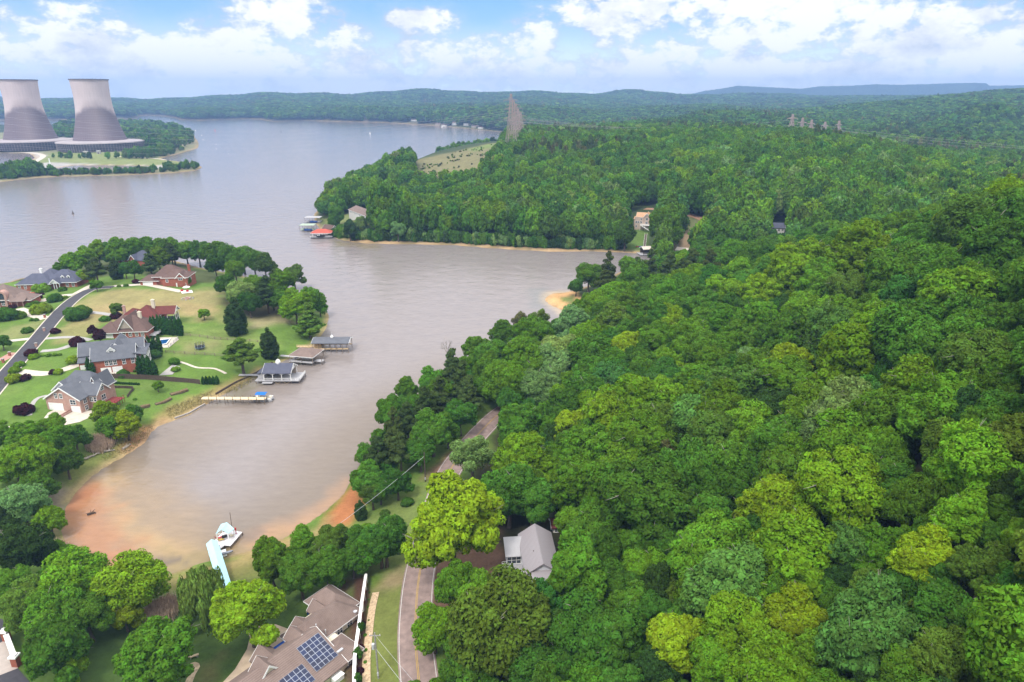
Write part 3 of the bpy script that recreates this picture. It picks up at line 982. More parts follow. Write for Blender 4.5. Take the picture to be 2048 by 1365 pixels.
class Kind:
    pass
def make_broad(seed, leaves=36000, size=0.034, **kw):
    rs = np.random.RandomState(seed)
    k = Kind()
    C, T = broad_lobes(rs, **kw)
    k.crown = leaves_mesh('crown', T, leaves, size, rs, core=0.84, solid=C)
    k.trunk = broad_trunk(rs, kw.get('cz', 1.5), C)
    k.cz = kw.get('cz', 1.5)
    return k

BROAD = [make_broad(21, n1=10), make_broad(22, n1=12, flat=1.15), make_broad(23, n1=9, flat=0.9, spread=0.68, small=0.15),
         make_broad(24, n1=14, flat=1.3, cone=0.45, cz=1.55), make_broad(25, n1=8, n2=20, big=0.42, small=0.15), make_broad(26, n1=15, big=0.31, n2=14, small=0.12),
         make_broad(27, n1=11, flat=1.2, spread=0.64), make_broad(28, n1=13, flat=1.0, spread=0.7, big=0.33, small=0.17)]
AIRY = make_broad(31, 12000, 0.034, n1=11, n2=11, big=0.2, small=0.16, spread=0.78)   # thin crown that shows its limbs
CONE = make_broad(32, 34000, 0.034, n1=16, flat=1.5, cone=0.8, cz=1.6, spread=0.55, big=0.32)

def make_pine(seed, n=9000, size=0.05, top=3.1, base=1.0, wide=0.8, gaps=0.55):
    rs = np.random.RandomState(seed)
    L = []
    mb = MB()
    limb_tube([(0, 0, -0.1), (0.02, 0.01, 1.2), (0.0, 0.03, top - 0.15)], [0.085, 0.06, 0.015], mb)
    z = base
    lev = 0
    while z < top - 0.1:
        f_ = (z - base) / (top - base)
        R = wide * (1 - f_) ** 0.7 * (0.75 + 0.5 * rs.rand()) * (0.55 + 0.45 * min(1, f_ * 5 + 0.4))
        m = max(3, int(6 * (1 - f_) + 2))
        for i in range(m):
            if rs.rand() < gaps * 0.35:
                continue
            t = 2 * math.pi * (i + rs.rand() * 0.6) / m + lev
            for q in (0.5, 0.95):
                rr = R * q * (0.85 + 0.3 * rs.rand())
                s = (0.16 + 0.09 * rs.rand()) * (0.75 + 0.4 * (1 - f_))
                c = (rr * math.cos(t), rr * math.sin(t), z + 0.1 * rs.normal() + 0.12 * q)
                L.append((*c, s, s, s * 0.6))
            mb.tube((0, 0, z - 0.05), c, 0.018, 0.006, 4)
        z += 0.24 * (1 + 0.3 * rs.rand())
        lev += 0.9
    L.append((0, 0, top, 0.14, 0.14, 0.2))
    k = Kind()
    k.crown = leaves_mesh('crown', L, n, size, rs, core=0.62, up=0.2, elong=2.0, inset=0.3)
    k.trunk = mesh_from('trunk', mb.v, mb.f, [M_BARK], True)
    k.cz = (top + base) / 2
    return k
PINE = [make_pine(41), make_pine(42, top=2.9, base=1.3, wide=0.85, gaps=0.9), make_pine(43, top=3.3, base=0.7, wide=0.75)]

def make_cedar(seed):
    rs = np.random.RandomState(seed)
    L = []
    z = 0.35
    while z < 2.5:
        f_ = (z - 0.35) / 2.2
        R = 0.75 * math.sin(math.pi * (0.28 + 0.72 * f_)) ** 0.8
        for i in range(7):
            t = 2 * math.pi * (i + rs.rand()) / 7
            s = 0.26 * (1 - 0.4 * f_)
            L.append((R * 0.75 * math.cos(t), R * 0.75 * math.sin(t), z + 0.08 * rs.normal(), s, s, s * 1.1))
        L.append((0, 0, z, R * 0.6, R * 0.6, 0.3))
        z += 0.27
    L.append((0, 0, 2.62, 0.16, 0.16, 0.25))
    k = Kind()
    k.crown = leaves_mesh('crown', L, 11000, 0.04, rs, elong=1.6)
    mb = MB()
    limb_tube([(0, 0, -0.1), (0, 0, 0.8)], [0.08, 0.06], mb)
    k.trunk = mesh_from('trunk', mb.v, mb.f, [M_BARK], True)
    k.cz = 1.4
    return k
CEDAR = make_cedar(51)

def make_willow(seed):
    rs = np.random.RandomState(seed)
    L = []
    for i in range(30):
        t = 2 * math.pi * i / 30 * 1.618 * 3
        f_ = (i + 0.5) / 30
        R = 0.85 * math.sqrt(f_)
        top = 2.15 - 0.75 * f_ ** 2 + 0.1 * rs.normal()
        ln = 0.35 + 0.5 * f_ + 0.15 * rs.rand()
        L.append((R * math.cos(t), R * math.sin(t), top - ln * 0.6, 0.2, 0.2, ln))
        L.append((R * 0.9 * math.cos(t), R * 0.9 * math.sin(t), top - 0.1, 0.26, 0.26, 0.2))
    k = Kind()
    k.crown = leaves_mesh('crown', L, 16000, 0.04, rs, core=0.7, up=0.0, elong=2.4, droop=0.75, inset=0.35)
    k.trunk = broad_trunk(rs, 1.7, None, 0.09)
    k.cz = 1.4
    return k
WILLOW = make_willow(61)

def make_column(seed):
    rs = np.random.RandomState(seed)
    L = []
    for i in range(26):
        f_ = i / 25
        R = 0.30 * math.sin(math.pi * (0.22 + 0.76 * f_)) ** 0.75
        t = i * 2.4
        L.append((R * 0.55 * math.cos(t), R * 0.55 * math.sin(t), 0.12 + 1.8 * f_, R * 0.75 + 0.03, R * 0.75 + 0.03, 0.16))
    k = Kind()
    k.crown = leaves_mesh('foliage', L, 3600, 0.035, rs, core=0.9, elong=1.9, droop=0.3)
    return k
ARBOR = make_column(71)

def make_shrub(seed, n=2600, flat=0.75):
    rs = np.random.RandomState(seed)
    L = [(0, 0, 0.5 * flat, 0.75, 0.75, 0.55 * flat)]
    for i in range(16):
        d = rand_dirs(rs, 1)[0]
        d[2] = abs(d[2])
        L.append((d[0] * 0.62, d[1] * 0.62, 0.25 + d[2] * 0.65 * flat, 0.33, 0.33, 0.3))
    k = Kind()
    k.crown = leaves_mesh('foliage', L, n, 0.075, rs, core=0.85)
    return k
SHRUB = [make_shrub(81), make_shrub(82, flat=1.0)]

def make_bare(seed):
    """dead tree: bare forked limbs"""
    rs = np.random.RandomState(seed)
    mb = MB()
    def grow(p, d, ln, r, lv):
        e = Vector(p) + Vector(d) * ln
        mb.tube(p, e, r, r * 0.6, 5)
        if lv:
            for _ in range(3):
                nd = Vector(d) + Vector(rs.normal(size=3) * 0.5)
                nd.z = abs(nd.z) * 0.8 + 0.15
                grow(Vector(p).lerp(e, 0.6 + 0.4 * rs.rand()), nd.normalized(), ln * (0.55 + 0.25 * rs.rand()), r * 0.55, lv - 1)
    limb_tube([(0, 0, -0.1), (0.02, 0, 0.9)], [0.08, 0.06], mb)
    grow((0.02, 0, 0.9), (0.1, 0.05, 1), 0.75, 0.06, 4)
    k = Kind()
    k.trunk = mesh_from('trunk', mb.v, mb.f, [M_PALEBARK], True)
    k.cz = 1.6
    return k
BARE = make_bare(91)

# leaf colours (reflectance)
TINT = {
 'yellow': (0.168, 0.250, 0.013), 'bright': (0.125, 0.230, 0.014), 'fresh': (0.092, 0.190, 0.016), 'mid': (0.070, 0.155, 0.018), 'deep': (0.054, 0.130, 0.018),
 'olive': (0.088, 0.150, 0.022), 'silver': (0.150, 0.230, 0.070), 'blue': (0.082, 0.180, 0.040), 'pine': (0.060, 0.092, 0.028), 'dark': (0.034, 0.072, 0.018), 'brown': (0.105, 0.108, 0.042),
 'red': (0.060, 0.014, 0.018), 'willow': (0.125, 0.195, 0.038), 'cedar': (0.040, 0.070, 0.018), 'arbor': (0.030, 0.085, 0.015), 'lime': (0.200, 0.280, 0.013)}
def jitter(tint, jit=0.1):
    h = 1 + jit * nrs.normal() * 0.7
    return np.clip(np.array(TINT[tint]) * np.array([h, 1, 1 / h]) * (1 + jit * 1.2 * nrs.normal()) * np.array([1.16, 1.18, 1.0]), 0.004, 0.5)
TINT_WORD = {'yellow': 'yellow green', 'bright': 'bright green', 'fresh': 'fresh green', 'mid': 'mid green', 'deep': 'deep green', 'olive': 'olive', 'silver': 'silvery green', 'blue': 'bluish green', 'pine': 'dusky green',
             'dark': 'dark green', 'brown': 'brownish', 'red': 'dark red', 'willow': 'soft green', 'cedar': 'blackish green', 'arbor': 'dark green', 'lime': 'lime green'}

def set_tint(o, tint):
    o['tint'] = [float(x) for x in jitter(tint)]

def plant(name, kind, loc, R, zs, tint, label, cat, group=None, rz=None, crown_name='crown'):
    """one tree: its own empty with a crown and a trunk"""
    rz = rnd.uniform(0, 6.283) if rz is None else rz
    has_c, has_t = hasattr(kind, 'crown'), hasattr(kind, 'trunk')
    if has_c and has_t:
        root = thing(name, label, cat, loc, rz, group)
        k_ = rnd.uniform(0.9, 1.12)
        root.scale = (R * k_, R / k_, zs)
        c = link(crown_name, kind.crown, root)
        set_tint(c, tint)
        link('trunk', kind.trunk, root)
        return root
    o = link(name, kind.crown if has_c else kind.trunk)
    o.location, o.rotation_euler, o.scale = loc, (0, 0, rz), (R, R, zs)
    if has_c:
        set_tint(o, tint)
    return tag(o, label, cat, group)

def crown_at(px, py, w, ratio=1.0, czk=1.5):
    """stand a tree so that its crown is seen centred on this pixel and this wide; returns location, crown radius, vertical scale"""
    d = ray(px, py)
    lo, hi = 30.0, 2500.0
    ts = np.exp(np.linspace(math.log(lo), math.log(hi), 500))
    pts = d[None] * ts[:, None]
    R = w / 2 / F * ts * 0.98
    z = pts[:, 2] + CAMZ
    want = np.maximum(Hq(pts[:, 0], pts[:, 1]), 0.3) + czk * R * ratio
    k = int(np.argmax(z <= want))
    return Vector((pts[k, 0], pts[k, 1], max(H(pts[k, 0], pts[k, 1]), 0.2))), R[k], R[k] * ratio
# ------------------------------------------------------------------ trees that stand where the photograph shows them
def proj(x, y, z):
    z = z - CAMZ
    dep = y * CP - z * SP
    return CX + F * x / dep, CY - F * (y * SP + z * CP) / dep, dep

B, PI_, AI, CO, CE, WI = 'broad', 'pine', 'airy', 'cone', 'cedar', 'willow'
PLACED = []      # x, y, R of every tree so far
INDIV = []       # (name, kindobj, loc, R, zs, tint, px, py, w, region)
DEFRATIO = {'wood': 1.1}
def stand(px, py, w, tint, kind=B, ratio=1.0, region='wood', label=None, name=None):
    k = {B: lambda: BROAD[rnd.randrange(len(BROAD))], PI_: lambda: PINE[rnd.randrange(3)], AI: lambda: AIRY, CO: lambda: CONE, CE: lambda: CEDAR, WI: lambda: WILLOW}[kind]()
    if kind == PI_ and ratio == 1.0:
        ratio = 1.2
    if ratio == 1.0:
        ratio = DEFRATIO.get(region, 1.05)
    loc, R, zs = crown_at(px, py, w, ratio, k.cz)
    if kind in (PI_,):
        R *= 1.15
    if kind == CE:
        R *= 1.25
        zs *= 1.1
    PLACED.append((loc.x, loc.y, R))
    INDIV.append(dict(kind=kind, k=k, loc=loc, R=R, zs=zs, tint=tint, px=px, py=py, w=w, region=region, label=label))

W_ = [  # right hillside forest, near part (px, py, width, tint)
 (1300, 1010, 165, 'deep'), (1450, 990, 115, 'mid'), (1550, 1030, 130, 'yellow'), (1590, 1130, 165, 'bright'), (1700, 1120, 105, 'blue'), (1410, 1105, 75, 'yellow'), (1690, 995, 170, 'bright'), (1755, 1110, 95, 'fresh'),
 (1467, 1180, 165, 'blue'), (1480, 1105, 50, 'blue'), (1353, 1205, 80, 'olive'), (1345, 1300, 130, 'yellow'), (1480, 1270, 140, 'bright'), (1590, 1250, 120, 'yellow'), (1535, 1345, 140, 'bright'), (1740, 1280, 180, 'blue'),
 (1745, 1200, 95, 'olive'), (1830, 1270, 100, 'olive'), (1855, 1125, 115, 'yellow'), (1925, 1050, 110, 'bright'), (1965, 1150, 110, 'olive'), (1895, 1250, 130, 'deep'), (2005, 1040, 75, 'mid'), (2020, 1180, 90, 'mid'), (2010, 1280, 120, 'fresh'),
 (1910, 1330, 130, 'olive'), (2015, 1350, 90, 'mid'), (1230, 1290, 130, 'deep'), (1240, 1180, 95, 'deep'), (1810, 990, 90, 'deep'), (1960, 940, 140, 'bright'), (1900, 970, 110, 'fresh'), (2015, 905, 125, 'olive'), (1655, 930, 62, 'silver'),
 (1520, 955, 80, 'mid'), (1590, 930, 90, 'fresh'), (1435, 930, 95, 'olive'), (1235, 945, 95, 'fresh'), (1690, 825, 120, 'silver'), (1640, 885, 80, 'silver'), (1697, 725, 140, 'bright'), (1905, 605, 130, 'fresh'),
 (1810, 680, 140, 'mid'), (1930, 690, 110, 'mid'), (1960, 742, 140, 'olive'), (1890, 835, 140, 'fresh'), (2005, 775, 110, 'mid'), (2015, 840, 120, 'deep'), (1715, 515, 120, 'bright'), (1595, 540, 105, 'bright'), (1988, 505, 120, 'deep'),
 (1940, 450, 120, 'olive'), (1800, 555, 120, 'mid'), (1860, 540, 95, 'mid'), (1510, 760, 90, 'mid'), (1440, 830, 110, 'fresh'), (1470, 790, 110, 'olive'), (1385, 770, 70, 'fresh'), (1545, 825, 95, 'dark'), (1580, 770, 100, 'fresh'), (1500, 725, 60, 'silver'), (1375, 850, 100, 'blue'), (1420, 890, 120, 'olive'),
 (1285, 815, 120, 'bright'), (1215, 855, 110, 'bright'), (1180, 905, 110, 'fresh'), (1290, 890, 120, 'fresh'), (1330, 800, 80, 'bright'), (1285, 745, 70, 'mid'), (1180, 720, 90, 'mid'), (1105, 740, 80, 'silver'), (1050, 735, 85, 'fresh'), (1080, 785, 70, 'silver'), (1010, 770, 80, 'fresh'),
 (1045, 855, 90, 'mid'), (1125, 835, 90, 'deep'), (1170, 800, 80, 'mid'), (1235, 760, 70, 'deep'), (1165, 650, 0, ''), (1385, 690, 80, 'fresh'), (1460, 660, 85, 'fresh'), (1320, 690, 80, 'fresh'), (1560, 680, 100, 'mid'), (1620, 640, 95, 'fresh'), (1520, 590, 80, 'bright'), (1450, 590, 75, 'bright'), (1400, 625, 75, 'mid'), (1340, 625, 65, 'fresh'),
 # round the road and the cottage
 (903, 1048, 172, 'lime'), (1045, 925, 105, 'bright'), (1018, 992, 100, 'mid'), (1065, 1000, 90, 'mid'), (1110, 925, 60, 'fresh'), (1172, 985, 115, 'fresh'), (1152, 1158, 135, 'fresh'), (995, 1258, 185, 'olive'), (868, 1262, 80, 'bright'), (1165, 1285, 150, 'mid'), (1085, 1345, 120, 'deep'), (985, 1010, 60, 'fresh'),
 (770, 1085, 80, 'deep'), (940, 1330, 110, 'deep'), (1425, 1335, 110, 'bright'), (1555, 1190, 80, 'fresh'), (1795, 1195, 85, 'deep'), (1660, 1200, 80, 'mid'), (1270, 1100, 80, 'mid'), (1640, 1330, 110, 'fresh'), (1880, 1010, 80, 'mid')]
for q in W_:
    if q[2]:
        stand(*q)
stand(945, 915, 80, 'silver', AI)
stand(1330, 925, 65, 'brown', PI_)
for q in [(1275, 590, 55, 'bright'), (1232, 592, 45, 'fresh'), (1228, 650, 78, 'olive'), (1148, 652, 70, 'silver'), (1170, 617, 50, 'fresh'), (1178, 553, 45, 'fresh'), (1258, 536, 45, 'fresh'), (1152, 574, 26, 'mid'), (1065, 675, 62, 'fresh'), (1010, 668, 50, 'mid'), (1115, 715, 85, 'silver'), (1040, 712, 70, 'fresh'),
          (1200, 600, 40, 'mid'), (1310, 575, 50, 'fresh'), (1350, 570, 50, 'mid'), (955, 700, 55, 'fresh'), (985, 715, 60, 'mid')]:
    stand(*q)
for q in [(1217, 546, 48, 'pine'), (1300, 542, 50, 'pine'), (1340, 536, 52, 'pine'), (1385, 531, 55, 'pine'), (1420, 528, 50, 'pine'), (1362, 545, 45, 'pine'), (1275, 545, 40, 'pine')]:
    stand(*q, PI_)
stand(1040, 642, 34, 'brown', AI, 1.1)
stand(1080, 640, 38, 'olive', AI, 1.1)
# shore belt between lake and road
for q in [(757, 905, 58, 'pine'), (788, 862, 58, 'pine'), (815, 838, 56, 'pine'), (850, 818, 60, 'pine'), (880, 792, 55, 'pine'), (905, 735, 55, 'pine'), (925, 760, 55, 'pine'), (800, 900, 55, 'pine'), (935, 790, 50, 'pine')]:
    stand(*q, PI_, region='shore')
for q in [(865, 865, 75, 'mid'), (920, 832, 62, 'deep'), (815, 778, 46, 'fresh'), (865, 768, 55, 'fresh'), (795, 965, 55, 'deep'), (840, 905, 60, 'deep'), (722, 965, 42, 'mid'), (770, 930, 50, 'deep'), (760, 980, 48, 'mid'), (895, 870, 46, 'mid'), (728, 915, 30, 'willow')]:
    stand(*q, region='shore')
stand(745, 992, 46, 'olive', AI, region='shore')
stand(885, 808, 42, 'brown', AI, region='shore')
stand(721, 1022, 28, 'cedar', CE, region='shore')
# bottom strip between the cove and the low house
for q in [(605, 1090, 62, 'fresh', CO), (545, 1130, 85, 'fresh', B), (662, 1088, 70, 'olive', B), (655, 1140, 70, 'mid', B), (705, 1120, 60, 'deep', B), (600, 1150, 80, 'mid', B), (760, 1090, 75, 'fresh', B), (725, 1090, 60, 'mid', B), (500, 1222, 122, 'yellow', B)]:
    stand(*q[:4], q[4], region='yard')
stand(403, 1192, 108, 'willow', WI, region='yard')
for q in [(56, 1203, 84, 'olive'), (140, 1165, 112, 'bright'), (258, 1172, 112, 'yellow'), (248, 1228, 60, 'yellow'), (112, 1236, 98, 'fresh'), (118, 1298, 108, 'mid'), (175, 1235, 90, 'mid'), (146, 1335, 55, 'bright'), (312, 1312, 140, 'fresh'), (40, 1105, 100, 'dark'), (28, 1165, 60, 'fresh'), (118, 1112, 52, 'fresh'), (100, 1150, 50, 'mid'),
          (28, 930, 62, 'bright'), (72, 922, 85, 'bright'), (112, 890, 60, 'fresh'), (132, 925, 55, 'mid'), (45, 1010, 76, 'silver'), (100, 1045, 52, 'bright'), (12, 1035, 50, 'dark'), (50, 872, 58, 'fresh'), (108, 853, 42, 'fresh'), (150, 878, 46, 'mid'), (10, 880, 40, 'fresh'), (75, 980, 60, 'mid'),
          (210, 828, 46, 'yellow'), (252, 848, 48, 'yellow'), (268, 833, 34, 'mid'), (216, 858, 40, 'fresh')]:
    stand(*q, region='bank')
# the point with the houses
for q in [(322, 500, 36, 'fresh'), (346, 500, 38, 'fresh'), (372, 504, 36, 'fresh'), (396, 502, 38, 'mid'), (418, 508, 38, 'fresh'), (440, 506, 38, 'fresh'), (462, 516, 40, 'mid'), (486, 516, 40, 'fresh'), (508, 524, 38, 'mid'), (530, 530, 36, 'olive'), (430, 530, 34, 'mid'), (470, 540, 34, 'fresh'),
          (120, 540, 26, 'fresh'), (142, 527, 38, 'bright'), (168, 518, 38, 'bright'), (196, 505, 38, 'bright'), (218, 506, 34, 'fresh'), (238, 500, 40, 'bright'), (268, 497, 38, 'bright'), (294, 497, 36, 'fresh'), (266, 538, 30, 'deep'), (316, 517, 34, 'bright'), (250, 540, 24, 'deep')]:
    stand(*q, B, 1.15, region='point')
for q in [(455, 572, 44, 'mid'), (482, 592, 50, 'silver'), (565, 562, 48, 'fresh'), (588, 552, 38, 'olive'), (590, 612, 56, 'bright'), (624, 602, 44, 'fresh'), (640, 615, 28, 'fresh'), (510, 575, 42, 'fresh'), (545, 592, 44, 'mid'), (500, 610, 40, 'deep'), (560, 600, 40, 'mid')]:
    stand(*q, region='point')
for q in [(532, 582, 44, 'pine', 1.1), (617, 640, 62, 'olive', 0.7), (481, 700, 74, 'olive', 0.68), (190, 536, 44, 'pine', 0.9), (342, 505, 40, 'pine', 0.9), (298, 520, 34, 'pine', 0.9), (550, 560, 40, 'pine', 0.9)]:
    stand(*q[:4], PI_, q[4], region='point')
for q in [(470, 638, 48, 'cedar'), (538, 692, 40, 'cedar'), (231, 540, 28, 'cedar'), (465, 528, 20, 'cedar')]:
    stand(*q, CE, region='point')
for q in [(408, 630, 22, 'bright'), (193, 572, 22, 'fresh'), (233, 620, 27, 'olive'), (315, 773, 21, 'fresh'), (158, 553, 24, 'bright'), (176, 553, 24, 'yellow'), (4, 685, 30, 'mid'), (372, 562, 18, 'fresh')]:
    stand(*q, region='point', ratio=0.9)
# across the bay
stand(1330, 452, 58, 'fresh', B, 1.5, region='bay')
for q in [(646, 410, 26, 'olive'), (672, 430, 30, 'mid'), (712, 402, 20, 'bright'), (724, 454, 28, 'silver'), (770, 455, 30, 'bright'), (796, 460, 28, 'silver'), (700, 460, 28, 'dark'), (652, 398, 22, 'fresh'), (668, 445, 20, 'mid'), (752, 440, 30, 'mid'), (1405, 485, 26, 'fresh'), (1250, 470, 40, 'mid'), (1240, 440, 40, 'deep'), (1395, 470, 22, 'fresh')]:
    stand(*q, region='bay', ratio=1.2)

# ---------------- fill the hillside between them
WOOD = poly_px([(905, 1365), (890, 1250), (925, 1190), (1000, 1180), (1010, 1060), (930, 1040), (960, 930), (1025, 840), (1090, 760), (1150, 690), (1290, 570), (1450, 530)])
WOOD = np.concatenate([WOOD, np.array([(60, 420), (420, 420), (420, -60), (-20, -60), (-22, 60)])])
KEEP_OUT = [(1000, 1045, 1112, 1180, 165), (870, 818, 1002, 965, 240), (1085, 580, 1165, 645, 1000), (1098, 752, 1142, 786, 215), (800, 1120, 890, 1365, 130), (985, 870, 1010, 905, 180), (1095, 890, 1128, 935, 170), (1255, 415, 1312, 515, 2000), (1345, 495, 1380, 512, 2000), (1540, 440, 1575, 472, 2000), (664, 390, 704, 412, 700), (698, 418, 736, 442, 700)]
def free(x, y, R, f_=0.8):
    for a, b, r in PLACED:
        if (a - x) ** 2 + (b - y) ** 2 < (f_ * (R + r)) ** 2:
            return False
    return True
def blocked(x, y, z, R):
    px, py, d = proj(x, y, z)
    wpx = R / d * F * 0.8
    for a, b, c, e, dm in KEEP_OUT:
        if d < dm and a - wpx < px < c + wpx and b - wpx * 1.2 < py < e + wpx:
            return True
    return False
EXTRA = []
fills = []
cand = []
for _ in range(15000):
    y = -40 + 455 * rnd.random()
    x = -60 + 470 * rnd.random()
    cand.append((x, y))
cand = np.array(cand)
inw = seg_sd(cand[:, 0], cand[:, 1], WOOD) > 0
csd = grid_at(GSD, cand[:, 0], cand[:, 1]) > 2
hz_ = Hq(cand[:, 0], cand[:, 1])
TDIST = ['fresh'] * 8 + ['mid'] * 7 + ['deep'] * 3 + ['bright'] * 5 + ['olive'] * 1 + ['yellow'] * 1 + ['blue'] * 1
for (x, y), a, c, z in zip(cand, inw, csd, hz_):
    if not (a and c):
        continue
    if math.hypot(x, y) < 24:
        continue
    R = rnd.uniform(3.6, 7.4)
    if x < 12 + 0.02 * y and y < 330:
        R = rnd.uniform(3.0, 4.6)
    if not free(x, y, R, 0.62):
        continue
    if z + 2.3 * R > CAMZ - 12 and math.hypot(x, y) < 60:
        continue
    if blocked(x, y, z + 1.5 * R, R):
        continue
    PLACED.append((x, y, R))
    px, py, d = proj(x, y, z + 1.6 * R)
    w = 2 * R / d * F
    rec = dict(kind=B, k=BROAD[rnd.randrange(len(BROAD))], loc=Vector((x, y, z)), R=R, zs=R * rnd.uniform(1.0, 1.3), tint=rnd.choice(TDIST), px=px, py=py, w=w, region='wood', label=None)
    if d > 0 and -w * 0.3 < px < 2048 + w * 0.3 and 150 < py < 1365 + w * 0.5:
        fills.append(rec)
    else:
        EXTRA.append(rec)
# low growth that closes the gaps
for (x, y), a, c, z in zip(cand[::-1], inw[::-1], csd[::-1], hz_[::-1]):
    if not (a and c) or math.hypot(x, y) < 24:
        continue
    R = rnd.uniform(2.0, 3.6)
    if not free(x, y, R, 0.5) or blocked(x, y, z + 1.5 * R, R):
        continue
    PLACED.append((x, y, R))
    EXTRA.append(dict(loc=Vector((x, y, z)), R=R, zs=R * rnd.uniform(1.1, 1.8), tint=rnd.choice(['mid', 'deep', 'deep', 'fresh', 'dark'])))
# the shore belt
BELT = poly_px([(712, 985), (735, 925), (790, 850), (870, 800), (960, 745), (1060, 700), (1120, 672), (1130, 690), (1050, 750), (1000, 800), (920, 860), (860, 930), (800, 990), (740, 1030)])
bx0, bx1, by0, by1 = BELT[:, 0].min(), BELT[:, 0].max(), BELT[:, 1].min(), BELT[:, 1].max()
for _ in range(900):
    x, y = bx0 + (bx1 - bx0) * rnd.random(), by0 + (by1 - by0) * rnd.random()
    if seg_sd(np.array([x]), np.array([y]), BELT)[0] < 1 or float(grid_at(GSD, x, y)) < 1.0:
        continue
    R = rnd.uniform(2.4, 4.2)
    if not free(x, y, R, 0.66):
        continue
    z = H(x, y)
    if blocked(x, y, z + 1.5 * R, R):
        continue
    PLACED.append((x, y, R))
    px, py, d = proj(x, y, z + 1.6 * R)
    fills.append(dict(kind=B, k=BROAD[rnd.randrange(len(BROAD))], loc=Vector((x, y, z)), R=R, zs=R * rnd.uniform(1.0, 1.4), tint=rnd.choice(['deep', 'mid', 'fresh', 'mid']), px=px, py=py, w=2 * R / d * F, region='shore', label=None))
fills.sort(key=lambda r: -r['w'])
nb = sum(1 for r in INDIV if r['kind'] in (B, AI, CO))
INDIV += fills[:max(0, 318 - nb)]
EXTRA += fills[max(0, 318 - nb):]
print('TREES', len(INDIV), 'broad fixed', nb, 'fills', len(fills), 'extra', len(EXTRA))

# ---------------- labels: kind, colour, size, and what each stands by
LAND = {'wood': [('the metal roofed cottage', 1055, 1110), ('the curve of the road', 935, 890), ('the sandy point', 1120, 600), ('the lime green tree', 903, 1048), ('the pale silvery forest tree', 1690, 825), ('the black gap in the forest', 1750, 905),
                 ('the forked dead tree', 1497, 615), ('the lower right corner', 2040, 1360), ('the right crest', 2020, 370), ('the forest\'s bottom edge', 1400, 1350), ('the hidden dark roof', 1120, 768), ('the big olive tree', 995, 1245)],
        'shore': [('the leaning roadside pole', 848, 930), ('the clay bank', 700, 1010), ('the far bend of the road', 985, 835)],
        'yard': [('the house with solar panels', 600, 1270), ('the blue roofed jetty', 440, 1090)],
        'bank': [('the white gate', 20, 1300), ('the pink brick house', 150, 790), ('the orange mud flat', 150, 1050)],
        'point': [('the brick house with patio', 330, 550), ('the road end', 210, 575), ('the trampoline', 400, 693), ('the tip of the point', 655, 630), ('the slate roofed brick house', 80, 560)],
        'bay': [('the tan house across the bay', 1290, 440), ('the red roofed boathouse', 640, 468)]}
def dirword(dx, dy):
    a = math.degrees(math.atan2(-dy, dx)) % 360
    return ['right of', 'up right from', 'above', 'up left from', 'left of', 'down left from', 'below', 'down right from'][int((a + 22.5) // 45) % 8]
KINDNAME = {B: ('broadleaf_tree', 'broadleaf tree', 'tree'), PI_: ('pine_tree', 'pine tree', 'pine'), AI: ('sparse_tree', 'sparse tree', 'tree'), CO: ('conical_tree', 'conical tree', 'tree'), CE: ('cedar_tree', 'cedar tree', 'cedar'), WI: ('willow_tree', 'weeping willow', 'willow')}
ORD = ['', 'second ', 'third ', 'fourth ', 'fifth ', 'sixth ', 'seventh ', 'eighth ', 'ninth ', 'tenth ', 'eleventh ', 'twelfth ', 'thirteenth ', 'fourteenth ', 'fifteenth ', 'sixteenth ']
groups_ = {}
for r in INDIV:
    lm = min(LAND[r['region']], key=lambda l: math.hypot(l[1] - r['px'], l[2] - r['py']))
    dx, dy = r['px'] - lm[1], r['py'] - lm[2]
    dist = math.hypot(dx, dy)
    size = 'big' if r['R'] > 6.2 else ('small' if r['R'] < 3.6 else 'middling')
    key = (r['kind'], r['tint'], size, dirword(dx, dy), lm[0])
    groups_.setdefault(key, []).append((dist, r))
SPECIAL = {(903, 1048): 'large lime green tree whose crown hangs over the road', (403, 1192): 'weeping willow beside the blue roofed jetty', (500, 1222): 'yellow green spreading tree between the willow and the tan driveway', (1690, 825): 'pale silvery flowering tree in the middle of the forest',
           (995, 1245): 'large rounded olive green tree right of the road below the cottage', (481, 703): 'wide open pine on the lawn above the grey roofed boathouse', (538, 692): 'dark pointed cedar between the lone pine and the boathouses', (470, 638): 'dark round cedar alone on the mid lawn above the wide pine'}
for key, lst in groups_.items():
    lst.sort(key=lambda q: q[0])
    kd, ti, size, dw, lmn = key
    for i, (_, r) in enumerate(lst):
        r['label'] = SPECIAL.get((r['px'], r['py'])) or f"{size} {TINT_WORD[ti]} {KINDNAME[kd][1]} {ORD[min(i, 15)]}nearest {dw} {lmn}"
GROUPN = {'wood': 'trees of the right hillside forest', 'shore': 'trees between the lake and the road', 'yard': 'trees round the low house', 'bank': 'trees on the left bank of the cove', 'point': 'trees on the point with the houses', 'bay': 'trees across the bay'}
for r in INDIV:
    nm, _, ct = KINDNAME[r['kind']]
    plant(nm, r['k'], r['loc'], r['R'], r['zs'], r['tint'], r['label'], ct, GROUPN[r['region']])
# dead trees
for px, py, w, lb in [(1497, 615, 46, 'bare dead tree with pale forked limbs on the forested slope'), (1788, 508, 40, 'bare grey tree among green crowns below the right crest'), (1640, 580, 44, 'bare branching tree in the gap right of the forked dead tree'), (895, 718, 40, 'leafless grey tree at the lake shore above the road'), (1380, 600, 30, 'pale leafless tree among crowns right of the sandy point')]:
    loc, R, zs = crown_at(px, py, w, 1.3, 1.5)
    plant('dead_tree', BARE, loc, R, zs * 1.25, 'brown', lb, 'dead tree', 'dead trees')

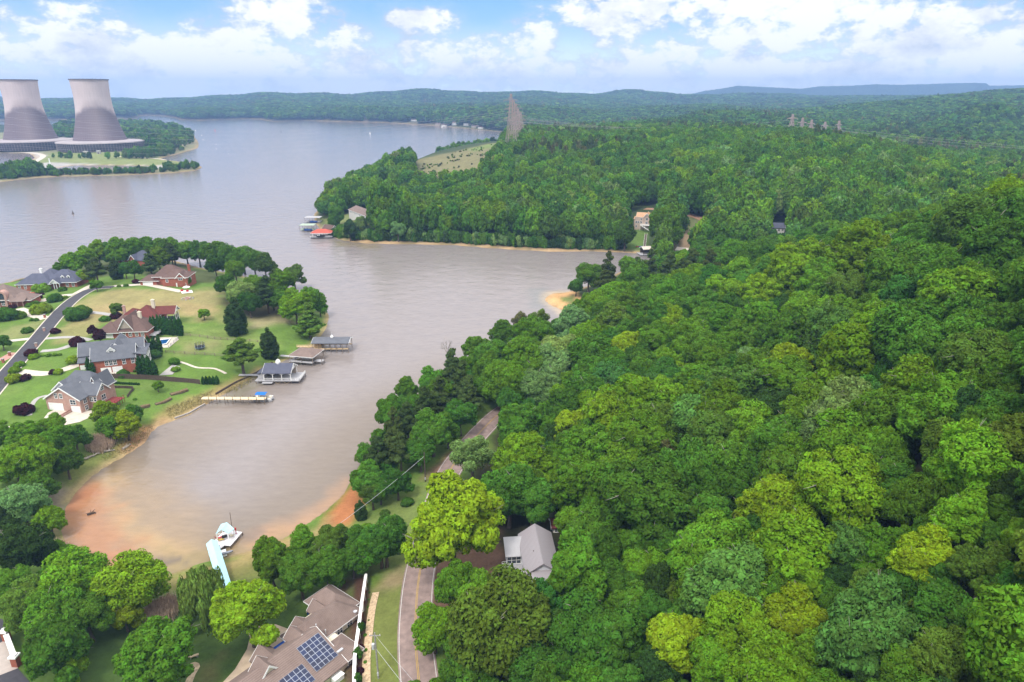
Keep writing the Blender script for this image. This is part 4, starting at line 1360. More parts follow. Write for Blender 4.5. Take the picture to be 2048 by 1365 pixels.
# ---------------- woods that read as one mass: one object of scattered trees
def low(seed, leaves, size, **kw):
    rs = np.random.RandomState(seed)
    C, T = broad_lobes(rs, **kw)
    return leaves_mesh('woodland_crown', T, leaves, size, rs, core=0.86, up=0.4, solid=C)
def low_pine(seed, n, size):
    rs = np.random.RandomState(seed)
    L = [(0, 0, 1.5 + 0.25 * i, 0.62 * (1 - i / 8), 0.62 * (1 - i / 8), 0.26) for i in range(6)] + [(0.4 * math.cos(i * 2), 0.4 * math.sin(i * 2), 1.3 + 0.17 * i, 0.25, 0.25, 0.18) for i in range(6)]
    return leaves_mesh('woodland_pine', L, n, size, rs, core=0.85, elong=1.7)
PROTO = [k.crown for k in BROAD[:5]] + [low(101, 2600, 0.10, n1=8, n2=9, small=0.2), low(102, 2600, 0.10, n1=9, n2=9, flat=1.25, cone=0.4, small=0.2), low(103, 2600, 0.10, n1=7, n2=10, small=0.22), low_pine(104, 800, 0.12),
         low(105, 420, 0.24, n1=6, n2=5, big=0.42, small=0.28), low(106, 420, 0.24, n1=5, n2=5, big=0.45, flat=1.15, small=0.28), low_pine(107, 160, 0.25)]
NNEAR, NMID, NFAR = 5, 3, 2
pts, sc, rt, kd_, tn = [], [], [], [], []
def scatter(x, y, z, R, zs, k, tint, far=1.0):
    pts.append((x, y, z)); sc.append((R, R, zs)); rt.append(rnd.uniform(0, 6.283)); kd_.append(k)
    tn.append(jitter(tint, 0.12) * far)
for r in EXTRA:
    scatter(*r['loc'], r['R'], r['zs'], rnd.randrange(NNEAR), r['tint'])
# polar scatter, coarser with distance
CLEAR = [poly_px(q) for q in ([(825, 325), (870, 308), (930, 296), (1000, 282), (1012, 290), (990, 325), (965, 362), (920, 376), (870, 384), (828, 372)], [(1258, 455), (1304, 452), (1302, 498), (1290, 512), (1245, 500)], [(1355, 425), (1410, 440), (1425, 470), (1400, 505), (1350, 505), (1365, 460)],
         [(640, 470), (640, 440), (690, 430), (760, 420), (750, 436), (725, 445), (690, 450), (700, 470), (680, 484), (660, 485)], [(1270, 415), (1312, 410), (1310, 470), (1262, 470)], [(1540, 448), (1572, 448), (1575, 470), (1535, 475)])]
TMID = ['fresh'] * 6 + ['mid'] * 7 + ['deep'] * 3 + ['bright'] * 3 + ['olive'] * 2 + ['blue'] * 1 + ['silver'] * 1
TFAR = ['fresh'] * 3 + ['mid'] * 5 + ['deep'] * 7 + ['olive'] * 2 + ['blue'] * 2 + ['dark'] * 6 + ['bright'] * 1
def clump(x, y, s=0.012):
    return wnoise(np.array([x]), np.array([y]), s, 9)[0]
N_ = 0
lv0, lv1 = math.log(420), math.log(8600)
ncell = 0
d = 420.0
rows = []
while d < 8000:
    sp = 8.0 if d < 1100 else max(8.0, d * 0.0072)
    rows.append((d, sp))
    d += sp * (0.92 if d < 2000 else 1.25)
cx_, cy_, cs_ = [], [], []
for d, sp in rows:
    n = int(1.62 * d / sp)
    u = -0.72 + 1.44 * (np.arange(n) + nrs.rand(n)) / n
    dd = d + sp * (nrs.rand(n) - 0.5)
    cx_.append(dd * np.sin(u)); cy_.append(dd * np.cos(u)); cs_.append(np.full(n, sp))
cx_, cy_, cs_ = np.concatenate(cx_), np.concatenate(cy_), np.concatenate(cs_)
sdm = grid_at(GSD, cx_, cy_)
zz = Hq(cx_, cy_)
ok = (sdm > 6 + 0.002 * np.hypot(cx_, cy_)) & (seg_sd(cx_, cy_, SH_PLANT) < -5)
ok &= ~((np.hypot(cx_, cy_) < 640) & (cx_ < -190))
ok &= ~((np.hypot(cx_, cy_) < 470) & (cx_ < 55))
CLEAR.append(np.concatenate([CLEAR[0][:5], CLEAR[0][:5][::-1] * 1.16]))
for c in CLEAR:
    ok &= seg_sd(cx_, cy_, c) < 0
# leave out what lies behind a hill or outside the frame
px_, py_, dp_ = (lambda q: q)(proj(cx_, cy_, zz + 16))
ok &= (px_ > -260) & (px_ < 2310)
vis = np.ones(len(cx_), bool)
for f_ in np.linspace(0.25, 0.97, 40):
    lz = CAMZ + (zz + 30 - CAMZ) * f_
    vis &= Hq(cx_ * f_, cy_ * f_) < lz + 4
ok &= vis
FARH = [(903, 251), (927, 252), (943, 256), (956, 258), (822, 243), (961, 221), (983, 220), (912, 231), (870, 252), (884, 253)]
cl_ = wnoise(cx_, cy_, 0.011, 9)
cp_ = wnoise(cx_, cy_, 0.02, 4)
for x, y, z, sp, c, c2, sdv in zip(cx_[ok], cy_[ok], zz[ok], cs_[ok], cl_[ok], cp_[ok], sdm[ok]):
    d = math.hypot(x, y)
    R = max(5.0, sp * 0.66) * rnd.uniform(0.75, 1.25)
    if d < 480 and not free(x, y, R * 0.8, 0.7):
        continue
    if d < 620 and blocked(x, y, z + 10, R):
        continue
    if 2200 < d < 4600:
        bx, by, _b = proj(x, y, z)
        if any(abs(bx - hx - 5) < 9 and -1 < by - hy < 7 for hx, hy in FARH):
            continue
    pine = (c > 0.42) and rnd.random() < (0.6 if d < 1300 else 0.35)
    tint = ('pine' if rnd.random() < 0.75 else 'brown') if pine else rnd.choice((TMID if c2 > -0.3 else TMID + ['deep', 'deep', 'mid', 'mid', 'dark']) if d < 1350 else TFAR)
    if d < 1350:
        k = NNEAR + NMID if pine else NNEAR + rnd.randrange(NMID)
        zs = R * rnd.uniform(1.4, 1.9) if d < 620 else R * rnd.uniform(1.1, 1.5)
        zs = min(zs, 10)
    else:
        k = NNEAR + NMID + 1 + (NFAR if pine else rnd.randrange(NFAR))
        zs = min(R * rnd.uniform(0.9, 1.35), 10)
    scatter(x, y, z - 0.3, R, zs, k, tint, 1.0 if d < 1350 else 0.85)
# bushes along the foot of the far shore woods
for px in np.arange(662, 1250, 4.0):
    py = np.interp(px, [660, 705, 800, 920, 1040, 1100, 1240], [478, 484, 487.5, 490, 498, 501, 503])
    q = G(px + rnd.uniform(-2, 2), py - rnd.uniform(4.5, 8))
    R = rnd.uniform(1.6, 3.4)
    scatter(q.x, q.y, q.z - 1.4 * R, R, R * 1.6, NNEAR + rnd.randrange(NMID), rnd.choice(['deep', 'mid', 'dark', 'fresh', 'silver']))
for _ in range(800):
    px, py = rnd.uniform(836, 1000), rnd.uniform(290, 375)
    if seg_sd(np.array([px]), np.array([py]), np.array([(835, 322), (870, 311), (930, 300), (1000, 287), (985, 325), (955, 360), (880, 380), (832, 370)]))[0] > 0:
        q = G(px, py)
        if wnoise(np.array([q.x]), np.array([q.y]), 0.045, 2)[0] < 0.15:
            continue
        R = rnd.uniform(0.5, 1.3)
        scatter(q.x, q.y, q.z - 0.9 * R, R, R, NNEAR + rnd.randrange(NMID), rnd.choice(['olive', 'brown', 'fresh', 'brown', 'silver', 'brown']))
# the plant's own woods and hedgerows
def belt(line, n, R0, R1, tints, spread=4.0, zf=1.2):
    L = [G(*a) for a in line]
    seg = [(L[i + 1] - L[i]).length for i in range(len(L) - 1)]
    for _ in range(n):
        t = rnd.random() * sum(seg)
        i = 0
        while t > seg[i] and i < len(seg) - 1:
            t -= seg[i]
            i += 1
        q = L[i].lerp(L[i + 1], min(1, t / seg[i]))
        x, y = q.x + rnd.gauss(0, spread), q.y + rnd.gauss(0, spread)
        R = rnd.uniform(R0, R1)
        if float(grid_at(GSD, x, y)) < 1.5:
            continue
        scatter(x, y, max(H(x, y), 0) - 0.2 - 0.5 * R, R, R * rnd.uniform(0.9, 1.4) * zf, NNEAR + rnd.randrange(NMID), rnd.choice(tints))
belt([(-60, 362), (0, 359), (60, 353), (120, 349), (200, 348), (300, 345), (350, 342)], 230, 1.5, 3.0, ['mid', 'deep', 'fresh', 'dark', 'olive'], 6)
belt([(20, 356), (50, 351), (80, 349)], 26, 4.5, 7, ['mid', 'fresh', 'deep'], 8)
belt([(330, 339), (395, 337)], 50, 2, 3.6, ['mid', 'deep', 'olive', 'fresh'], 7)
belt([(250, 318), (300, 314), (340, 311), (352, 305)], 80, 3, 5.5, ['mid', 'fresh', 'deep', 'olive'], 14)
belt([(120, 316), (140, 317), (185, 318)], 14, 2, 4, ['olive', 'mid', 'fresh'], 3)
PW = poly_px([(100, 285), (180, 275), (290, 300), (330, 305), (355, 303), (388, 292), (388, 276), (350, 260), (300, 253), (120, 252)])
px0, px1, py0, py1 = PW[:, 0].min(), PW[:, 0].max(), PW[:, 1].min(), PW[:, 1].max()
for _ in range(3200):
    x, y = px0 + (px1 - px0) * rnd.random(), py0 + (py1 - py0) * rnd.random()
    if seg_sd(np.array([x]), np.array([y]), PW)[0] > 4:
        R = rnd.uniform(5, 8)
        scatter(x, y, H(x, y), R, R * rnd.uniform(0.9, 1.4), NNEAR + NMID + 1 + rnd.randrange(NFAR), rnd.choice(['dark', 'deep', 'mid', 'deep', 'olive', 'fresh']))
print('WOODLAND', len(pts))
me = bpy.data.meshes.new('woodland')
me.vertices.add(len(pts))
me.vertices.foreach_set('co', np.array(pts, np.float32).ravel())
for nm, ty, key, arr in (('scl', 'FLOAT_VECTOR', 'vector', np.array(sc)), ('rot', 'FLOAT', 'value', np.array(rt)), ('kind', 'INT', 'value', np.array(kd_, np.int32)), ('tint', 'FLOAT_COLOR', 'color', np.concatenate([np.array(tn), np.ones((len(tn), 1))], 1))):
    at = me.attributes.new(nm, ty, 'POINT')
    at.data.foreach_set(key, arr.astype(np.int32 if ty == 'INT' else np.float32).ravel())
wood = tag(link('woodland', me), kind='stuff')
ng = bpy.data.node_groups.new('woodland_scatter', 'GeometryNodeTree')
ng.interface.new_socket('Geometry', in_out='INPUT', socket_type='NodeSocketGeometry')
ng.interface.new_socket('Geometry', in_out='OUTPUT', socket_type='NodeSocketGeometry')
gi, go = ng.nodes.new('NodeGroupInput'), ng.nodes.new('NodeGroupOutput')
jn = ng.nodes.new('GeometryNodeJoinGeometry')
def named(nm, ty):
    a = ng.nodes.new('GeometryNodeInputNamedAttribute')
    a.data_type = ty
    a.inputs[0].default_value = nm
    return [s for s in a.outputs if s.enabled and s.name == 'Attribute'][0]
aS, aR, aK = named('scl', 'FLOAT_VECTOR'), named('rot', 'FLOAT'), named('kind', 'INT')
cr = ng.nodes.new('ShaderNodeCombineXYZ')
ng.links.new(aR, cr.inputs[2])
for i, m in enumerate(PROTO):
    src = bpy.data.objects.new('woodland_tree', m)
    oi = ng.nodes.new('GeometryNodeObjectInfo')
    oi.inputs['Object'].default_value = src
    oi.inputs['As Instance'].default_value = True
    cmp_ = ng.nodes.new('FunctionNodeCompare')
    cmp_.data_type = 'INT'
    cmp_.operation = 'EQUAL'
    ng.links.new(aK, [s for s in cmp_.inputs if s.enabled][0])
    [s for s in cmp_.inputs if s.enabled][1].default_value = i
    io = ng.nodes.new('GeometryNodeInstanceOnPoints')
    ng.links.new(gi.outputs[0], io.inputs['Points'])
    ng.links.new(cmp_.outputs[0], io.inputs['Selection'])
    ng.links.new(oi.outputs['Geometry'], io.inputs['Instance'])
    ng.links.new(cr.outputs[0], io.inputs['Rotation'])
    ng.links.new(aS, io.inputs['Scale'])
    ng.links.new(io.outputs[0], jn.inputs[0])
ng.links.new(jn.outputs[0], go.inputs[0])
md = wood.modifiers.new('scatter', 'NODES')
md.node_group = ng
# ------------------------------------------------------------------ roads, drives, paths
import bmesh
M_ROAD = mat('worn_asphalt', (0.235, 0.170, 0.150), 0.9, 0.25, 0.6, bump=0.2)
M_ASPH = mat('fresh_asphalt', (0.055, 0.052, 0.060), 0.85, 0.2, 0.8)
M_CONC = mat('concrete', (0.50, 0.445, 0.37), 0.9, 0.15, 0.8)
M_CONCG = mat('grey_concrete', (0.34, 0.32, 0.30), 0.9, 0.15, 0.8)
M_TAN = mat('tan_concrete', (0.50, 0.385, 0.28), 0.9, 0.12, 0.8)
M_WHITE = mat('white_paint', (0.78, 0.77, 0.75), 0.6, 0.05, 2.0)
M_LINE = mat('line_white', (0.50, 0.47, 0.44), 0.8, 0.15, 4.0)
M_YELL = mat('line_yellow', (0.42, 0.27, 0.06), 0.8, 0.15, 4.0)
M_WOOD = mat('weathered_wood', (0.21, 0.16, 0.12), 0.9, 0.35, 4.0)
M_NEWWOOD = mat('new_timber', (0.55, 0.40, 0.23), 0.8, 0.2, 4.0)
M_DARKW = mat('dark_timber', (0.085, 0.06, 0.045), 0.9, 0.35, 3.0)
M_GREYW = mat('grey_deck', (0.36, 0.35, 0.36), 0.9, 0.2, 3.0)
M_REDDECK = mat('red_deck', (0.20, 0.035, 0.03), 0.8, 0.2, 3.0)
M_GLASS = mat('window_glass', (0.035, 0.045, 0.06), 0.12, 0.3, 1.0, spec=0.6)
M_CREAM = mat('cream_siding', (0.62, 0.555, 0.43), 0.85, 0.06, 1.0)
M_TAUPE = mat('taupe_siding', (0.36, 0.30, 0.25), 0.85, 0.1, 1.0)
M_BLUE = mat('blue_paint', (0.01, 0.06, 0.27), 0.5, 0.1, 1.0)
M_SKYB = mat('pale_blue_metal', (0.40, 0.66, 0.74), 0.5, 0.06, 0.7)
M_RED = mat('red_paint', (0.42, 0.03, 0.03), 0.5, 0.1, 2.0)
M_METAL = mat('galvanised', (0.42, 0.42, 0.44), 0.45, 0.15, 2.0, spec=0.5)
M_STEEL = mat('rusty_lattice', (0.36, 0.27, 0.25), 0.8, 0.2, 0.2)
M_BLACK = mat('black_rubber', (0.015, 0.015, 0.017), 0.7, 0.1, 2.0)
M_BRICK = brick_mat('red_brick', (0.27, 0.062, 0.034), (0.34, 0.092, 0.052), (0.27, 0.17, 0.13))
M_PINK = brick_mat('pink_brick', (0.36, 0.19, 0.15), (0.43, 0.24, 0.19), (0.45, 0.38, 0.34))
R_GREY = shingle_mat('grey_shingle', (0.075, 0.08, 0.095), (0.155, 0.16, 0.18))
R_SLATE = shingle_mat('slate_shingle', (0.055, 0.058, 0.085), (0.115, 0.12, 0.16))
R_BROWN = shingle_mat('brown_shingle', (0.085, 0.052, 0.044), (0.16, 0.105, 0.09))
R_RED = shingle_mat('dark_red_shingle', (0.085, 0.026, 0.022), (0.16, 0.052, 0.044))
R_TAN = shingle_mat('tan_shingle', (0.120, 0.086, 0.074), (0.25, 0.185, 0.16))
R_ORANGE = shingle_mat('orange_shingle', (0.36, 0.21, 0.12), (0.50, 0.31, 0.19))
R_REDMETAL = mat('red_roof_metal', (0.42, 0.07, 0.04), 0.6, 0.15, 1.0)

def corrug(name, c, sc=5.0, rot=0.0):
    t = NT(name)
    p = t.principled(0.45, 0.4)
    tc = t.n('ShaderNodeTexCoord')
    mp = t.n('ShaderNodeMapping')
    mp.inputs['Rotation'].default_value = (0, 0, rot)
    t.l(tc.outputs['Object'], mp.inputs['Vector'])
    w = t.n('ShaderNodeTexWave', wave_type='BANDS', bands_direction='X')
    w.inputs['Scale'].default_value = sc
    t.l(mp.outputs[0], w.inputs['Vector'])
    nz = t.noise(1.2, 5)
    a = t.mixc(t.math('MULTIPLY', w.outputs[0], 0.35), c, tuple(x * 0.72 for x in c))
    t.l(t.mixc(t.math('MULTIPLY', nz.outputs[0], 0.4), a, (c[0] * 0.8, c[1] * 0.7, c[2] * 0.66)), p.inputs['Base Color'])
    t.l(t.bump(w.outputs[0], 0.5, 0.05), p.inputs['Normal'])
    return t.m
R_METAL = corrug('pale_roof_metal', (0.30, 0.275, 0.29), 1.3)
R_METALX = corrug('pale_porch_metal', (0.37, 0.365, 0.38), 1.4)

def spline(P3, step=2.0):
    out = []
    n = len(P3)
    for i in range(n - 1):
        p0, p1, p2, p3 = P3[max(i - 1, 0)], P3[i], P3[i + 1], P3[min(i + 2, n - 1)]
        k = max(2, int((p2 - p1).length / step))
        for q in range(k):
            t = q / k
            out.append(0.5 * ((2 * p1) + (p2 - p0) * t + (2 * p0 - 5 * p1 + 4 * p2 - p3) * t * t + (3 * p1 - p0 - 3 * p2 + p3) * t ** 3))
    out.append(P3[-1])
    return out

def ribbon(name, px, width, m, lift=0.08, off=0.0, step=2.0, dash=None):
    L = spline([G(*p) if not isinstance(p, Vector) else p for p in px], step)
    verts, faces = [], []
    nx = 5
    for i, p in enumerate(L):
        d = (L[min(i + 1, len(L) - 1)] - L[max(i - 1, 0)])
        d.z = 0
        d.normalize()
        s = Vector((d.y, -d.x, 0))
        for k in range(nx):
            o = off + width * (k / (nx - 1) - 0.5)
            q = p + s * o
            verts.append((q.x, q.y, max(H(q.x, q.y), 0.05) + lift))
    for i in range(len(L) - 1):
        for k in range(nx - 1):
            a = i * nx + k
            faces.append((a, a + 1, a + nx + 1, a + nx))
    return tag(link(name, mesh_from(name, verts, faces, [m], True)), kind='structure')

def pad(name, px, m, lift=0.09, kind='structure'):
    bm = bmesh.new()
    pts = [G(*p) for p in px]
    f = bm.faces.new([bm.verts.new((p.x, p.y, 0)) for p in pts])
    bm.normal_update()
    if f.normal.z < 0:
        f.normal_flip()
    bmesh.ops.triangulate(bm, faces=bm.faces[:])
    for _ in range(3):
        bmesh.ops.subdivide_edges(bm, edges=[e for e in bm.edges if e.calc_length() > 2.0], cuts=1, use_grid_fill=True)
    for v in bm.verts:
        v.co.z = max(H(v.co.x, v.co.y), 0.05) + lift
    bmesh.ops.triangulate(bm, faces=bm.faces[:])
    me = bpy.data.meshes.new(name)
    bm.to_mesh(me)
    bm.free()
    me.materials.append(m)
    return tag(link(name, me), kind=kind)

ROADPX = [(846, 1460), (838, 1365), (832, 1300), (831, 1250), (834, 1190), (839, 1150), (848, 1105), (860, 1055), (876, 1000), (893, 955), (915, 920), (945, 882), (972, 853), (1000, 828), (1045, 795), (1090, 762)]
ribbon('road', ROADPX, 7.0, M_ROAD, 0.10)
ribbon('road_centre_line', ROADPX, 0.11, M_YELL, 0.115, -0.13)
ribbon('road_centre_line', ROADPX, 0.11, M_YELL, 0.115, 0.13)
ribbon('road_edge_line', ROADPX, 0.13, M_LINE, 0.115, -3.15)
ribbon('road_edge_line', ROADPX, 0.13, M_LINE, 0.115, 3.15)
LANE = [(-60, 838), (0, 765), (40, 718), (75, 678), (104, 643), (124, 621), (142, 604), (160, 591), (182, 580), (205, 576), (226, 575)]
ribbon('road_kerb', LANE, 6.9, M_CONC, 0.12)
ribbon('lane', LANE, 5.9, M_ASPH, 0.15)
for nm, px, w, m in [('driveway', [(-20, 864), (40, 855), (84, 848), (112, 838)], 3.6, M_CONC), ('path', [(59, 832), (61, 818), (68, 804), (78, 796), (94, 792)], 1.5, M_CONCG), ('driveway', [(41, 744), (90, 748), (131, 739), (170, 724)], 4.0, M_CONC),
                     ('driveway', [(82, 703), (115, 700), (140, 692), (156, 686)], 3.0, M_CONCG), ('driveway', [(90, 678), (143, 675), (182, 681)], 2.8, M_CONCG), ('driveway', [(5, 684), (62, 678)], 3.0, M_CONC), ('driveway', [(172, 624), (200, 627), (226, 631)], 3.0, M_CONCG),
                     ('driveway', [(226, 573), (260, 571), (292, 570), (326, 576), (364, 584)], 4.4, M_CONC), ('driveway', [(36, 618), (62, 629), (92, 638)], 5.0, M_CONC), ('driveway', [(80, 604), (110, 594), (148, 590)], 5.0, M_CONC), ('driveway', [(152, 588), (172, 577), (186, 570)], 4.0, M_CONC),
                     ('path', [(452, 748), (430, 738), (395, 736), (372, 728), (352, 722)], 1.2, M_CONC), ('driveway', [(0, 722), (16, 714), (30, 706)], 4.0, mat('pink_paving', (0.40, 0.22, 0.18), 0.9, 0.15, 2.0)), ('path', [(1000, 1180), (1012, 1150), (1018, 1120)], 1.2, M_CONCG),
                     ('track', [(1290, 418), (1340, 424), (1385, 432), (1420, 445)], 6.0, mat('clay_track', (0.33, 0.19, 0.12), 0.95, 0.2, 0.5)), ('shore_road', [(70, 324), (86, 312), (60, 306), (10, 305)], 9.0, M_CONC), ('shore_road', [(230, 313), (300, 317), (330, 320)], 8.0, M_CONC)]:
    ribbon(nm, px, w, m)
pad('driveway', [(97, 826), (120, 816), (150, 822), (192, 822), (184, 834), (160, 845), (128, 852), (96, 850), (84, 842)], M_CONC, 0.12)
pad('driveway', [(195, 754), (240, 754), (238, 746), (200, 746)], M_CONC, 0.12)
pad('patio', [(361, 582), (384, 581), (386, 586), (364, 588)], M_WHITE, 0.13)
pad('patio', [(310, 676), (354, 675), (358, 680), (338, 696), (306, 697)], M_CONC, 0.12)
pad('patio', [(318, 752), (345, 730), (360, 734), (345, 750)], M_CONCG, 0.12)
pad('driveway', [(491, 1254), (520, 1249), (552, 1250), (584, 1262), (560, 1290), (520, 1320), (470, 1372), (440, 1372), (470, 1340), (494, 1300), (500, 1276)], M_TAN, 0.10)
pad('driveway', [(-30, 1300), (12, 1282), (22, 1310), (36, 1338), (-30, 1364)], mat('pale_drive', (0.42, 0.36, 0.32), 0.9, 0.1, 1.0), 0.12)
pad('lane', [(-30, 1364), (36, 1338), (62, 1368), (-30, 1420)], M_ASPH, 0.11)
pad('lane', [(-30, 1302), (12, 1283), (6, 1240), (-30, 1230)], M_ASPH, 0.11)
ribbon('path', [(374, 1376), (384, 1350), (393, 1335), (388, 1330), (378, 1334)], 1.3, mat('flagstones', (0.40, 0.31, 0.20), 0.9, 0.4, 1.6))
ribbon('gravel_channel', [(732, 1400), (733, 1365), (733, 1320), (738, 1270), (744, 1220), (752, 1186)], 1.5, mat('stone_riprap', (0.44, 0.32, 0.20), 0.95, 0.4, 2.0), 0.14)

# ------------------------------------------------------------------ houses
class House:
    def __init__(self, name, label, cat, A, B, wall, roof, group=None, zA=None, trim=None):
        if not isinstance(A, Vector):
            A, B = (G(*A), G(*B)) if zA is None else (Vector((*P(A[0], A[1], zA), 0)), Vector((*P(B[0], B[1], zA), 0)))
        d = B - A
        self.W = math.hypot(d.x, d.y)
        self.rz = math.atan2(d.y, d.x)
        c, s = math.cos(self.rz), math.sin(self.rz)
        zs = [H(A.x + c * u - s * v, A.y + s * u + c * v) for u in (0, self.W) for v in (0, 8)]
        self.z = (min(zs) + max(zs)) / 2 if zA is None else 0
        self.dig = (max(zs) - min(zs)) / 2 + 0.6 if zA is None else 0
        self.root = thing(name, label, cat, (A.x, A.y, self.z), self.rz, group)
        self.wall, self.roof, self.trim = wall, roof, trim or M_WHITE
        self.wm, self.rm, self.tm, self.extra = {}, {}, MB(), []
    def w(self, m=None):
        m = m or self.wall
        return self.wm.setdefault(m.name, (MB(), m))[0]
    def r(self, m=None):
        m = m or self.roof
        return self.rm.setdefault(m.name, (MB(), m))[0]
    def block(self, x0, x1, y0, y1, h, z0=None, m=None):
        self.w(m).box(x0, x1, y0, y1, -self.dig if z0 is None else z0, h)
    def _ex(self, mb, prof, a, b, axis):
        n = len(prof)
        V = []
        for t in (a, b):
            V += [((t, p[0], p[1]) if axis == 'x' else (p[0], t, p[1])) for p in prof]
        i = len(mb.v)
        mb.v += V
        fl = axis == 'x'
        f0, f1 = tuple(i + k for k in range(n)), tuple(i + n + k for k in reversed(range(n)))
        fs = [f0, f1] + [(i + k, i + n + k, i + n + (k + 1) % n, i + (k + 1) % n) for k in range(n)]
        for f in fs:
            mb.f.append(f if not fl else tuple(reversed(f)))
            mb.mi.append(0)
    def gable(self, x0, x1, y0, y1, z, rise, axis='x', over=0.45, m=None, wm=None, ends=True, rake=True):
        p0, p1 = (y0, y1) if axis == 'x' else (x0, x1)
        a, b = (x0, x1) if axis == 'x' else (y0, y1)
        mid = (p0 + p1) / 2
        k = rise / (mid - p0)
        o = over
        th = 0.22
        prof = [(p0 - o, z - o * k), (mid, z + rise), (p1 + o, z - o * k), (p1 + o, z - o * k + th), (mid, z + rise + th * 1.2), (p0 - o, z - o * k + th)]
        self._ex(self.r(m), prof, a - o, b + o, axis)
        if ends:
            self._ex(self.w(wm), [(p0, z - 0.01), (p1, z - 0.01), (mid, z + rise - 0.02)], a, b, axis)
        if rake:
            pr = [(p0 - o - 0.02, z - o * k - 0.22), (mid, z + rise - 0.22), (p1 + o + 0.02, z - o * k - 0.22), (p1 + o + 0.02, z - o * k + th + 0.03), (mid, z + rise + th + 0.06), (p0 - o - 0.02, z - o * k + th + 0.03)]
            self._ex(self.tm, pr, a - o - 0.07, a - o - 0.005, axis)
            self._ex(self.tm, pr, b + o + 0.005, b + o + 0.07, axis)
    def hip(self, x0, x1, y0, y1, z, rise, over=0.5, m=None):
        x0, x1, y0, y1 = x0 - over, x1 + over, y0 - over, y1 + over
        r = min(x1 - x0, y1 - y0) / 2
        if x1 - x0 >= y1 - y0:
            a, b = (x0 + r, (y0 + y1) / 2, z + rise), (x1 - r, (y0 + y1) / 2, z + rise)
        else:
            a, b = ((x0 + x1) / 2, y0 + r, z + rise), ((x0 + x1) / 2, y1 - r, z + rise)
        mb = self.r(m)
        e = [(x0, y0, z - 0.1), (x1, y0, z - 0.1), (x1, y1, z - 0.1), (x0, y1, z - 0.1)]
        if x1 - x0 >= y1 - y0:
            fs = [(e[0], e[1], b, a), (e[1], e[2], b), (e[2], e[3], a, b), (e[3], e[0], a)]
        else:
            fs = [(e[0], e[1], a), (e[1], e[2], b, a), (e[2], e[3], b), (e[3], e[0], a, b)]
        for f in fs:
            mb.face(f)
        mb.face(e[::-1])
        t = self.tm   # fascia
        t.box(x0 - 0.04, x1 + 0.04, y0 - 0.05, y0 - 0.005, z - 0.32, z - 0.08)
        t.box(x0 - 0.04, x1 + 0.04, y1 + 0.005, y1 + 0.05, z - 0.32, z - 0.08)
        t.box(x0 - 0.05, x0 - 0.005, y0, y1, z - 0.32, z - 0.08)
        t.box(x1 + 0.005, x1 + 0.05, y0, y1, z - 0.32, z - 0.08)
    def shed(self, x0, x1, y0, y1, z0, z1, m=None, axis='y'):
        """single slope: z0 at the low edge (x0 or y0), z1 at the high one"""
        if axis == 'y':
            prof = [(y0, z0), (y1, z1), (y1, z1 + 0.2), (y0, z0 + 0.2)]
            self._ex(self.r(m), prof, x0, x1, 'x')
        else:
            prof = [(x0, z0), (x1, z1), (x1, z1 + 0.2), (x0, z0 + 0.2)]
            self._ex(self.r(m), prof, y0, y1, 'y')
    def opening(self, kind, side, u, v, zc, w, h, m=None, pane=M_GLASS, fr=0.12):
        """window / door / garage door on a wall: side f (plane y=v), b, l (plane x=v), r; u runs along the wall"""
        def bx(mb, a0, a1, z0, z1, d0, d1):
            if side == 'f':
                mb.box(a0, a1, v - d1, v - d0, z0, z1)
            elif side == 'b':
                mb.box(a0, a1, v + d0, v + d1, z0, z1)
            elif side == 'l':
                mb.box(v - d1, v - d0, a0, a1, z0, z1)
            else:
                mb.box(v + d0, v + d1, a0, a1, z0, z1)
        m = m or M_WHITE
        a0, a1, z0, z1 = u - w / 2, u + w / 2, zc - h / 2, zc + h / 2
        if kind == 'garage_door':
            mb = MB()
            bx(mb, a0 - 0.2, a1 + 0.2, z1, z1 + 0.2, -0.05, 0.1)
            bx(mb, a0 - 0.2, a0, z0, z1, -0.05, 0.1)
            bx(mb, a1, a1 + 0.2, z0, z1, -0.05, 0.1)
            for k in range(4):
                bx(mb, a0, a1, z0 + h * k / 4 + 0.02, z0 + h * (k + 1) / 4 - 0.03, -0.05, 0.05)
            mb.build('garage_door', m, self.root)
            return
        mb = MB()
        bx(mb, a0 - fr, a1 + fr, z1, z1 + fr, -0.05, 0.09)
        bx(mb, a0 - fr, a1 + fr, z0 - fr, z0, -0.05, 0.12)
        bx(mb, a0 - fr, a0, z0, z1, -0.05, 0.09)
        bx(mb, a1, a1 + fr, z0, z1, -0.05, 0.09)
        if w > 0.9:
            bx(mb, u - 0.04, u + 0.04, z0, z1, 0.0, 0.08)
        if h > 1.2 and kind == 'window':
            bx(mb, a0, a1, zc - 0.04, zc + 0.04, 0.0, 0.08)
        o = mb.build(kind, m, self.root)
        pb = MB()
        bx(pb, a0, a1, z0, z1, -0.05, 0.03)
        pb.build('pane', pane, o)
    def win(self, side, u, v, zc, w=1.1, h=1.5, m=None):
        self.opening('window', side, u, v, zc, w, h, m)
    def chimney(self, x, y, z0, z1, w=1.0, m=None):
        mb = MB().box(x - w / 2, x + w / 2, y - w / 2, y + w / 2, z0, z1).box(x - w / 2 - 0.12, x + w / 2 + 0.12, y - w / 2 - 0.12, y + w / 2 + 0.12, z1, z1 + 0.25)
        mb.box(x - w / 4, x + w / 4, y - w / 4, y + w / 4, z1 + 0.25, z1 + 0.55)
        self.extra.append(('chimney', mb, m or self.wall))
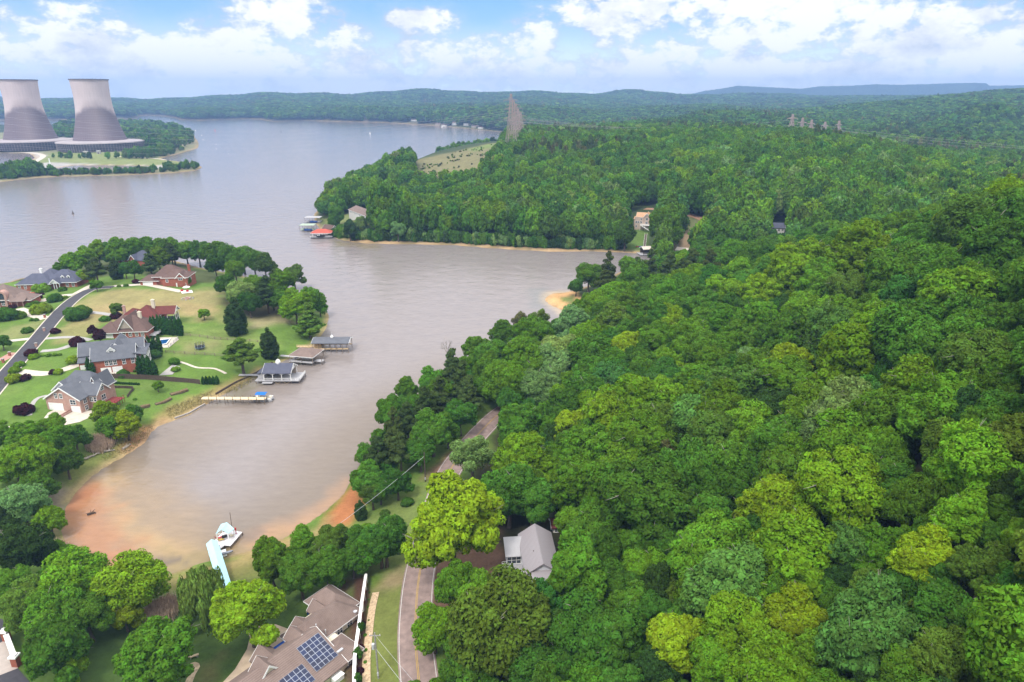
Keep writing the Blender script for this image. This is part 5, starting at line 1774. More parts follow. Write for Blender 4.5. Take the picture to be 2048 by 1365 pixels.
    def dormer(self, x, y, z, w=1.8, h=1.5, dep=3.0, m=None):
        self.w(m or M_WHITE).box(x - w / 2, x + w / 2, y, y + dep, z - 1, z + h)
        self.gable(x - w / 2, x + w / 2, y, y + dep, z + h, w * 0.45, 'y', 0.25, wm=m or M_WHITE)
        self.win('f', x, y, z + h * 0.5, w * 0.5, h * 0.75)
    def columns(self, pts, z0, z1, r=0.16, m=None):
        for x, y in pts:
            mb = MB()
            mb.tube((x, y, z0), (x, y, z1), r, r * 0.85, 10)
            mb.box(x - r * 1.4, x + r * 1.4, y - r * 1.4, y + r * 1.4, z0, z0 + 0.2)
            mb.box(x - r * 1.4, x + r * 1.4, y - r * 1.4, y + r * 1.4, z1 - 0.2, z1)
            mb.build('column', m or M_WHITE, self.root)
    def part(self, name, mb, m):
        self.extra.append((name, mb, m))
    def rail(self, pts, z, h=1.0, m=None, name='railing'):
        mb = MB()
        for (a, b) in zip(pts[:-1], pts[1:]):
            a, b = Vector((*a, z)), Vector((*b, z))
            n = max(2, int((b - a).length / 1.2))
            for k in range(n + 1):
                p = a.lerp(b, k / n)
                mb.box(p.x - 0.06, p.x + 0.06, p.y - 0.06, p.y + 0.06, z, z + h)
            for zz_ in (0.15, h * 0.55, h):
                mb.tube(a + Vector((0, 0, zz_)), b + Vector((0, 0, zz_)), 0.05, n=4)
        self.part(name, mb, m or M_WHITE)
    def done(self):
        for nm, (mb, m) in self.wm.items():
            mb.build('wall', m, self.root)
        for nm, (mb, m) in self.rm.items():
            mb.build('roof', m, self.root)
        if self.tm.v:
            self.tm.build('roof_trim', self.trim, self.root)
        for nm, mb, m in self.extra:
            mb.build(nm, m, self.root)
        return self.root

HG = 'houses on the point'
# pink brick house with grey roof
h = House('brick_house', 'pink brick house with grey gabled roof and white garage doors nearest the cove', 'house', (96, 819), (165, 827), M_PINK, R_GREY, HG)
W = h.W
h.block(0, W, 0, 8, 4.6)
h.gable(0, W, 0, 9, 4.6, 4.0, 'y')
h.block(-1.0, W + 1.2, 6.5, 15, 5.0)
h.hip(-1.0, W + 1.2, 6.2, 15.4, 5.0, 5.4)
h.block(W - 2, W + 3.0, 4, 10, 5.0)
h.gable(W - 4, W + 3.0, 4, 10, 5.0, 2.8, 'x')
h.block(-2.2, 4.6, 6.5, 10, 4.6, m=M_WHITE)
h.gable(-2.2, 4.6, 6.1, 12, 4.8, 3.0, 'y', wm=M_WHITE)
h.gable(W - 2, W + 1.0, 8, 15, 6.0, 3.4, 'y', wm=M_PINK)
h.dormer(W + 0.3, 7.0, 6.2, 1.4, 1.1, 2.5)
h.opening('garage_door', 'f', 3.4, 0, 1.5, 4.9, 2.5)
h.opening('garage_door', 'f', W - 2.0, 0, 0.9, 2.9, 2.3)
h.win('f', 4.2, 0, 5.6, 1.0, 1.6); h.win('f', 6.0, 0, 5.6, 1.0, 1.6); h.win('f', W - 2.6, 0, 3.6, 1.9, 1.6)
h.win('r', 2.2, W, 3.4, 1.3, 1.7); h.win('r', 2.2, W, 0.9, 1.2, 1.5); h.win('r', 7, W + 3.0, 6.0, 1.4, 1.4); h.win('r', 7, W + 3.0, 2.8, 1.8, 1.8); h.win('f', W + 0.9, 4, 3.2, 1.1, 1.6); h.win('f', W + 2.3, 4, 3.2, 0.9, 1.6)
h.columns([(-2.0, 6.2), (-0.4, 6.2)], -0.4, 4.6, 0.18)
h.part('planter_wall', MB().box(W - 4.4, W - 4.1, -4.5, -0.1, -0.6, 1.0).box(W - 3.9, W - 3.6, -4.5, -0.1, -0.6, 0.7), M_PINK)
d = MB().box(W + 3.1, W + 7.5, 5, 11, 0.9, 1.1)
for k in range(6):
    d.box(W + 3.3 + k * 0.8, W + 3.4 + k * 0.8, 5.0, 5.1, -0.6, 2.0)
    d.box(W + 7.4, W + 7.5, 5 + k * 1.15, 5.1 + k * 1.15, -0.6, 2.0)
d.box(W + 3.1, W + 7.5, 5, 5.08, 1.9, 2.0).box(W + 7.42, W + 7.5, 5, 11, 1.9, 2.0)
for k in range(6):
    d.box(W + 4.7, W + 6.1, 4.7 - k * 0.35, 5.0 - k * 0.35, 0.75 - k * 0.25, 0.9 - k * 0.25)
h.part('deck', d, M_REDDECK)
h.done()

# large red brick house with grey roof and two storey white porch
h = House('brick_house', 'long red brick house with grey roof, white dormer and two storey white porch', 'house', (188, 748), (275, 745), M_BRICK, R_GREY, HG)
W = h.W
h.block(0, W, 0, 8.5, 5.6)
h.gable(0, W, 0, 9, 5.6, 3.6, 'x')
h.block(-5.5, W + 2, 8, 15.5, 5.6)
h.gable(-5.5, W + 2, 7.6, 16, 5.6, 3.6, 'x')
h.block(-5.5, 0.2, 5.0, 9, 3.4)
h.shed(-5.9, 0.3, 4.6, 9.2, 3.5, 5.6)
h.gable(4.6, 10.8, 5.5, 18, 6.4, 3.3, 'y')
h.block(4.9, 10.5, 9, 17.6, 6.5)
h.dormer(6.6, 2.2, 6.6, 2.4, 1.7, 4)
h.opening('garage_door', 'f', 4.2, 0, 1.1, 3.0, 2.3); h.opening('garage_door', 'f', 8.0, 0, 1.1, 3.0, 2.3); h.opening('garage_door', 'f', -2.8, 5.0, 1.3, 4.4, 2.4)
for u in (4.8, 6.2, 7.6):
    h.win('f', u, 0, 4.1, 1.0, 1.8)
h.win('f', 10.6, 0, 4.1, 1.0, 1.9); h.win('f', 13.6, 0, 4.1, 1.0, 1.9)
h.part('porch', MB().box(W, W + 3.4, 0.6, 13, -0.5, 0.1).box(W, W + 3.4, 0.6, 13, 2.8, 3.1), M_WHITE)
h.shed(W - 0.5, W + 3.9, 0.2, 13.4, 6.9, 5.7, axis='x')
h.columns([(W + 3.2, y) for y in (0.8, 3.8, 6.8, 9.8, 12.8)], 0.0, 5.9, 0.17)
h.rail([(W + 0.1, 0.7), (W + 3.3, 0.7), (W + 3.3, 12.9)], 3.1)
h.win('r', 3.5, W, 4.6, 1.6, 2.0); h.win('r', 6.5, W, 4.6, 1.6, 2.0); h.win('r', 4.5, W, 1.3, 1.6, 2.0)
h.done()

# brown roofed house
h = House('brick_house', 'brick house under a broad brown hip roof beside the swimming pool', 'house', (203, 676), (297, 680), M_BRICK, R_BROWN, HG)
W = h.W
h.block(0, W, 0, 14, 3.2)
h.hip(0, W, 0, 14, 3.2, 5.2)
h.block(-1.0, 7, -0.2, 8, 3.1)
h.hip(-1.5, 7.5, -0.6, 8.5, 3.1, 3.6)
h.gable(7.5, 13, 0.5, 12, 4.4, 4.4, 'y', wm=M_TAUPE)
h.dormer(8.6, 1.8, 4.2, 1.9, 1.4, 4, M_CREAM)
h.chimney(13.8, 7.5, 5.5, 9.3, 1.2, M_CREAM)
for u in (9.4, 12, 14.6, 17):
    h.win('f', u, 0, 1.9, 1.1, 1.6)
h.opening('garage_door', 'f', 2.6, -0.2, 1.2, 4.4, 2.3)
h.part('deck', MB().box(W, W + 3, 1, 9, 0.6, 0.8), M_GREYW)
h.rail([(W + 0.1, 1.1), (W + 2.9, 1.1), (W + 2.9, 8.9)], 0.8, 1.0, M_GREYW)
h.done()

# dark red roof, white screened porch
h = House('brick_house', 'brick house with dark red roof, tall tan chimney and white screened porch', 'house', (262, 656), (318, 657), M_BRICK, R_RED, HG)
W = h.W
h.block(0, W, 0, 12, 4.6)
h.hip(0, W, 0, 12, 4.6, 4.3)
h.block(-5, 2, 5, 12, 4.2)
h.hip(-5, 3, 4.6, 12.4, 4.2, 2.8)
h.gable(W - 3, W + 6.0, 4, 11, 5.0, 2.4, 'x', wm=M_WHITE)
h.chimney(W - 3.2, 7, 6, 10.6, 1.3, M_CREAM)
h.chimney(-4.2, 7, 5, 8.3, 1.0, M_PINK)
h.part('porch', MB().box(W, W + 5.8, 4.1, 10.9, 0.7, 1.0), M_WHITE)
h.columns([(W + 5.6, y) for y in (4.3, 6.4, 8.6, 10.7)] + [(W + 2.8, 4.3), (W + 0.2, 4.3)], -0.5, 5.0, 0.14)
h.part('screen', MB().box(W + 0.2, W + 5.6, 4.35, 4.4, 1.0, 3.6).box(W + 5.5, W + 5.55, 4.4, 10.6, 1.0, 3.6), M_GLASS)
h.rail([(W + 0.2, 4.15), (W + 5.7, 4.15), (W + 5.7, 10.8)], 1.0)
for u in (2, 5, 8, 10.6):
    h.win('f', u, 0, 3.0, 1.1, 1.7)
h.done()

# brick house with patio at the end of the drive
h = House('brick_house', 'red brick house with brown hip roof and white umbrella patio on the field', 'house', (326, 573), (377, 575), M_BRICK, R_BROWN, HG)
W = h.W
h.block(0, W, 0, 12, 5.4)
h.hip(0, W, 0, 12, 5.4, 3.2)
h.block(-5, 8, 3, 13, 5.4)
h.hip(-5.5, 9, 2.5, 14, 5.4, 5.2)
h.block(-12.5, -4, 2.5, 9.5, 3.2)
h.hip(-12.5, -3, 2.5, 9.5, 3.2, 2.6)
h.gable(7.4, 12.0, -0.15, 6, 5.2, 2.4, 'y')
h.block(7.6, 11.8, -0.12, 0.4, 5.3)
h.win('f', 9.7, -0.12, 4.6, 2.0, 1.3); h.opening('garage_door', 'f', 8.6, 0, 1.1, 2.9, 2.1); h.opening('door', 'f', 11.6, 0, 1.1, 0.9, 2.1)
h.opening('garage_door', 'f', -8.6, 2.5, 1.2, 4.8, 2.3)
h.chimney(W - 2.0, 10, 5, 9.6, 1.2)
h.win('f', 2.5, 0, 3.6, 1.1, 1.5); h.win('r', 5, W, 3.4, 1.2, 1.6)
h.done()

h = House('brick_house', 'brick house with two front gables half hidden behind dark cedars', 'house', (244, 533), (291, 534), M_BRICK, R_SLATE, HG)
W = h.W
h.block(0, W, 0, 10, 4.4)
h.gable(0, W, 0, 11, 4.4, 4.6, 'x')
for u in (2.6, 9.4):
    h.block(u - 2.2, u + 2.2, -1, 2, 4.6)
    h.gable(u - 2.4, u + 2.4, -1.2, 5, 4.6, 2.8, 'y')
    h.win('f', u, -1, 4.4, 1.6, 1.8); h.win('f', u, -1, 1.6, 1.8, 1.6)
h.block(-5, 0.2, 2, 9, 3)
h.hip(-5, 0.6, 2, 9, 3, 2)
h.done()

h = House('brick_house', 'long brick house with slate blue hip roof and white columned portico', 'house', (35, 583), (103, 580), M_BRICK, R_SLATE, HG)
W = h.W
h.block(0, W, 0, 12, 3.6)
h.hip(0, W, 0, 12, 3.6, 4.4)
h.block(W - 4, W + 12, 3, 16, 3.8)
h.hip(W - 5, W + 12, 2.6, 16.4, 3.8, 5.4)
h.hip(6, W + 2, 4, 18, 3.9, 5.6)
h.dormer(W + 4.5, 4.6, 5.0, 1.5, 1.3, 4); h.dormer(W + 7.5, 4.6, 5.0, 1.5, 1.3, 4)
h.gable(W - 0.5, W + 4.5, 0.3, 6, 3.6, 2.2, 'y', wm=M_WHITE)
h.columns([(W - 0.2, 0.6), (W + 1.4, 0.6), (W + 2.7, 0.6), (W + 4.2, 0.6)], -0.2, 3.6, 0.2)
for u in (1.5, 4.5, 10, 13.2, 16):
    h.win('f', u, 0, 1.9, 1.1, 1.7)
h.win('f', W + 7, 3, 2.0, 1.2, 1.7); h.win('f', W + 10, 3, 2.0, 1.2, 1.7)
h.chimney(9, 9, 6, 9.6, 1.1, M_WHITE)
h.done()

h = House('brick_house', 'brick house with tan brown roof and arched dormer at the left edge', 'house', (-34, 617), (46, 613), M_BRICK, R_TAN, HG)
W = h.W
h.block(0, W, 0, 13, 3.8)
h.hip(0, W - 3, 0, 14, 3.8, 6.2)
h.block(W - 6, W + 3.5, 1, 10, 3.2)
h.hip(W - 7, W + 3.5, 0.6, 10.4, 3.2, 2.8)
a = MB()
n = 12
for k in range(n):
    t0, t1 = math.pi * k / n, math.pi * (k + 1) / n
    for (ri, ro) in ((1.3, 2.2),):
        q = [(r_ * math.cos(t_), z_) for r_, t_, z_ in ((ri, t0, 0), (ro, t0, 0), (ro, t1, 0), (ri, t1, 0))]
        p = [(W - 8.4 + r_ * math.cos(t_), 6.0 + r_ * math.sin(t_)) for r_, t_ in ((ri, t0), (ro, t0), (ro, t1), (ri, t1))]
        i = len(a.v)
        a.v += [(x, -0.6, z) for x, z in p] + [(x, 3.0, z) for x, z in p]
        for f in ((0, 1, 2, 3), (7, 6, 5, 4), (1, 5, 6, 2), (0, 3, 7, 4)):
            a.f.append(tuple(i + g for g in f)); a.mi.append(0)
a.box(W - 10.6, W - 9.7, -0.6, 3, 0, 6.0).box(W - 7.1, W - 6.2, -0.6, 3, 0, 6.0)
h.part('arch', a, M_PINK)
h.part('arch_window', MB().box(W - 9.7, W - 7.1, -0.1, 0.2, 2.4, 6.9), M_GLASS)
h.columns([(W - 4, -1.4), (W - 1.5, -1.4), (W + 1, -1.4)], -0.4, 3.0, 0.22, M_PINK)
h.shed(W - 5, W + 2, -1.9, 1.2, 3.0, 4.2)
for u in (2, 4.5, 7, 9.5):
    h.win('f', u, 0, 1.9, 1.3, 1.9)
h.done()

# ------------------------------------------------------------------ the low house with solar panels, bottom of the photograph
th_ = math.radians(53.0)
O_ = Vector((*P(360 + 440 / 3.74, 1365, 9.6), 0))
h = House('villa', 'long cream house with brown shingle roof, gables and solar panels beside the road', 'house', O_, O_ + Vector((math.cos(th_), math.sin(th_), 0)) * 16, M_CREAM, R_TAN)
h.z = 3.2
h.root.location.z = 3.2
h.dig = 1.5
EV, RZ = 3.1, 6.3
# near block: ridge along y = 0, steeper towards the drive, long slope towards the road
h.block(-12, 15.8, -8.2, 4.2, EV)
h._ex(h.r(), [(-8.8, EV - 0.2), (0, RZ), (4.6, EV - 0.1), (4.6, EV + 0.12), (0, RZ + 0.26), (-8.8, EV + 0.02)], -12.6, 16.3, 'x')
h._ex(h.w(), [(-8.2, EV - 0.01), (4.2, EV - 0.01), (0, RZ - 0.05)], -12, 15.8, 'x')
h._ex(h.tm, [(-8.85, EV - 0.3), (0, RZ - 0.12), (4.65, EV - 0.22), (4.65, EV + 0.15), (0, RZ + 0.3), (-8.85, EV + 0.05)], 16.31, 16.38, 'x')
# far block with a hip end and wings
h.block(13.5, 26.6, 0.0, 7.0, EV)
h.hip(13.0, 26.8, -0.2, 6.6, EV, 2.75, 0.45)
h.block(22.2, 27.6, 4.0, 10.6, EV)
h.hip(22.0, 27.8, 2.2, 10.8, EV, 2.9, 0.5)
h.block(20.6, 23.2, 4.0, 8.0, EV)
h.gable(20.4, 23.4, 2.5, 8.2, EV, 1.5, 'y', 0.3, wm=M_WHITE)
h.block(15.2, 18.2, 4.0, 6.6, EV)
h.gable(15.0, 18.4, 2.0, 6.8, EV, 1.5, 'y', 0.3)
h.block(9.8, 14.0, 3.0, 4.1, EV)
h.gable(12.2, 15.4, 1.2, 4.4, EV + 1.2, 1.5, 'y', 0.25, wm=M_CREAM)
h.block(6.2, 9.5, 3.0, 5.6, EV)
h.gable(5.9, 9.8, 0.8, 5.8, EV, 1.9, 'y', 0.35)
h.gable(3.0, 6.6, -1.8, 1.6, EV + 2.2, 1.9, 'y', 0.2, wm=M_CREAM)
h.block(3.2, 6.4, -1.6, 1.5, EV + 2.25, EV)
h.opening('garage_door', 'b', 12.0, 4.2, 1.25, 3.6, 2.3, M_BLUE)
h.part('awning', MB().box(10.0, 14.6, 4.8, 5.7, 2.55, 2.7).box(10.0, 14.6, 5.6, 5.7, 2.2, 2.55), M_BLUE)
h.part('awning', MB().box(20.5, 22.2, 8.0, 9.0, 2.2, 2.4).box(20.5, 22.2, 8.9, 9.0, 1.4, 2.2), M_BLUE)
h.block(13.6, 19.6, -8.0, -1.0, EV)                 # bump-out to the road
h.hip(13.4, 20.0, -8.2, -2.4, EV, 1.7, 0.4)
for u in (17.4, 15.2, 19.0):
    h.win('f', u, -8.0, 1.7, 1.0, 1.5)
for u in (-8, -4.5, 0.0, 3.2, 7.5):
    h.win('f', u, -8.2, 1.7, 1.1, 1.5)
h.win('f', 21.5, 0.0, 1.7, 1.2, 1.5); h.win('f', 24.0, 0.0, 1.7, 1.2, 1.5); h.win('r', 7, 27.6, 1.8, 1.6, 1.5)
for (x, y, z) in ((17.0, 1.0, 5.6), (18.2, -0.1, 4.0), (16.4, 0.5, 5.2)):
    h.part('roof_vent', MB().tube((x, y, z - 0.6), (x, y, z + 0.35), 0.09, 0.09, 8).tube((x, y, z + 0.3), (x, y, z + 0.45), 0.16, 0.12, 8), M_METAL)
h.part('skylight', MB().box(15.9, 17.2, -6.6, -5.4, 3.7, 4.35), M_METAL)
h.part('equipment_box', MB().box(12.6, 14.6, -9.6, -8.3, 0.2, 2.2).box(12.5, 14.7, -9.7, -8.25, 2.2, 2.32), M_WHITE)
h.part('satellite_dish', MB().lathe([(0.02, 0.0), (0.25, 0.05), (0.42, 0.16), (0.40, 0.18), (0.02, 0.04)], 14, (25.2, -0.6, 4.0)).tube((25.2, -0.4, 3.0), (25.2, -0.6, 4.0), 0.03, n=5), M_METAL)
# solar arrays lie on the road slope
t = NT('solar_cells')
pz = t.principled(0.22, 0.5)
tcn = t.n('ShaderNodeTexCoord')
bk = t.n('ShaderNodeTexBrick')
bk.offset = 0.0
bk.inputs['Scale'].default_value = 1.0
bk.inputs['Brick Width'].default_value = 0.98
bk.inputs['Row Height'].default_value = 0.98
bk.inputs['Mortar Size'].default_value = 0.05
bk.inputs['Color1'].default_value = (0.010, 0.012, 0.034, 1)
bk.inputs['Color2'].default_value = (0.012, 0.022, 0.075, 1)
bk.inputs['Mortar'].default_value = (0.30, 0.32, 0.38, 1)
t.l(tcn.outputs['Object'], bk.inputs['Vector'])
t.l(bk.outputs[0], pz.inputs['Base Color'])
slope = math.atan2(RZ - EV + 0.2, 8.8)
for (x0, x1, s0, s1) in ((10.85, 15.75, 1.4, 7.3), (4.9, 9.8, 4.4, 8.3), (-1.0, 4.9, 5.4, 8.3)):
    o = MB().box(0, x1 - x0, 0, s1 - s0, 0, 0.06).build('solar_panel', t.m, h.root)
    c, sn = math.cos(slope), math.sin(slope)
    o.location = (x0, -s1 * c, RZ + 0.36 - s1 * sn)
    o.rotation_euler = (slope, 0, 0)
h.done()

# white cottage with metal roof above the road
zc = 15.6
n1 = Vector((*P(1085, 1122, zc), 0)); f1 = Vector((*P(1070, 1052, zc), 0))
dd = (f1 - n1).normalized()
xx = Vector((dd.y, -dd.x, 0))
A_ = n1 - xx * 3.3 - dd * 1.0
h = House('cottage', 'white cottage with pale corrugated metal roof, porch windows and white stair railings', 'house', A_, A_ + xx * 6.6, mat('white_siding', (0.62, 0.62, 0.66), 0.8, 0.06, 1.0), R_METAL)
LEN = (f1 - n1).length
h.z = min(h.z, 10.5); h.root.location.z = h.z; h.dig = 2.0
W = 6.6
ev = zc - h.z - 2.3
h.block(0, W, 0.3, LEN + 1, ev)
h.gable(0, W, 0.3, LEN + 1.2, ev, 2.2, 'y', 0.45, rake=False)
h.block(1.2, W - 1.2, -3.0, 0.4, ev - 0.8, m=mat('blue_grey_siding', (0.34, 0.40, 0.47), 0.8, 0.06, 1.0))
h.shed(0.9, W - 0.9, -3.4, 0.5, ev - 0.7, ev + 0.4)
h.block(-3.4, 0.2, LEN - 4.6, LEN - 0.2, ev - 0.7)
h._ex(h.r(R_METALX), [(LEN - 5.4, ev - 0.75), (LEN + 0.2, ev + 0.25), (LEN + 0.2, ev + 0.4), (LEN - 5.4, ev - 0.6)], -3.8, 1.4, 'x')
for u in (-2.9, -1.9, -0.9):
    h.win('f', u, LEN - 4.6, ev - 2.1, 0.85, 1.7)
zf = ev - 3.3
h.part('deck', MB().box(-4.6, -0.1, LEN - 8.4, LEN - 4.7, zf - 0.25, zf).box(-4.4, -4.2, LEN - 8.3, LEN - 8.1, -2, zf).box(-0.6, -0.4, LEN - 8.3, LEN - 8.1, -2, zf), M_GREYW)
h.rail([(-3.2, LEN - 8.3), (-0.2, LEN - 8.3)], zf, 1.1)
h.rail([(-4.5, LEN - 4.8), (-4.5, LEN - 8.3)], zf, 1.1)
h.rail([(-4.5, LEN - 4.8), (-3.5, LEN - 4.8)], zf, 1.1)
st = MB()
for k in range(11):
    st.box(-4.5, -3.2, LEN - 8.6 - 0.34 * k, LEN - 8.3 - 0.34 * k, zf - 0.2 - 0.24 * k, zf - 0.1 - 0.24 * k)
for x in (-4.5, -3.2):
    st.tube((x, LEN - 8.3, zf + 1.0), (x, LEN - 12.2, zf - 1.7), 0.06, n=4).tube((x, LEN - 8.3, zf - 0.1), (x, LEN - 12.2, zf - 2.8), 0.08, n=4).tube((x, LEN - 12.2, zf - 2.8), (x, LEN - 12.2, zf - 1.6), 0.06, n=4)
h.part('stair', st, M_WHITE)
h.win('f', W / 2, -3.0, ev - 2.2, 1.4, 1.2)
h.part('roof_vent', MB().tube((2.0, 5.2, ev + 0.8), (2.0, 5.2, ev + 1.8), 0.08, n=8), M_DARKW)
h.done()

def little_house(px0, px1, lab, wall, roof, d=8, hgt=3.4, rise=2.6, axis='x', nwin=3, group=None, name='house', cat='house', porch=False, hip=False):
    h = House(name, lab, cat, px0, px1, wall, roof, group)
    W = h.W
    h.block(0, W, 0, d, hgt)
    if hip:
        h.hip(0, W, 0, d, hgt, rise)
    else:
        h.gable(0, W, 0, d, hgt, rise, axis, 0.5)
    for k in range(nwin):
        h.win('f', W * (k + 0.5) / nwin, 0, hgt * 0.55, min(1.3, W / nwin * 0.5), min(1.6, hgt * 0.5))
    h.done()
    return h
M_WSID = mat('pale_siding', (0.60, 0.57, 0.54), 0.8, 0.06, 1.0)
# tan three storey house across the bay
h = House('lake_house', 'tall tan house with orange roof, white balconies and stairs down to the bay', 'house', (1269, 460), (1301, 460), mat('tan_siding', (0.46, 0.35, 0.28), 0.85, 0.08, 1.0), R_ORANGE)
W = h.W
h.block(0, W, 0, 9, 8.2)
h.gable(1, W, 1, 9, 8.2, 2.6, 'x')
h.block(-0.8, 3, 0.5, 6, 6.4)
h.shed(-1.2, 3, 0.1, 6, 6.5, 7.6)
h.block(W - 5, W - 1.5, -0.6, 6, 9)
h.gable(W - 5.2, W - 1.3, -0.8, 8, 9, 2.2, 'y')
for u, z in ((1.0, 4.4), (2.6, 4.4), (4.6, 6.8), (4.6, 4.4), (1.2, 1.3)):
    h.win('f', u, 0 if u > 3 else -0.0, z, 1.2, 1.5)
h.win('f', W - 3.2, -0.6, 7.0, 1.6, 1.6); h.win('f', W - 3.2, -0.6, 4.2, 1.6, 1.6)
h.part('balcony', MB().box(4.2, W + 0.5, -3.2, -0.7, 2.6, 2.8), M_WHITE)
h.rail([(4.3, -3.1), (W + 0.4, -3.1)], 2.8)
h.columns([(4.4, -3.0), (8, -3.0), (W + 0.3, -3.0)], -1, 2.6, 0.12)
s_ = MB()
for k in range(16):
    s_.box(W - 6.5 + k * 0.35, W - 6.1 + k * 0.35, -5.0, -3.3, 2.3 - 0.2 * k, 2.45 - 0.2 * k)
s_.tube((W - 6.5, -5.0, 3.4), (W - 0.8, -5.0, 0.2), 0.08, n=4)
h.part('stair', s_, M_WHITE)
h.done()
little_house((666, 411), (701, 413), 'low house with brown grey roof behind trees at the wooded tip', M_WSID, R_BROWN, 10, 4.0, 4.2, nwin=4, hip=True)
little_house((699, 441), (733, 440), 'white walled house with tan roof above the red roofed boathouse', M_WSID, R_TAN, 10, 3.6, 3.6, nwin=4, hip=True)
little_house((1546, 467), (1568, 467), 'small grey gabled house deep in the wooded valley', M_WSID, R_SLATE, 8, 3.6, 2.6, nwin=3)
little_house((1104, 783), (1141, 782), 'dark roofed house mostly hidden under trees above the road', M_TAUPE, R_SLATE, 7, 3.0, 2.2, nwin=3)
little_house((1097, 935), (1128, 932), 'white trailer house with pale roof half hidden by trees', M_WSID, R_METALX, 9, 3.0, 1.0, nwin=3)
little_house((1106, 1066), (1122, 1064), 'small white shed behind the metal roofed cottage', M_WSID, R_RED, 3, 2.2, 0.8, nwin=1, name='shed', cat='shed')
little_house((851, 375), (886, 374), 'cream roofed building on the wooded crest below the clearing', M_WSID, mat('cream_roof', (0.52, 0.44, 0.34), 0.8, 0.1, 0.5), 10, 3.2, 2.2, nwin=4)
for a_, b_, lb in (((2000, 252), (2031, 251), 'grey roofed house at the foot of the far right hill'), ((1853, 241), (1873, 241), 'pale house with red roof among trees on the far right hill'), ((1923, 244), (1943, 243), 'brown roofed house in the middle of the far right hill'), ((2036, 249), (2056, 248), 'white walled house at the right edge below the far hill')):
    h = little_house(a_, b_, lb, M_WSID, R_SLATE if 'grey' in lb else R_BROWN, 13, 7.5, 5.0, nwin=4, group='houses on the far right hill')
for i, (x, y, lb) in enumerate(((903, 251, 'white house with two storeys on the far shore left of the pylons'), (927, 252, 'grey house by the water on the far shore'), (943, 256, 'brown cottage by the far shore nearest the pylons'), (956, 258, 'pale boathouse on the far shore beside the brown cottage'), (822, 243, 'long pale building on the far shore'), (961, 221, 'upper left house in the hillside row above the far shore'), (983, 220, 'upper right house in the hillside row above the far shore'), (912, 231, 'house with tan roof on the slope above the white far house'), (870, 252, 'low dark boathouse on the far shore'), (884, 253, 'low white boathouse on the far shore'))):
    little_house((x, y), (x + (14 if i == 4 else 9), y), lb, M_WSID if i not in (2, 8) else M_TAUPE, R_BROWN if i % 2 else R_TAN, 12, 7 if i in (0, 1, 5, 6) else 4.5, 3.5, nwin=2, group='houses along the far shore')
# ------------------------------------------------------------------ docks, boats
def piles(root, pts, z0, z1, r=0.13, m=None):
    for i, (x, y) in enumerate(pts):
        MB().tube((x, y, z0), (x, y, z1), r, r, 7).build('pile', m or M_WOOD, root)

class Dock(House):
    pass
DG = 'boat docks along the point'
# far one: slate roof on many slender piles
h = Dock('boat_dock', 'open boat dock with long dark grey roof and timber walkway, farthest out on the point', 'boat dock', (627, 706), (697, 706), M_WOOD, R_GREY, DG, zA=0)
W = h.W
h.gable(0, W, 0, 7.5, 4.4, 1.1, 'x', 0.5, ends=False)
h.part('walkway', MB().box(0, W, 0.1, 1.4, 1.5, 1.7).box(0, W, 6.2, 7.4, 1.5, 1.7).box(0, 1.4, 1.4, 6.2, 1.5, 1.7).box(-8, 0, 2.8, 4.6, 1.45, 1.65), M_NEWWOOD)
h.part('beam', MB().box(0, W, 0.1, 0.3, 4.0, 4.3).box(0, W, 7.2, 7.4, 4.0, 4.3).box(0, W, 3.6, 3.9, 2.9, 3.05), M_WOOD)
piles(h.root, [(W * k / 6, y) for k in range(7) for y in (0.15, 7.35)], -3, 4.1)
h.part('store_room', MB().box(0.2, 3.2, 1.5, 5, 1.7, 3.9), M_NEWWOOD)
h.part('cupola', MB().box(W * 0.5 - 0.5, W * 0.5 + 0.5, 3.3, 4.3, 5.2, 6.2).lathe([(0.75, 0), (0.03, 0.8)], 4, (W * 0.5, 3.8, 6.2)).tube((W * 0.5, 3.8, 7), (W * 0.5, 3.8, 8), 0.04, n=5), M_WHITE)
h.rail([(-8, 2.85), (0, 2.85)], 1.65, 1.0, M_NEWWOOD)
h.done()
# middle: brown hip roof
L_, Fc, Rt = (Vector((*P(q[0], q[1], 4.0), 0)) for q in ((578, 710.5), (624.5, 714.5), (641, 705)))
h = Dock('boat_dock', 'boat dock with brown hip roof over a lifted boat', 'boat dock', L_, Fc, M_WOOD, R_TAN, DG, zA=None)
h.z = 0; h.root.location.z = 0
W = h.W
dd_ = 9.5
h.hip(0, W, 0, dd_, 3.9, 2.1, 0.3)
h.part('walkway', MB().box(0, W, -0.6, 1.0, 1.3, 1.5).box(0, 1.2, 1, dd_, 1.3, 1.5).box(W - 0.4, W + 3, 2, 4.5, 1.2, 1.4).box(-7, 0, 4, 5.6, 1.3, 1.5), M_GREYW)
piles(h.root, [(0.1, 0.1), (W / 2, 0.1), (W - 0.1, 0.1), (0.1, dd_ - 0.1), (W / 2, dd_ - 0.1), (W - 0.1, dd_ - 0.1), (W + 2.8, 2.2), (W + 2.8, 4.3)], -3, 3.9)
h.part('brace', MB().tube((0, 0, -1), (W / 2, 0, 1.3), 0.07, n=4).tube((W / 2, 0, -1), (W, 0, 1.3), 0.07, n=4).tube((W / 2, 0, -1), (0, 0, 1.3), 0.07, n=4), M_WOOD)
h.done()

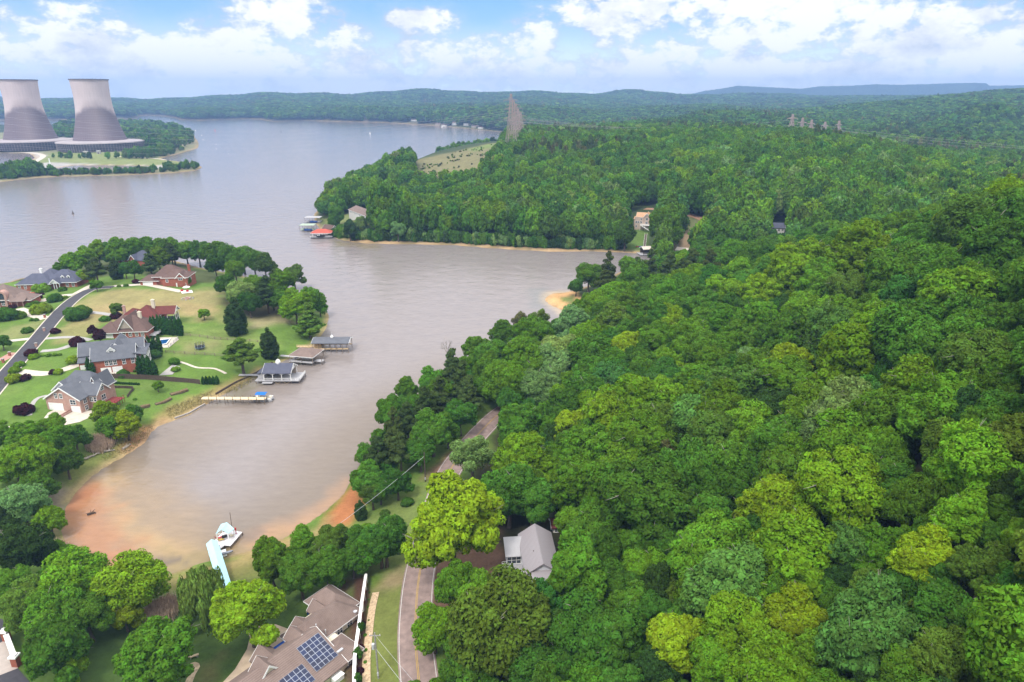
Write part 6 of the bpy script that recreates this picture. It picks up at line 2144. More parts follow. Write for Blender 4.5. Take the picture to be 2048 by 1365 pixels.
def hull(L, B, Hh, n=11):
    """pointed boat hull, stern at x = 0"""
    mb = MB()
    rows = []
    for i in range(n):
        t = i / (n - 1)
        w = B / 2 * (1 - max(0, (t - 0.45) / 0.55) ** 2.2) * (0.92 + 0.08 * min(1, t * 5)) + 0.02
        rows.append([(t * L, -w, Hh * (1 + 0.2 * t)), (t * L, -w * 0.8, Hh * 0.25), (t * L, 0, 0.02 + 0.3 * max(0, t - 0.7)), (t * L, w * 0.8, Hh * 0.25), (t * L, w, Hh * (1 + 0.2 * t))])
    i0 = len(mb.v)
    for r in rows:
        mb.v += r
    for i in range(n - 1):
        for k in range(4):
            a = i0 + i * 5 + k
            mb.f.append((a, a + 5, a + 6, a + 1)); mb.mi.append(0)
        mb.f.append((i0 + i * 5 + 4, i0 + i * 5 + 9, i0 + i * 5 + 5, i0 + i * 5)); mb.mi.append(0)
    mb.f.append(tuple(i0 + k for k in range(5))); mb.mi.append(0)
    return mb
def motorboat(loc, rz, lab, hullm, coverm=None, group=None):
    t = thing('motorboat', lab, 'boat', loc, rz, group)
    hull(6.2, 2.3, 0.95).build('hull', hullm, t)
    MB().box(2.6, 2.7, -0.9, 0.9, 1.0, 1.7).build('windscreen', M_GLASS, t)
    MB().box(-0.6, -0.05, -0.3, 0.3, 0.2, 1.3).build('outboard_motor', M_BLACK, t)
    MB().box(0.4, 1.0, -0.85, 0.85, 0.95, 1.35).box(1.7, 2.2, -0.8, -0.2, 0.95, 1.45).box(1.7, 2.2, 0.2, 0.8, 0.95, 1.45).build('seat', coverm or M_WHITE, t)
    return t
ang = math.atan2((Fc - L_).y, (Fc - L_).x)
c_, s_n = math.cos(ang), math.sin(ang)
motorboat(L_ + Vector((c_ * 2.5 - s_n * 3.5, s_n * 2.5 + c_ * 3.5, 1.5)), ang, 'white motorboat hoisted under the brown hip roofed dock', M_WHITE, M_BLACK)

# near one: grey gable roof, arched white front
A0, B0, C0 = (Vector((*P(q[0], q[1], 0), 0)) for q in ((529, 768), (582.5, 768), (600, 758)))
h = Dock('boathouse', 'boathouse with grey gable roof and three white arched bays on piles', 'boathouse', A0, B0, M_WHITE, R_SLATE, DG)
h.z = 0; h.root.location.z = 0
W = h.W
dp = 8.0
h.gable(0, W, 0, dp, 4.5, 2.3, 'x', 0.4, wm=M_WHITE)
h.part('deck', MB().box(-3.4, W + 3.4, -0.3, dp + 0.3, 1.1, 1.4).box(-0.5, 3.5, -1.6, -0.3, 0.7, 0.9), M_GREYW)
fr = MB()
for k in range(4):
    fr.box(W * k / 3 - 0.12, W * k / 3 + 0.12, 0.0, 0.22, 1.4, 4.4)
    fr.box(W * k / 3 - 0.12, W * k / 3 + 0.12, dp - 0.22, dp, 1.4, 4.4)
for k in range(3):
    x0, x1 = W * k / 3 + 0.12, W * (k + 1) / 3 - 0.12
    m_ = 10
    for q in range(m_):
        u0, u1 = q / m_, (q + 1) / m_
        xa, xb = x0 + (x1 - x0) * u0, x0 + (x1 - x0) * u1
        za = 3.5 + 0.65 * math.sin(math.pi * (u0 + u1) / 2) ** 0.6
        fr.box(xa, xb, 0.02, 0.2, za, 4.4)
h.part('arch_front', fr, M_WHITE)
h.part('back_wall', MB().box(0.2, W - 0.2, dp - 0.6, dp - 0.4, 1.4, 4.4), M_TAUPE)
h.part('rail', MB().box(0, W, -0.25, -0.15, 2.3, 2.4), M_WHITE)
h.part('annex', MB().box(-2.6, -0.05, 1, dp - 1, 1.4, 3.6), M_GREYW)
h.shed(-3.0, 0.1, 0.6, dp - 0.6, 3.6, 4.4, axis='x')
piles(h.root, [(W * k / 3, y) for k in range(4) for y in (0.1, dp - 0.1)] + [(-3.2, 0.1), (-3.2, dp - 0.2), (W + 3.2, 0.1), (W + 3.2, dp - 0.1)], -3, 1.2)
br = MB()
for k in range(3):
    br.tube((W * k / 3, 0, 1.1), (W * (k + 0.5) / 3, 0, 0.1), 0.07, n=4).tube((W * (k + 1) / 3, 0, 1.1), (W * (k + 0.5) / 3, 0, 0.1), 0.07, n=4)
h.part('brace', br, M_NEWWOOD)
h.rail([(W + 0.2, 0), (W + 3.3, 0), (W + 3.3, dp)], 1.4, 1.0)
h.part('gangway', MB().box(-12, -3.3, 5.5, 7.0, 1.0, 1.2), M_GREYW)
h.part('cupola', MB().lathe([(0.9, 0.0), (1.0, 0.9), (0.75, 1.5), (0.05, 2.1)], 10, (W * 0.45, dp * 0.55, 6.5)), M_WHITE)
h.done()
# timber pier with the pontoon boat
A0, B0 = (Vector((*P(q[0], q[1], 1.9), 0)) for q in ((404, 796.5), (531, 797.5)))
t = thing('pier', 'narrow pale timber pier on tall piles with a pontoon boat at its end', 'pier', (A0.x, A0.y, 0), math.atan2((B0 - A0).y, (B0 - A0).x))
W = (B0 - A0).length
MB().box(0, W, -1.0, 1.0, 1.8, 1.95).build('deck', mat('pale_timber', (0.62, 0.50, 0.32), 0.8, 0.12, 3.0), t)
piles(t, [(W * k / 8, y) for k in range(9) for y in (-1.05, 1.05)], -2.5, 2.9, 0.11)
b_ = MB()
for k in range(4):
    b_.tube((W * (k * 2 + 1) / 8, -1.05, 1.7), (W * (k * 2 + 2) / 8, -1.05, 0.2), 0.06, n=4)
b_.build('brace', M_WOOD, t)
t2 = thing('pontoon_boat', 'pontoon boat with blue canopy moored at the end of the timber pier', 'boat', (B0.x - 1.8, B0.y + 2.6, 0), math.atan2((B0 - A0).y, (B0 - A0).x))
for y in (-0.95, 0.95):
    MB().tube((-3.2, y, 0.25), (3.0, y, 0.25), 0.32, 0.32, 10).tube((3.0, y, 0.25), (3.7, y, 0.4), 0.32, 0.05, 10).build('pontoon', M_METAL, t2)
MB().box(-3.3, 3.3, -1.3, 1.3, 0.55, 0.68).build('deck', M_GREYW, t2)
r_ = MB()
for y in (-1.28, 1.24):
    r_.box(-3.2, 3.2, y, y + 0.05, 0.7, 1.5)
r_.box(3.2, 3.25, -1.28, 1.28, 0.7, 1.5)
r_.build('side_panel', M_WHITE, t2)
MB().box(-2.6, -1.4, -1.1, 1.1, 0.7, 1.25).box(1.0, 2.8, -1.15, -0.5, 0.7, 1.25).box(1.0, 2.8, 0.5, 1.15, 0.7, 1.25).build('seat', M_CREAM, t2)
MB().box(-3.6, -3.25, -0.3, 0.3, 0.2, 1.4).build('outboard_motor', M_BLACK, t2)
c_ = MB()
c_._v = None
nseg = 8
for k in range(nseg):
    a0, a1 = -1 + 2 * k / nseg, -1 + 2 * (k + 1) / nseg
    z0, z1 = 3.0 - 0.25 * a0 * a0, 3.0 - 0.25 * a1 * a1
    c_.face([(-2.4, 1.35 * a0, z0), (1.4, 1.35 * a0, z0), (1.4, 1.35 * a1, z1), (-2.4, 1.35 * a1, z1)])
    c_.face([(-2.4, 1.35 * a1, z1 - 0.06), (1.4, 1.35 * a1, z1 - 0.06), (1.4, 1.35 * a0, z0 - 0.06), (-2.4, 1.35 * a0, z0 - 0.06)])
cn_ = c_.build('canopy', mat('blue_canvas', (0.01, 0.13, 0.50), 0.8, 0.1, 2.0), t2)
p_ = MB()
for x in (-2.3, 1.3):
    for y in (-1.25, 1.25):
        p_.tube((x, y, 0.7), (x, y * 0.98, 2.78), 0.03, n=5)
p_.build('canopy_frame', M_METAL, t2)

# pale blue jetty: roofed walkway, open pavilion, deck
zr = 4.0
a = Vector((*P(423, 1081, zr), 0)); b = Vector((*P(456, 1190, zr), 0))
t = thing('jetty', 'pale blue roofed jetty running from the yard out over the shallow cove', 'jetty', (a.x, a.y, 0), math.atan2((b - a).y, (b - a).x))
W = (b - a).length
hh = House.__new__(House)
hh.root, hh.wall, hh.roof, hh.trim, hh.wm, hh.rm, hh.tm, hh.extra, hh.rz, hh.W, hh.dig, hh.z = t, M_WHITE, M_SKYB, M_WHITE, {}, {}, MB(), [], t.rotation_euler[2], W, 0, 0
hh.gable(0, W, -1.15, 1.15, 3.2, 0.75, 'x', 0.15, ends=False, rake=False)
hh.part('deck', MB().box(0, W, -1.1, 1.1, 0.75, 0.9), M_WHITE)
piles(t, [(W * k / 8, y) for k in range(9) for y in (-1.05, 1.05)], -1, 3.3, 0.08, M_WHITE)
hh.part('railing', MB().box(0, W, -1.1, -1.04, 1.7, 1.8).box(0, W, 1.04, 1.1, 1.7, 1.8).box(0, W, -1.1, -1.06, 1.2, 1.28).box(0, W, 1.06, 1.1, 1.2, 1.28), M_WHITE)
hh.done()
zp = 0.9
dk = [Vector((*P(q[0], q[1], zp), 0)) for q in ((484.4, 1064.6), (461, 1091.6), (449, 1091), (434, 1102), (424, 1094), (431, 1079), (444, 1066), (462, 1060))]
t = thing('dock_pavilion', 'white dock with open pavilion under a pale blue pyramid of roof at the jetty end', 'dock', (dk[0].x, dk[0].y, 0))
o_ = dk[0]
MB().prism([(q.x - o_.x, q.y - o_.y) for q in dk], 0.72, 0.9).build('deck', mat('white_decking', (0.66, 0.62, 0.63), 0.7, 0.08, 3.0), t)
piles(t, [(q.x - o_.x, q.y - o_.y) for q in dk], -1.0, 0.75, 0.12, M_DARKW)
R1, R2, E1, E2 = (Vector((*P(q[0], q[1], z), z)) - Vector((o_.x, o_.y, 0)) for q, z in (((453.9, 1045.9), 4.4), ((443.0, 1060.0), 4.4), ((468.6, 1058.8), 3.2), ((456.9, 1068.0), 3.2)))
w1, w2 = R1 + (R1 - E1) * Vector((1, 1, 0)).x * 0 + Vector(((R1 - E1).x, (R1 - E1).y, -1.2)), R2 + Vector(((R2 - E2).x, (R2 - E2).y, -1.2))
rf = MB()
up = Vector((0, 0, 0.12))
for q in ([R1, R2, E2, E1], [R2, R1, w1, w2]):
    rf.face([p + up for p in q]); rf.face([p for p in q[::-1]])
for p, q in ((R1, E1), (E1, E2), (E2, R2), (R1, w1), (w1, w2), (w2, R2)):
    rf.face([p, q, q + up, p + up])
rf.build('roof', M_SKYB, t)
for q in (E1, E2, w1, w2):
    p = q.lerp((R1 + R2) / 2, 0.08)
    MB().box(p.x - 0.09, p.x + 0.09, p.y - 0.09, p.y + 0.09, 0.9, 3.25).build('post', M_WHITE, t)
tb = MB()
for k in range(6):
    p = E2.lerp(w2, (k + 0.5) / 6); p2 = E1.lerp(w1, (k + 0.5) / 6)
    tb.tube((p.x, p.y, 3.2), (p2.x, p2.y, 3.2), 0.05, n=4)
tb.tube(E2, w2, 0.07, n=4).tube(E1, w1, 0.07, n=4)
tb.build('truss', M_WHITE, t)
def on_dock(px, py):
    return Vector((*P(px, py, zp), zp))
def lounge(px, py, lab, m, rz):
    t = thing('deck_chair', lab, 'chair', on_dock(px, py), rz)
    MB().box(-0.3, 0.9, -0.32, 0.32, 0.32, 0.42).build('seat', m, t)
    b = MB(); b.face([(-0.3, -0.32, 0.4), (-0.3, 0.32, 0.4), (-0.75, 0.32, 1.05), (-0.75, -0.32, 1.05)]); b.face([(-0.36, 0.32, 0.4), (-0.36, -0.32, 0.4), (-0.81, -0.32, 1.05), (-0.81, 0.32, 1.05)])
    b.build('backrest', m, t)
    for x in (-0.25, 0.8):
        for y in (-0.28, 0.28):
            MB().box(x - 0.03, x + 0.03, y - 0.03, y + 0.03, 0, 0.33).build('leg', M_WOOD, t)
lounge(437, 1079, 'red deck chair at the left side of the pavilion', M_RED, 0.6)
lounge(441, 1082, 'yellow deck chair beside the red one under the pavilion', mat('yellow_paint', (0.55, 0.38, 0.08), 0.6, 0.1, 2.0), 0.5)
lounge(464, 1074, 'tan deck chair on the open right side of the dock', M_CREAM, 2.4)
b = thing('barbecue_grill', 'black covered barbecue grill under the pavilion roof', 'grill', on_dock(450, 1079), 0.4)
MB().box(-0.6, 0.6, -0.3, 0.3, 0.6, 0.95).build('body', M_BLACK, b)
MB().tube((-0.6, 0, 0.95), (0.6, 0, 0.95), 0.3, 0.3, 12).build('lid', M_BLACK, b)
MB().box(-0.5, -0.42, -0.2, 0.2, 0, 0.6).box(0.42, 0.5, -0.2, 0.2, 0, 0.6).build('leg', M_METAL, b)
b = thing('slide_post', 'tall red slender post with rounded top on the dock corner', 'post', on_dock(472.3, 1068), 0)
MB().lathe([(0.16, 0), (0.16, 0.1), (0.10, 0.15), (0.09, 1.0), (0.2, 1.15), (0.22, 1.6), (0.14, 1.8), (0.02, 1.86)], 12).build('post', M_RED, b)
MB().lathe([(0.3, 0), (0.3, 0.06), (0.0, 0.07)], 12).build('foot_plate', M_METAL, b)
q = Vector((*P(463.5, 1053, 0), 0))
tag(MB().tube((0, 0, -1), (0.1, 0, 4.2), 0.07, 0.06, 7).build('mooring_pole', M_DARKW), 'thin dark mooring pole behind the pale blue pavilion', 'pole').location = q
q = Vector((*P(443, 1107, 0.5), 0))
t = thing('jet_ski_lift', 'small white floating lift with two grey cradles beside the jetty', 'boat lift', q, 0.5)
MB().box(-1.3, 1.3, -1.1, 1.1, 0.25, 0.55).build('float', M_WHITE, t)
for x in (-0.6, 0.6):
    hull(2.0, 0.7, 0.4, 7).build('cradle', mat('grey_plastic', (0.2, 0.21, 0.25), 0.5, 0.1, 2.0), t).location = (x - 0.0, -0.9, 0.56)
    t.children[-1].rotation_euler = (0, 0, 1.57)
MB().tube((-0.1, 1.0, 0.5), (-0.1, 1.0, 2.4), 0.06, n=6).build('winch_post', M_METAL, t)

# docks on the wooded tip across the water
h = Dock('boat_dock', 'boat dock with bright red roof at the wooded tip', 'boat dock', (623, 477.5), (662, 477), M_WHITE, R_REDMETAL, None, zA=0)
W = h.W
h.hip(0, W, 0, 9, 4.2, 2.4, 0.6)
h.part('deck', MB().box(-1, W + 1, -1, 9.6, 0.9, 1.3), M_GREYW)
piles(h.root, [(x, y) for x in (0, W / 2, W) for y in (0, 9)], -3, 4.2, 0.18, M_DARKW)
h.part('rail', MB().box(-1, W + 1, -1, -0.85, 1.9, 2.05), M_WHITE)
h.done()
motorboat(Vector((*P(640, 476, 1.3), 1.4)) + Vector((-3, 3, 0)), 0.1, 'dark motorboat kept under the red roofed dock', M_BLACK)
for (pa, pb, lb, m) in (((600, 463), (628, 463), 'open flat roofed pale green dock left of the red roofed one', mat('pale_green_wood', (0.32, 0.38, 0.30), 0.8, 0.15, 2.0)), ((610, 447), (640, 447), 'open flat roofed grey dock behind the pale green one', M_GREYW)):
    h = Dock('boat_dock', lb, 'boat dock', pa, pb, m, m, None, zA=0)
    W = h.W
    h.part('roof', MB().box(-0.3, W + 0.3, -0.3, 8.3, 4.6, 4.85), m)
    h.part('deck', MB().box(0, W, 0, 8, 0.9, 1.15), m)
    piles(h.root, [(W * k / 3, y) for k in range(4) for y in (0.1, 7.9)], -3, 4.6, 0.14)
    h.part('rail', MB().box(0, W, 0, 0.1, 1.9, 2.0).box(0, W, 7.9, 8, 1.9, 2.0), m)
    h.done()
    motorboat(Vector((*P((pa[0] + pb[0]) / 2 - 2, pa[1], 1.2), 1.2)) + Vector((-2, 3, 0)), 0.05, 'boat under a blue cover in the ' + ('pale green' if 'behind' not in lb else 'rear grey') + ' dock', M_WHITE, M_BLUE).children[0].data.materials[0] = M_BLUE
h = Dock('gazebo', 'small brown shingled boathouse tucked behind the red roofed dock', 'boathouse', (646, 466), (664, 467), M_TAUPE, R_BROWN, None)
W = h.W
h.block(0, W, 0, 6, 2.8); h.gable(0, W, 0, 6, 2.8, 2.4, 'x'); h.win('f', W / 2, 0, 1.5, 1.4, 1.2); h.done()
for (pa, pb, lb) in (((1287, 512), (1309, 511), 'cream roofed boathouse at the foot of the tan house stairs'), ((1351, 512), (1377, 511), 'low cream roofed shelter by the water right of the bay boathouse')):
    h = Dock('boathouse', lb, 'boathouse', pa, pb, M_TAUPE, mat('cream_metal', (0.62, 0.53, 0.44), 0.6, 0.05, 1.0), None, zA=0 if pa[0] < 1300 else None)
    W = h.W
    h.gable(0, W, 0, 7, 4.4 if pa[0] < 1300 else 3.0, 1.2, 'x', 0.4)
    h.part('back_wall', MB().box(0.2, W - 0.2, 6.6, 6.9, 0.8, 4.2 if pa[0] < 1300 else 2.9), M_DARKW)
    h.part('deck', MB().box(-2.5, W + 0.5, -1, 7.5, 0.5, 0.8), M_GREYW)
    piles(h.root, [(0.1, 0.1), (W - 0.1, 0.1), (0.1, 6.9), (W - 0.1, 6.9)], -2, 4.4 if pa[0] < 1300 else 3.0, 0.15, M_DARKW)
    h.done()
s_ = G(1292, 470); e_ = G(1288, 500)
t = thing('garden_stair', 'long outdoor stair from the tan house down to the bay boathouse', 'stairs', s_)
sb = MB()
for k in range(30):
    p = s_.lerp(e_, k / 29) - s_
    z = H(p.x + s_.x, p.y + s_.y) + 0.15 - s_.z
    sb.box(p.x - 0.8, p.x + 0.8, p.y - 0.3, p.y + 0.3, z, z + 0.2)
sb.build('tread', M_WOOD, t)
for x in (-0.85, 0.85):
    rb = MB()
    for k in range(10):
        p, q = s_.lerp(e_, k / 10) - s_, s_.lerp(e_, (k + 1) / 10) - s_
        rb.tube((p.x + x, p.y, H(p.x + s_.x, p.y + s_.y) + 1.3 - s_.z), (q.x + x, q.y, H(q.x + s_.x, q.y + s_.y) + 1.3 - s_.z), 0.08, n=4)
    rb.build('handrail', M_WHITE, t)
for i, (px, py, m, lb) in enumerate(((1272, 495, M_RED, 'red kayak lying on the bay lawn'), (1277, 495, M_BLUE, 'blue kayak lying on the bay lawn'))):
    o = hull(4.2, 1.0, 0.5, 9).build('kayak', m)
    o.location = G(px, py) + Vector((0, 0, 0.1)); o.rotation_euler = (0, 0, 0.1)
    tag(o, lb, 'kayak')

# ------------------------------------------------------------------ walls and fences
def wall_run(name, lab, cat, pts, hgt, th, m, cap=None, postm=None, step=3.0, post=0.0, step_down=0.0):
    L = spline([G(*p) for p in pts], step)
    o = L[0].copy()
    t = thing(name, lab, cat, o)
    mb, cb, pb = MB(), MB(), MB()
    for a, b in zip(L[:-1], L[1:]):
        d = (b - a); d.z = 0
        ln = d.length
        if ln < 0.05: continue
        d.normalize()
        M = Matrix.Translation(a - o) @ Matrix.Rotation(math.atan2(d.y, d.x), 4, 'Z')
        dz = b.z - a.z
        M = M @ Matrix(((1, 0, 0, 0), (0, 1, 0, 0), (dz / ln, 0, 1, 0), (0, 0, 0, 1)))
        mb.box(0, ln, -th / 2, th / 2, -0.6, hgt, M=M)
        if cap:
            cb.box(-0.01, ln + 0.01, -th * 0.9, th * 0.9, hgt + 0.004, hgt + 0.14, M=M)
        if post:
            pb.box(-post / 2, post / 2, -post / 2, post / 2, -0.6, hgt + 0.2, M=Matrix.Translation(a - o))
    mb.build('panel', m, t)
    if cap: cb.build('coping', cap, t)
    if post: pb.build('post', postm or m, t)
    return t
wall_run('garden_wall', 'long white capped brick wall between the low house and the mulch bed', 'wall', [(733, 1166), (725, 1222), (718, 1277), (711, 1332), (710, 1392)], 2.0, 0.35, M_BRICK, M_WHITE, M_WHITE, 3.0, 0.55)
wall_run('retaining_wall', 'dark timber retaining wall along the lawn above the docks', 'wall', [(432, 790), (452, 778), (475, 765), (500, 754), (520, 743), (545, 727)], 0.7, 0.35, M_DARKW)
wall_run('retaining_wall', 'low pale stone edging at the waterline below the timber pier', 'wall', [(350, 838), (378, 828), (395, 818), (410, 810)], 0.5, 0.5, mat('shore_stone', (0.32, 0.29, 0.27), 0.9, 0.3, 2.0))
wall_run('privacy_fence', 'tall dark weathered board fence across the lawns', 'fence', [(201, 757), (250, 758), (300, 760), (350, 764), (401, 769)], 1.9, 0.12, M_DARKW, None, M_DARKW, 2.4, 0.16)
def rail_fence(lab, pts, m):
    L = spline([G(*p) for p in pts], 3.0)
    o = L[0].copy()
    t = thing('rail_fence', lab, 'fence', o)
    pb, rb = MB(), MB()
    for i, a in enumerate(L):
        p = a - o
        pb.box(p.x - 0.09, p.x + 0.09, p.y - 0.09, p.y + 0.09, p.z - 0.3, p.z + 1.3)
        if i < len(L) - 1:
            q = L[i + 1] - o
            for z in (0.4, 0.8, 1.15):
                rb.tube(p + Vector((0, 0, z)), q + Vector((0, 0, z)), 0.055, n=4)
    pb.build('post', m, t)
    rb.build('rail', m, t)
rail_fence('upper timber rail fence behind the trampoline', [(366, 672), (400, 675), (430, 679), (455, 681), (500, 684), (540, 688)], M_WOOD)
rail_fence('lower timber rail fence in front of the trampoline', [(332, 706), (370, 709), (410, 711), (450, 714), (490, 716)], M_WOOD)
rail_fence('pale fence along the right side of the swimming pool', [(356, 679), (348, 687), (337, 697)], M_GREYW)

# ------------------------------------------------------------------ yard things
q = G(400.5, 698)
t = thing('trampoline', 'round black netted trampoline alone on the mid lawn', 'trampoline', q)
MB().lathe([(1.9, 0.85), (1.9, 0.95), (0.0, 0.95)], 20).build('mat', M_BLACK, t)
MB().lathe([(1.95, 0.8), (2.05, 0.9), (1.95, 1.0), (1.85, 0.9)], 20).build('rim', mat('trampoline_blue', (0.08, 0.16, 0.24), 0.6, 0.1, 2.0), t)
nb_ = MB()
for k in range(8):
    a = k * math.pi / 4
    MB().tube((1.95 * math.cos(a), 1.95 * math.sin(a), 0), (1.95 * math.cos(a), 1.95 * math.sin(a), 2.7), 0.05, n=5).build('leg', M_METAL, t)
for k in range(40):
    a = k * math.pi / 20
    b2 = a + math.pi / 20
    nb_.tube((1.9 * math.cos(a), 1.9 * math.sin(a), 1.0), (1.9 * math.cos(b2), 1.9 * math.sin(b2), 2.6), 0.02, n=3)
    nb_.tube((1.9 * math.cos(a), 1.9 * math.sin(a), 2.6), (1.9 * math.cos(b2), 1.9 * math.sin(b2), 1.0), 0.02, n=3)
nb_.build('net', M_BLACK, t)
# pool
pp = [G(*c) for c in ((317, 680.5), (341, 679.5), (333, 690.5), (311, 692.5))]
zt = sum(p.z for p in pp) / 4 + 0.28
t = thing('swimming_pool', 'small blue swimming pool beside the brown roofed house', 'pool', (pp[0].x, pp[0].y, zt))
pl2 = [(p.x - pp[0].x, p.y - pp[0].y) for p in pp]
MB().prism(pl2, -0.5, 0.02).build('water', mat('pool_water', (0.01, 0.07, 0.20), 0.08, 0.3, 0.6, spec=0.6), t)
cp = MB()
for i in range(4):
    a, b2 = Vector((*pl2[i], 0)), Vector((*pl2[(i + 1) % 4], 0))
    cp.tube(a, b2, 0.22, 0.22, 6)
cp.build('coping', M_WHITE, t)
# patio umbrella and seats
q = G(374, 583)
t = thing('patio_umbrella', 'white patio umbrella on the pad beside the brick house', 'umbrella', q + Vector((0, 0, 0.1)))
MB().lathe([(1.9, 2.1), (1.85, 2.2), (0.9, 2.6), (0.04, 2.85), (0.04, 2.8), (0.9, 2.5)], 8).build('canopy', M_WHITE, t)
MB().tube((0, 0, 0), (0, 0, 2.8), 0.05, n=6).build('pole', M_METAL, t)
for dx, dy, lb in ((-2.2, -0.9, 'red garden seat left of the white umbrella'), (1.0, -1.6, 'red garden seat in front of the white umbrella')):
    s = thing('garden_chair', lb, 'seat', q + Vector((dx, dy, 0.1)), 0.3)
    MB().box(-0.6, 0.6, -0.4, 0.4, 0.25, 0.5).build('seat', M_RED, s)
    MB().box(-0.6, 0.6, 0.3, 0.45, 0.5, 1.1).build('backrest', M_RED, s)
    for x in (-0.5, 0.5):
        MB().box(x - 0.05, x + 0.05, -0.35, 0.35, 0, 0.25).build('leg', M_METAL, s)
q = G(375, 598)
t = thing('fire_pit', 'round brick fire pit ringed by pale stones on the dry field', 'fire pit', q)
MB().lathe([(1.5, -0.2), (1.5, 0.6), (1.1, 0.6), (1.1, 0.1), (0, 0.1)], 14).build('ring', M_PINK, t)
sb = MB()
for k in range(9):
    a = k * 0.7
    sb.box(2.7 * math.cos(a) - 0.3, 2.7 * math.cos(a) + 0.3, 2.7 * math.sin(a) - 0.3, 2.7 * math.sin(a) + 0.3, -0.1, 0.4)
sb.build('stone', M_CONCG, t)
# raised beds
for px, lb in (([(270, 817), (285, 812), (300, 811), (299, 815), (285, 818), (271, 821)], 'nearest curved flower bed edged with timber on the cove lawn'), ([(310, 808), (326, 804), (341, 796), (344, 800), (330, 807), (312, 811)], 'middle curved flower bed edged with timber on the cove lawn'), ([(340, 788), (358, 784), (374, 779), (377, 783), (362, 788), (343, 792)], 'uppermost curved flower bed edged with timber on the cove lawn')):
    P_ = [G(*c) for c in px]
    o = P_[0]
    t = thing('flower_bed', lb, 'flower bed', o, group='flower beds on the cove lawn')
    pz = [(p.x - o.x, p.y - o.y) for p in P_]
    zz_ = min(p.z for p in P_) - o.z, max(p.z for p in P_) - o.z
    MB().prism(pz, zz_[0] - 0.3, zz_[1] + 0.16).build('soil', mat('bed_soil', (0.14, 0.10, 0.05), 0.95, 0.4, 2.0), t)
    eb = MB()
    for i in range(len(P_)):
        a, b2 = P_[i] - o, P_[(i + 1) % len(P_)] - o
        eb.tube(a + Vector((0, 0, 0.15)), b2 + Vector((0, 0, 0.15)), 0.16, n=5)
    eb.build('edging', M_DARKW, t)
wall_run('garden_fence', 'low dark red fence round the plot behind the pink brick house', 'fence', [(206, 776), (235, 777), (267, 778), (262, 786), (255, 796)], 1.0, 0.15, M_DARKW)
# gate with brick pillars at lower left
a, b2 = G(15, 1281), G(34, 1332)
t = thing('entrance_gate', 'white gate beam between two brick pillars at the lower left corner', 'gate', a)
dv = b2 - a
for p in (Vector((0, 0, 0)), dv):
    pb = MB().box(p.x - 0.55, p.x + 0.55, p.y - 0.55, p.y + 0.55, p.z - 0.5, p.z + 2.2).build('pillar', M_BRICK, t)
    MB().box(p.x - 0.75, p.x + 0.75, p.y - 0.75, p.y + 0.75, p.z + 2.204, p.z + 2.5).box(p.x - 0.5, p.x + 0.5, p.y - 0.5, p.y + 0.5, p.z + 2.5, p.z + 2.75).build('pillar_cap', M_WHITE, pb)
d_ = dv.normalized()
M = Matrix.Translation((0, 0, 0)) @ Matrix.Rotation(math.atan2(dv.y, dv.x), 4, 'Z')
MB().box(0.8, dv.length - 0.8, -0.3, 0.3, 1.2, 1.9, M=M).box(0.8, dv.length - 0.8, -0.45, 0.45, 1.9, 2.05, M=M).build('beam', M_WHITE, t)
# mailboxes and brick piers by the lane
for px, py, lb in ((20, 712, 'square brick pier at the left lane edge, upper of two'), (7, 726, 'square brick pier at the left lane edge, lower of two'), (90, 636, 'brick mailbox pier on the left side of the lane bend'), (89, 663, 'pale mailbox pier right of the lane near the drive'), (73, 694, 'pale mailbox pier right of the lane by the round maroon shrub')):
    q = G(px, py)
    t = thing('gate_pier', lb, 'pier', q)
    m = M_BRICK if 'brick' in lb else M_PINK
    MB().box(-0.35, 0.35, -0.35, 0.35, -0.3, 1.5).build('shaft', m, t)
    MB().box(-0.45, 0.45, -0.45, 0.45, 1.504, 1.7).build('cap', M_CONCG, t)
q = G(388, 1316)
t = thing('stone_bench', 'pale stone slab bench at the bend of the flagstone path', 'bench', q, 0.5)
MB().box(-0.9, 0.9, -0.25, 0.25, 0.4, 0.55).build('slab', mat('bench_stone', (0.42, 0.33, 0.22), 0.9, 0.2, 2.0), t)
for x in (-0.6, 0.6):
    MB().box(x - 0.15, x + 0.15, -0.2, 0.2, -0.1, 0.4).build('leg', M_CONCG, t)
# logs on the mud
for i, (pa, pb, r, lb) in enumerate((((166, 921), (200, 908), 0.4, 'pale forked driftwood log below the reeds'), ((210, 905), (229, 902), 0.35, 'short drift log beside the reed bed'), ((246, 900), (263, 890), 0.45, 'drift log nearest the open water by the reeds'), ((177, 1031), (191, 1027), 0.4, 'dark waterlogged stump on the orange mud'))):
    a, b2 = G(*pa), G(*pb)
    mb = MB()
    n = 6
    pts = [a.lerp(b2, k / n) + Vector((rnd.uniform(-0.2, 0.2), rnd.uniform(-0.2, 0.2), 0.25 + rnd.uniform(-0.05, 0.15))) - a for k in range(n + 1)]
    for k in range(n):
        mb.tube(pts[k], pts[k + 1], r * (1 - 0.1 * k), r * (1 - 0.1 * (k + 1)), 7)
    for k in range(2, n):
        mb.tube(pts[k], pts[k] + Vector((rnd.uniform(-1, 1), rnd.uniform(-1, 1), 0.6)), r * 0.35, 0.04, 5)
    o = mb.build('drift_log', M_DARKW if 'dark' in lb else mat('driftwood', (0.30, 0.26, 0.22), 0.9, 0.3, 3.0))
    o.location = a
    tag(o, lb, 'log', 'drift logs')
t = thing('rowing_boat', 'small white boat on the cove bed near the mud flat', 'boat', G(226, 1097), 0.6) if False else None

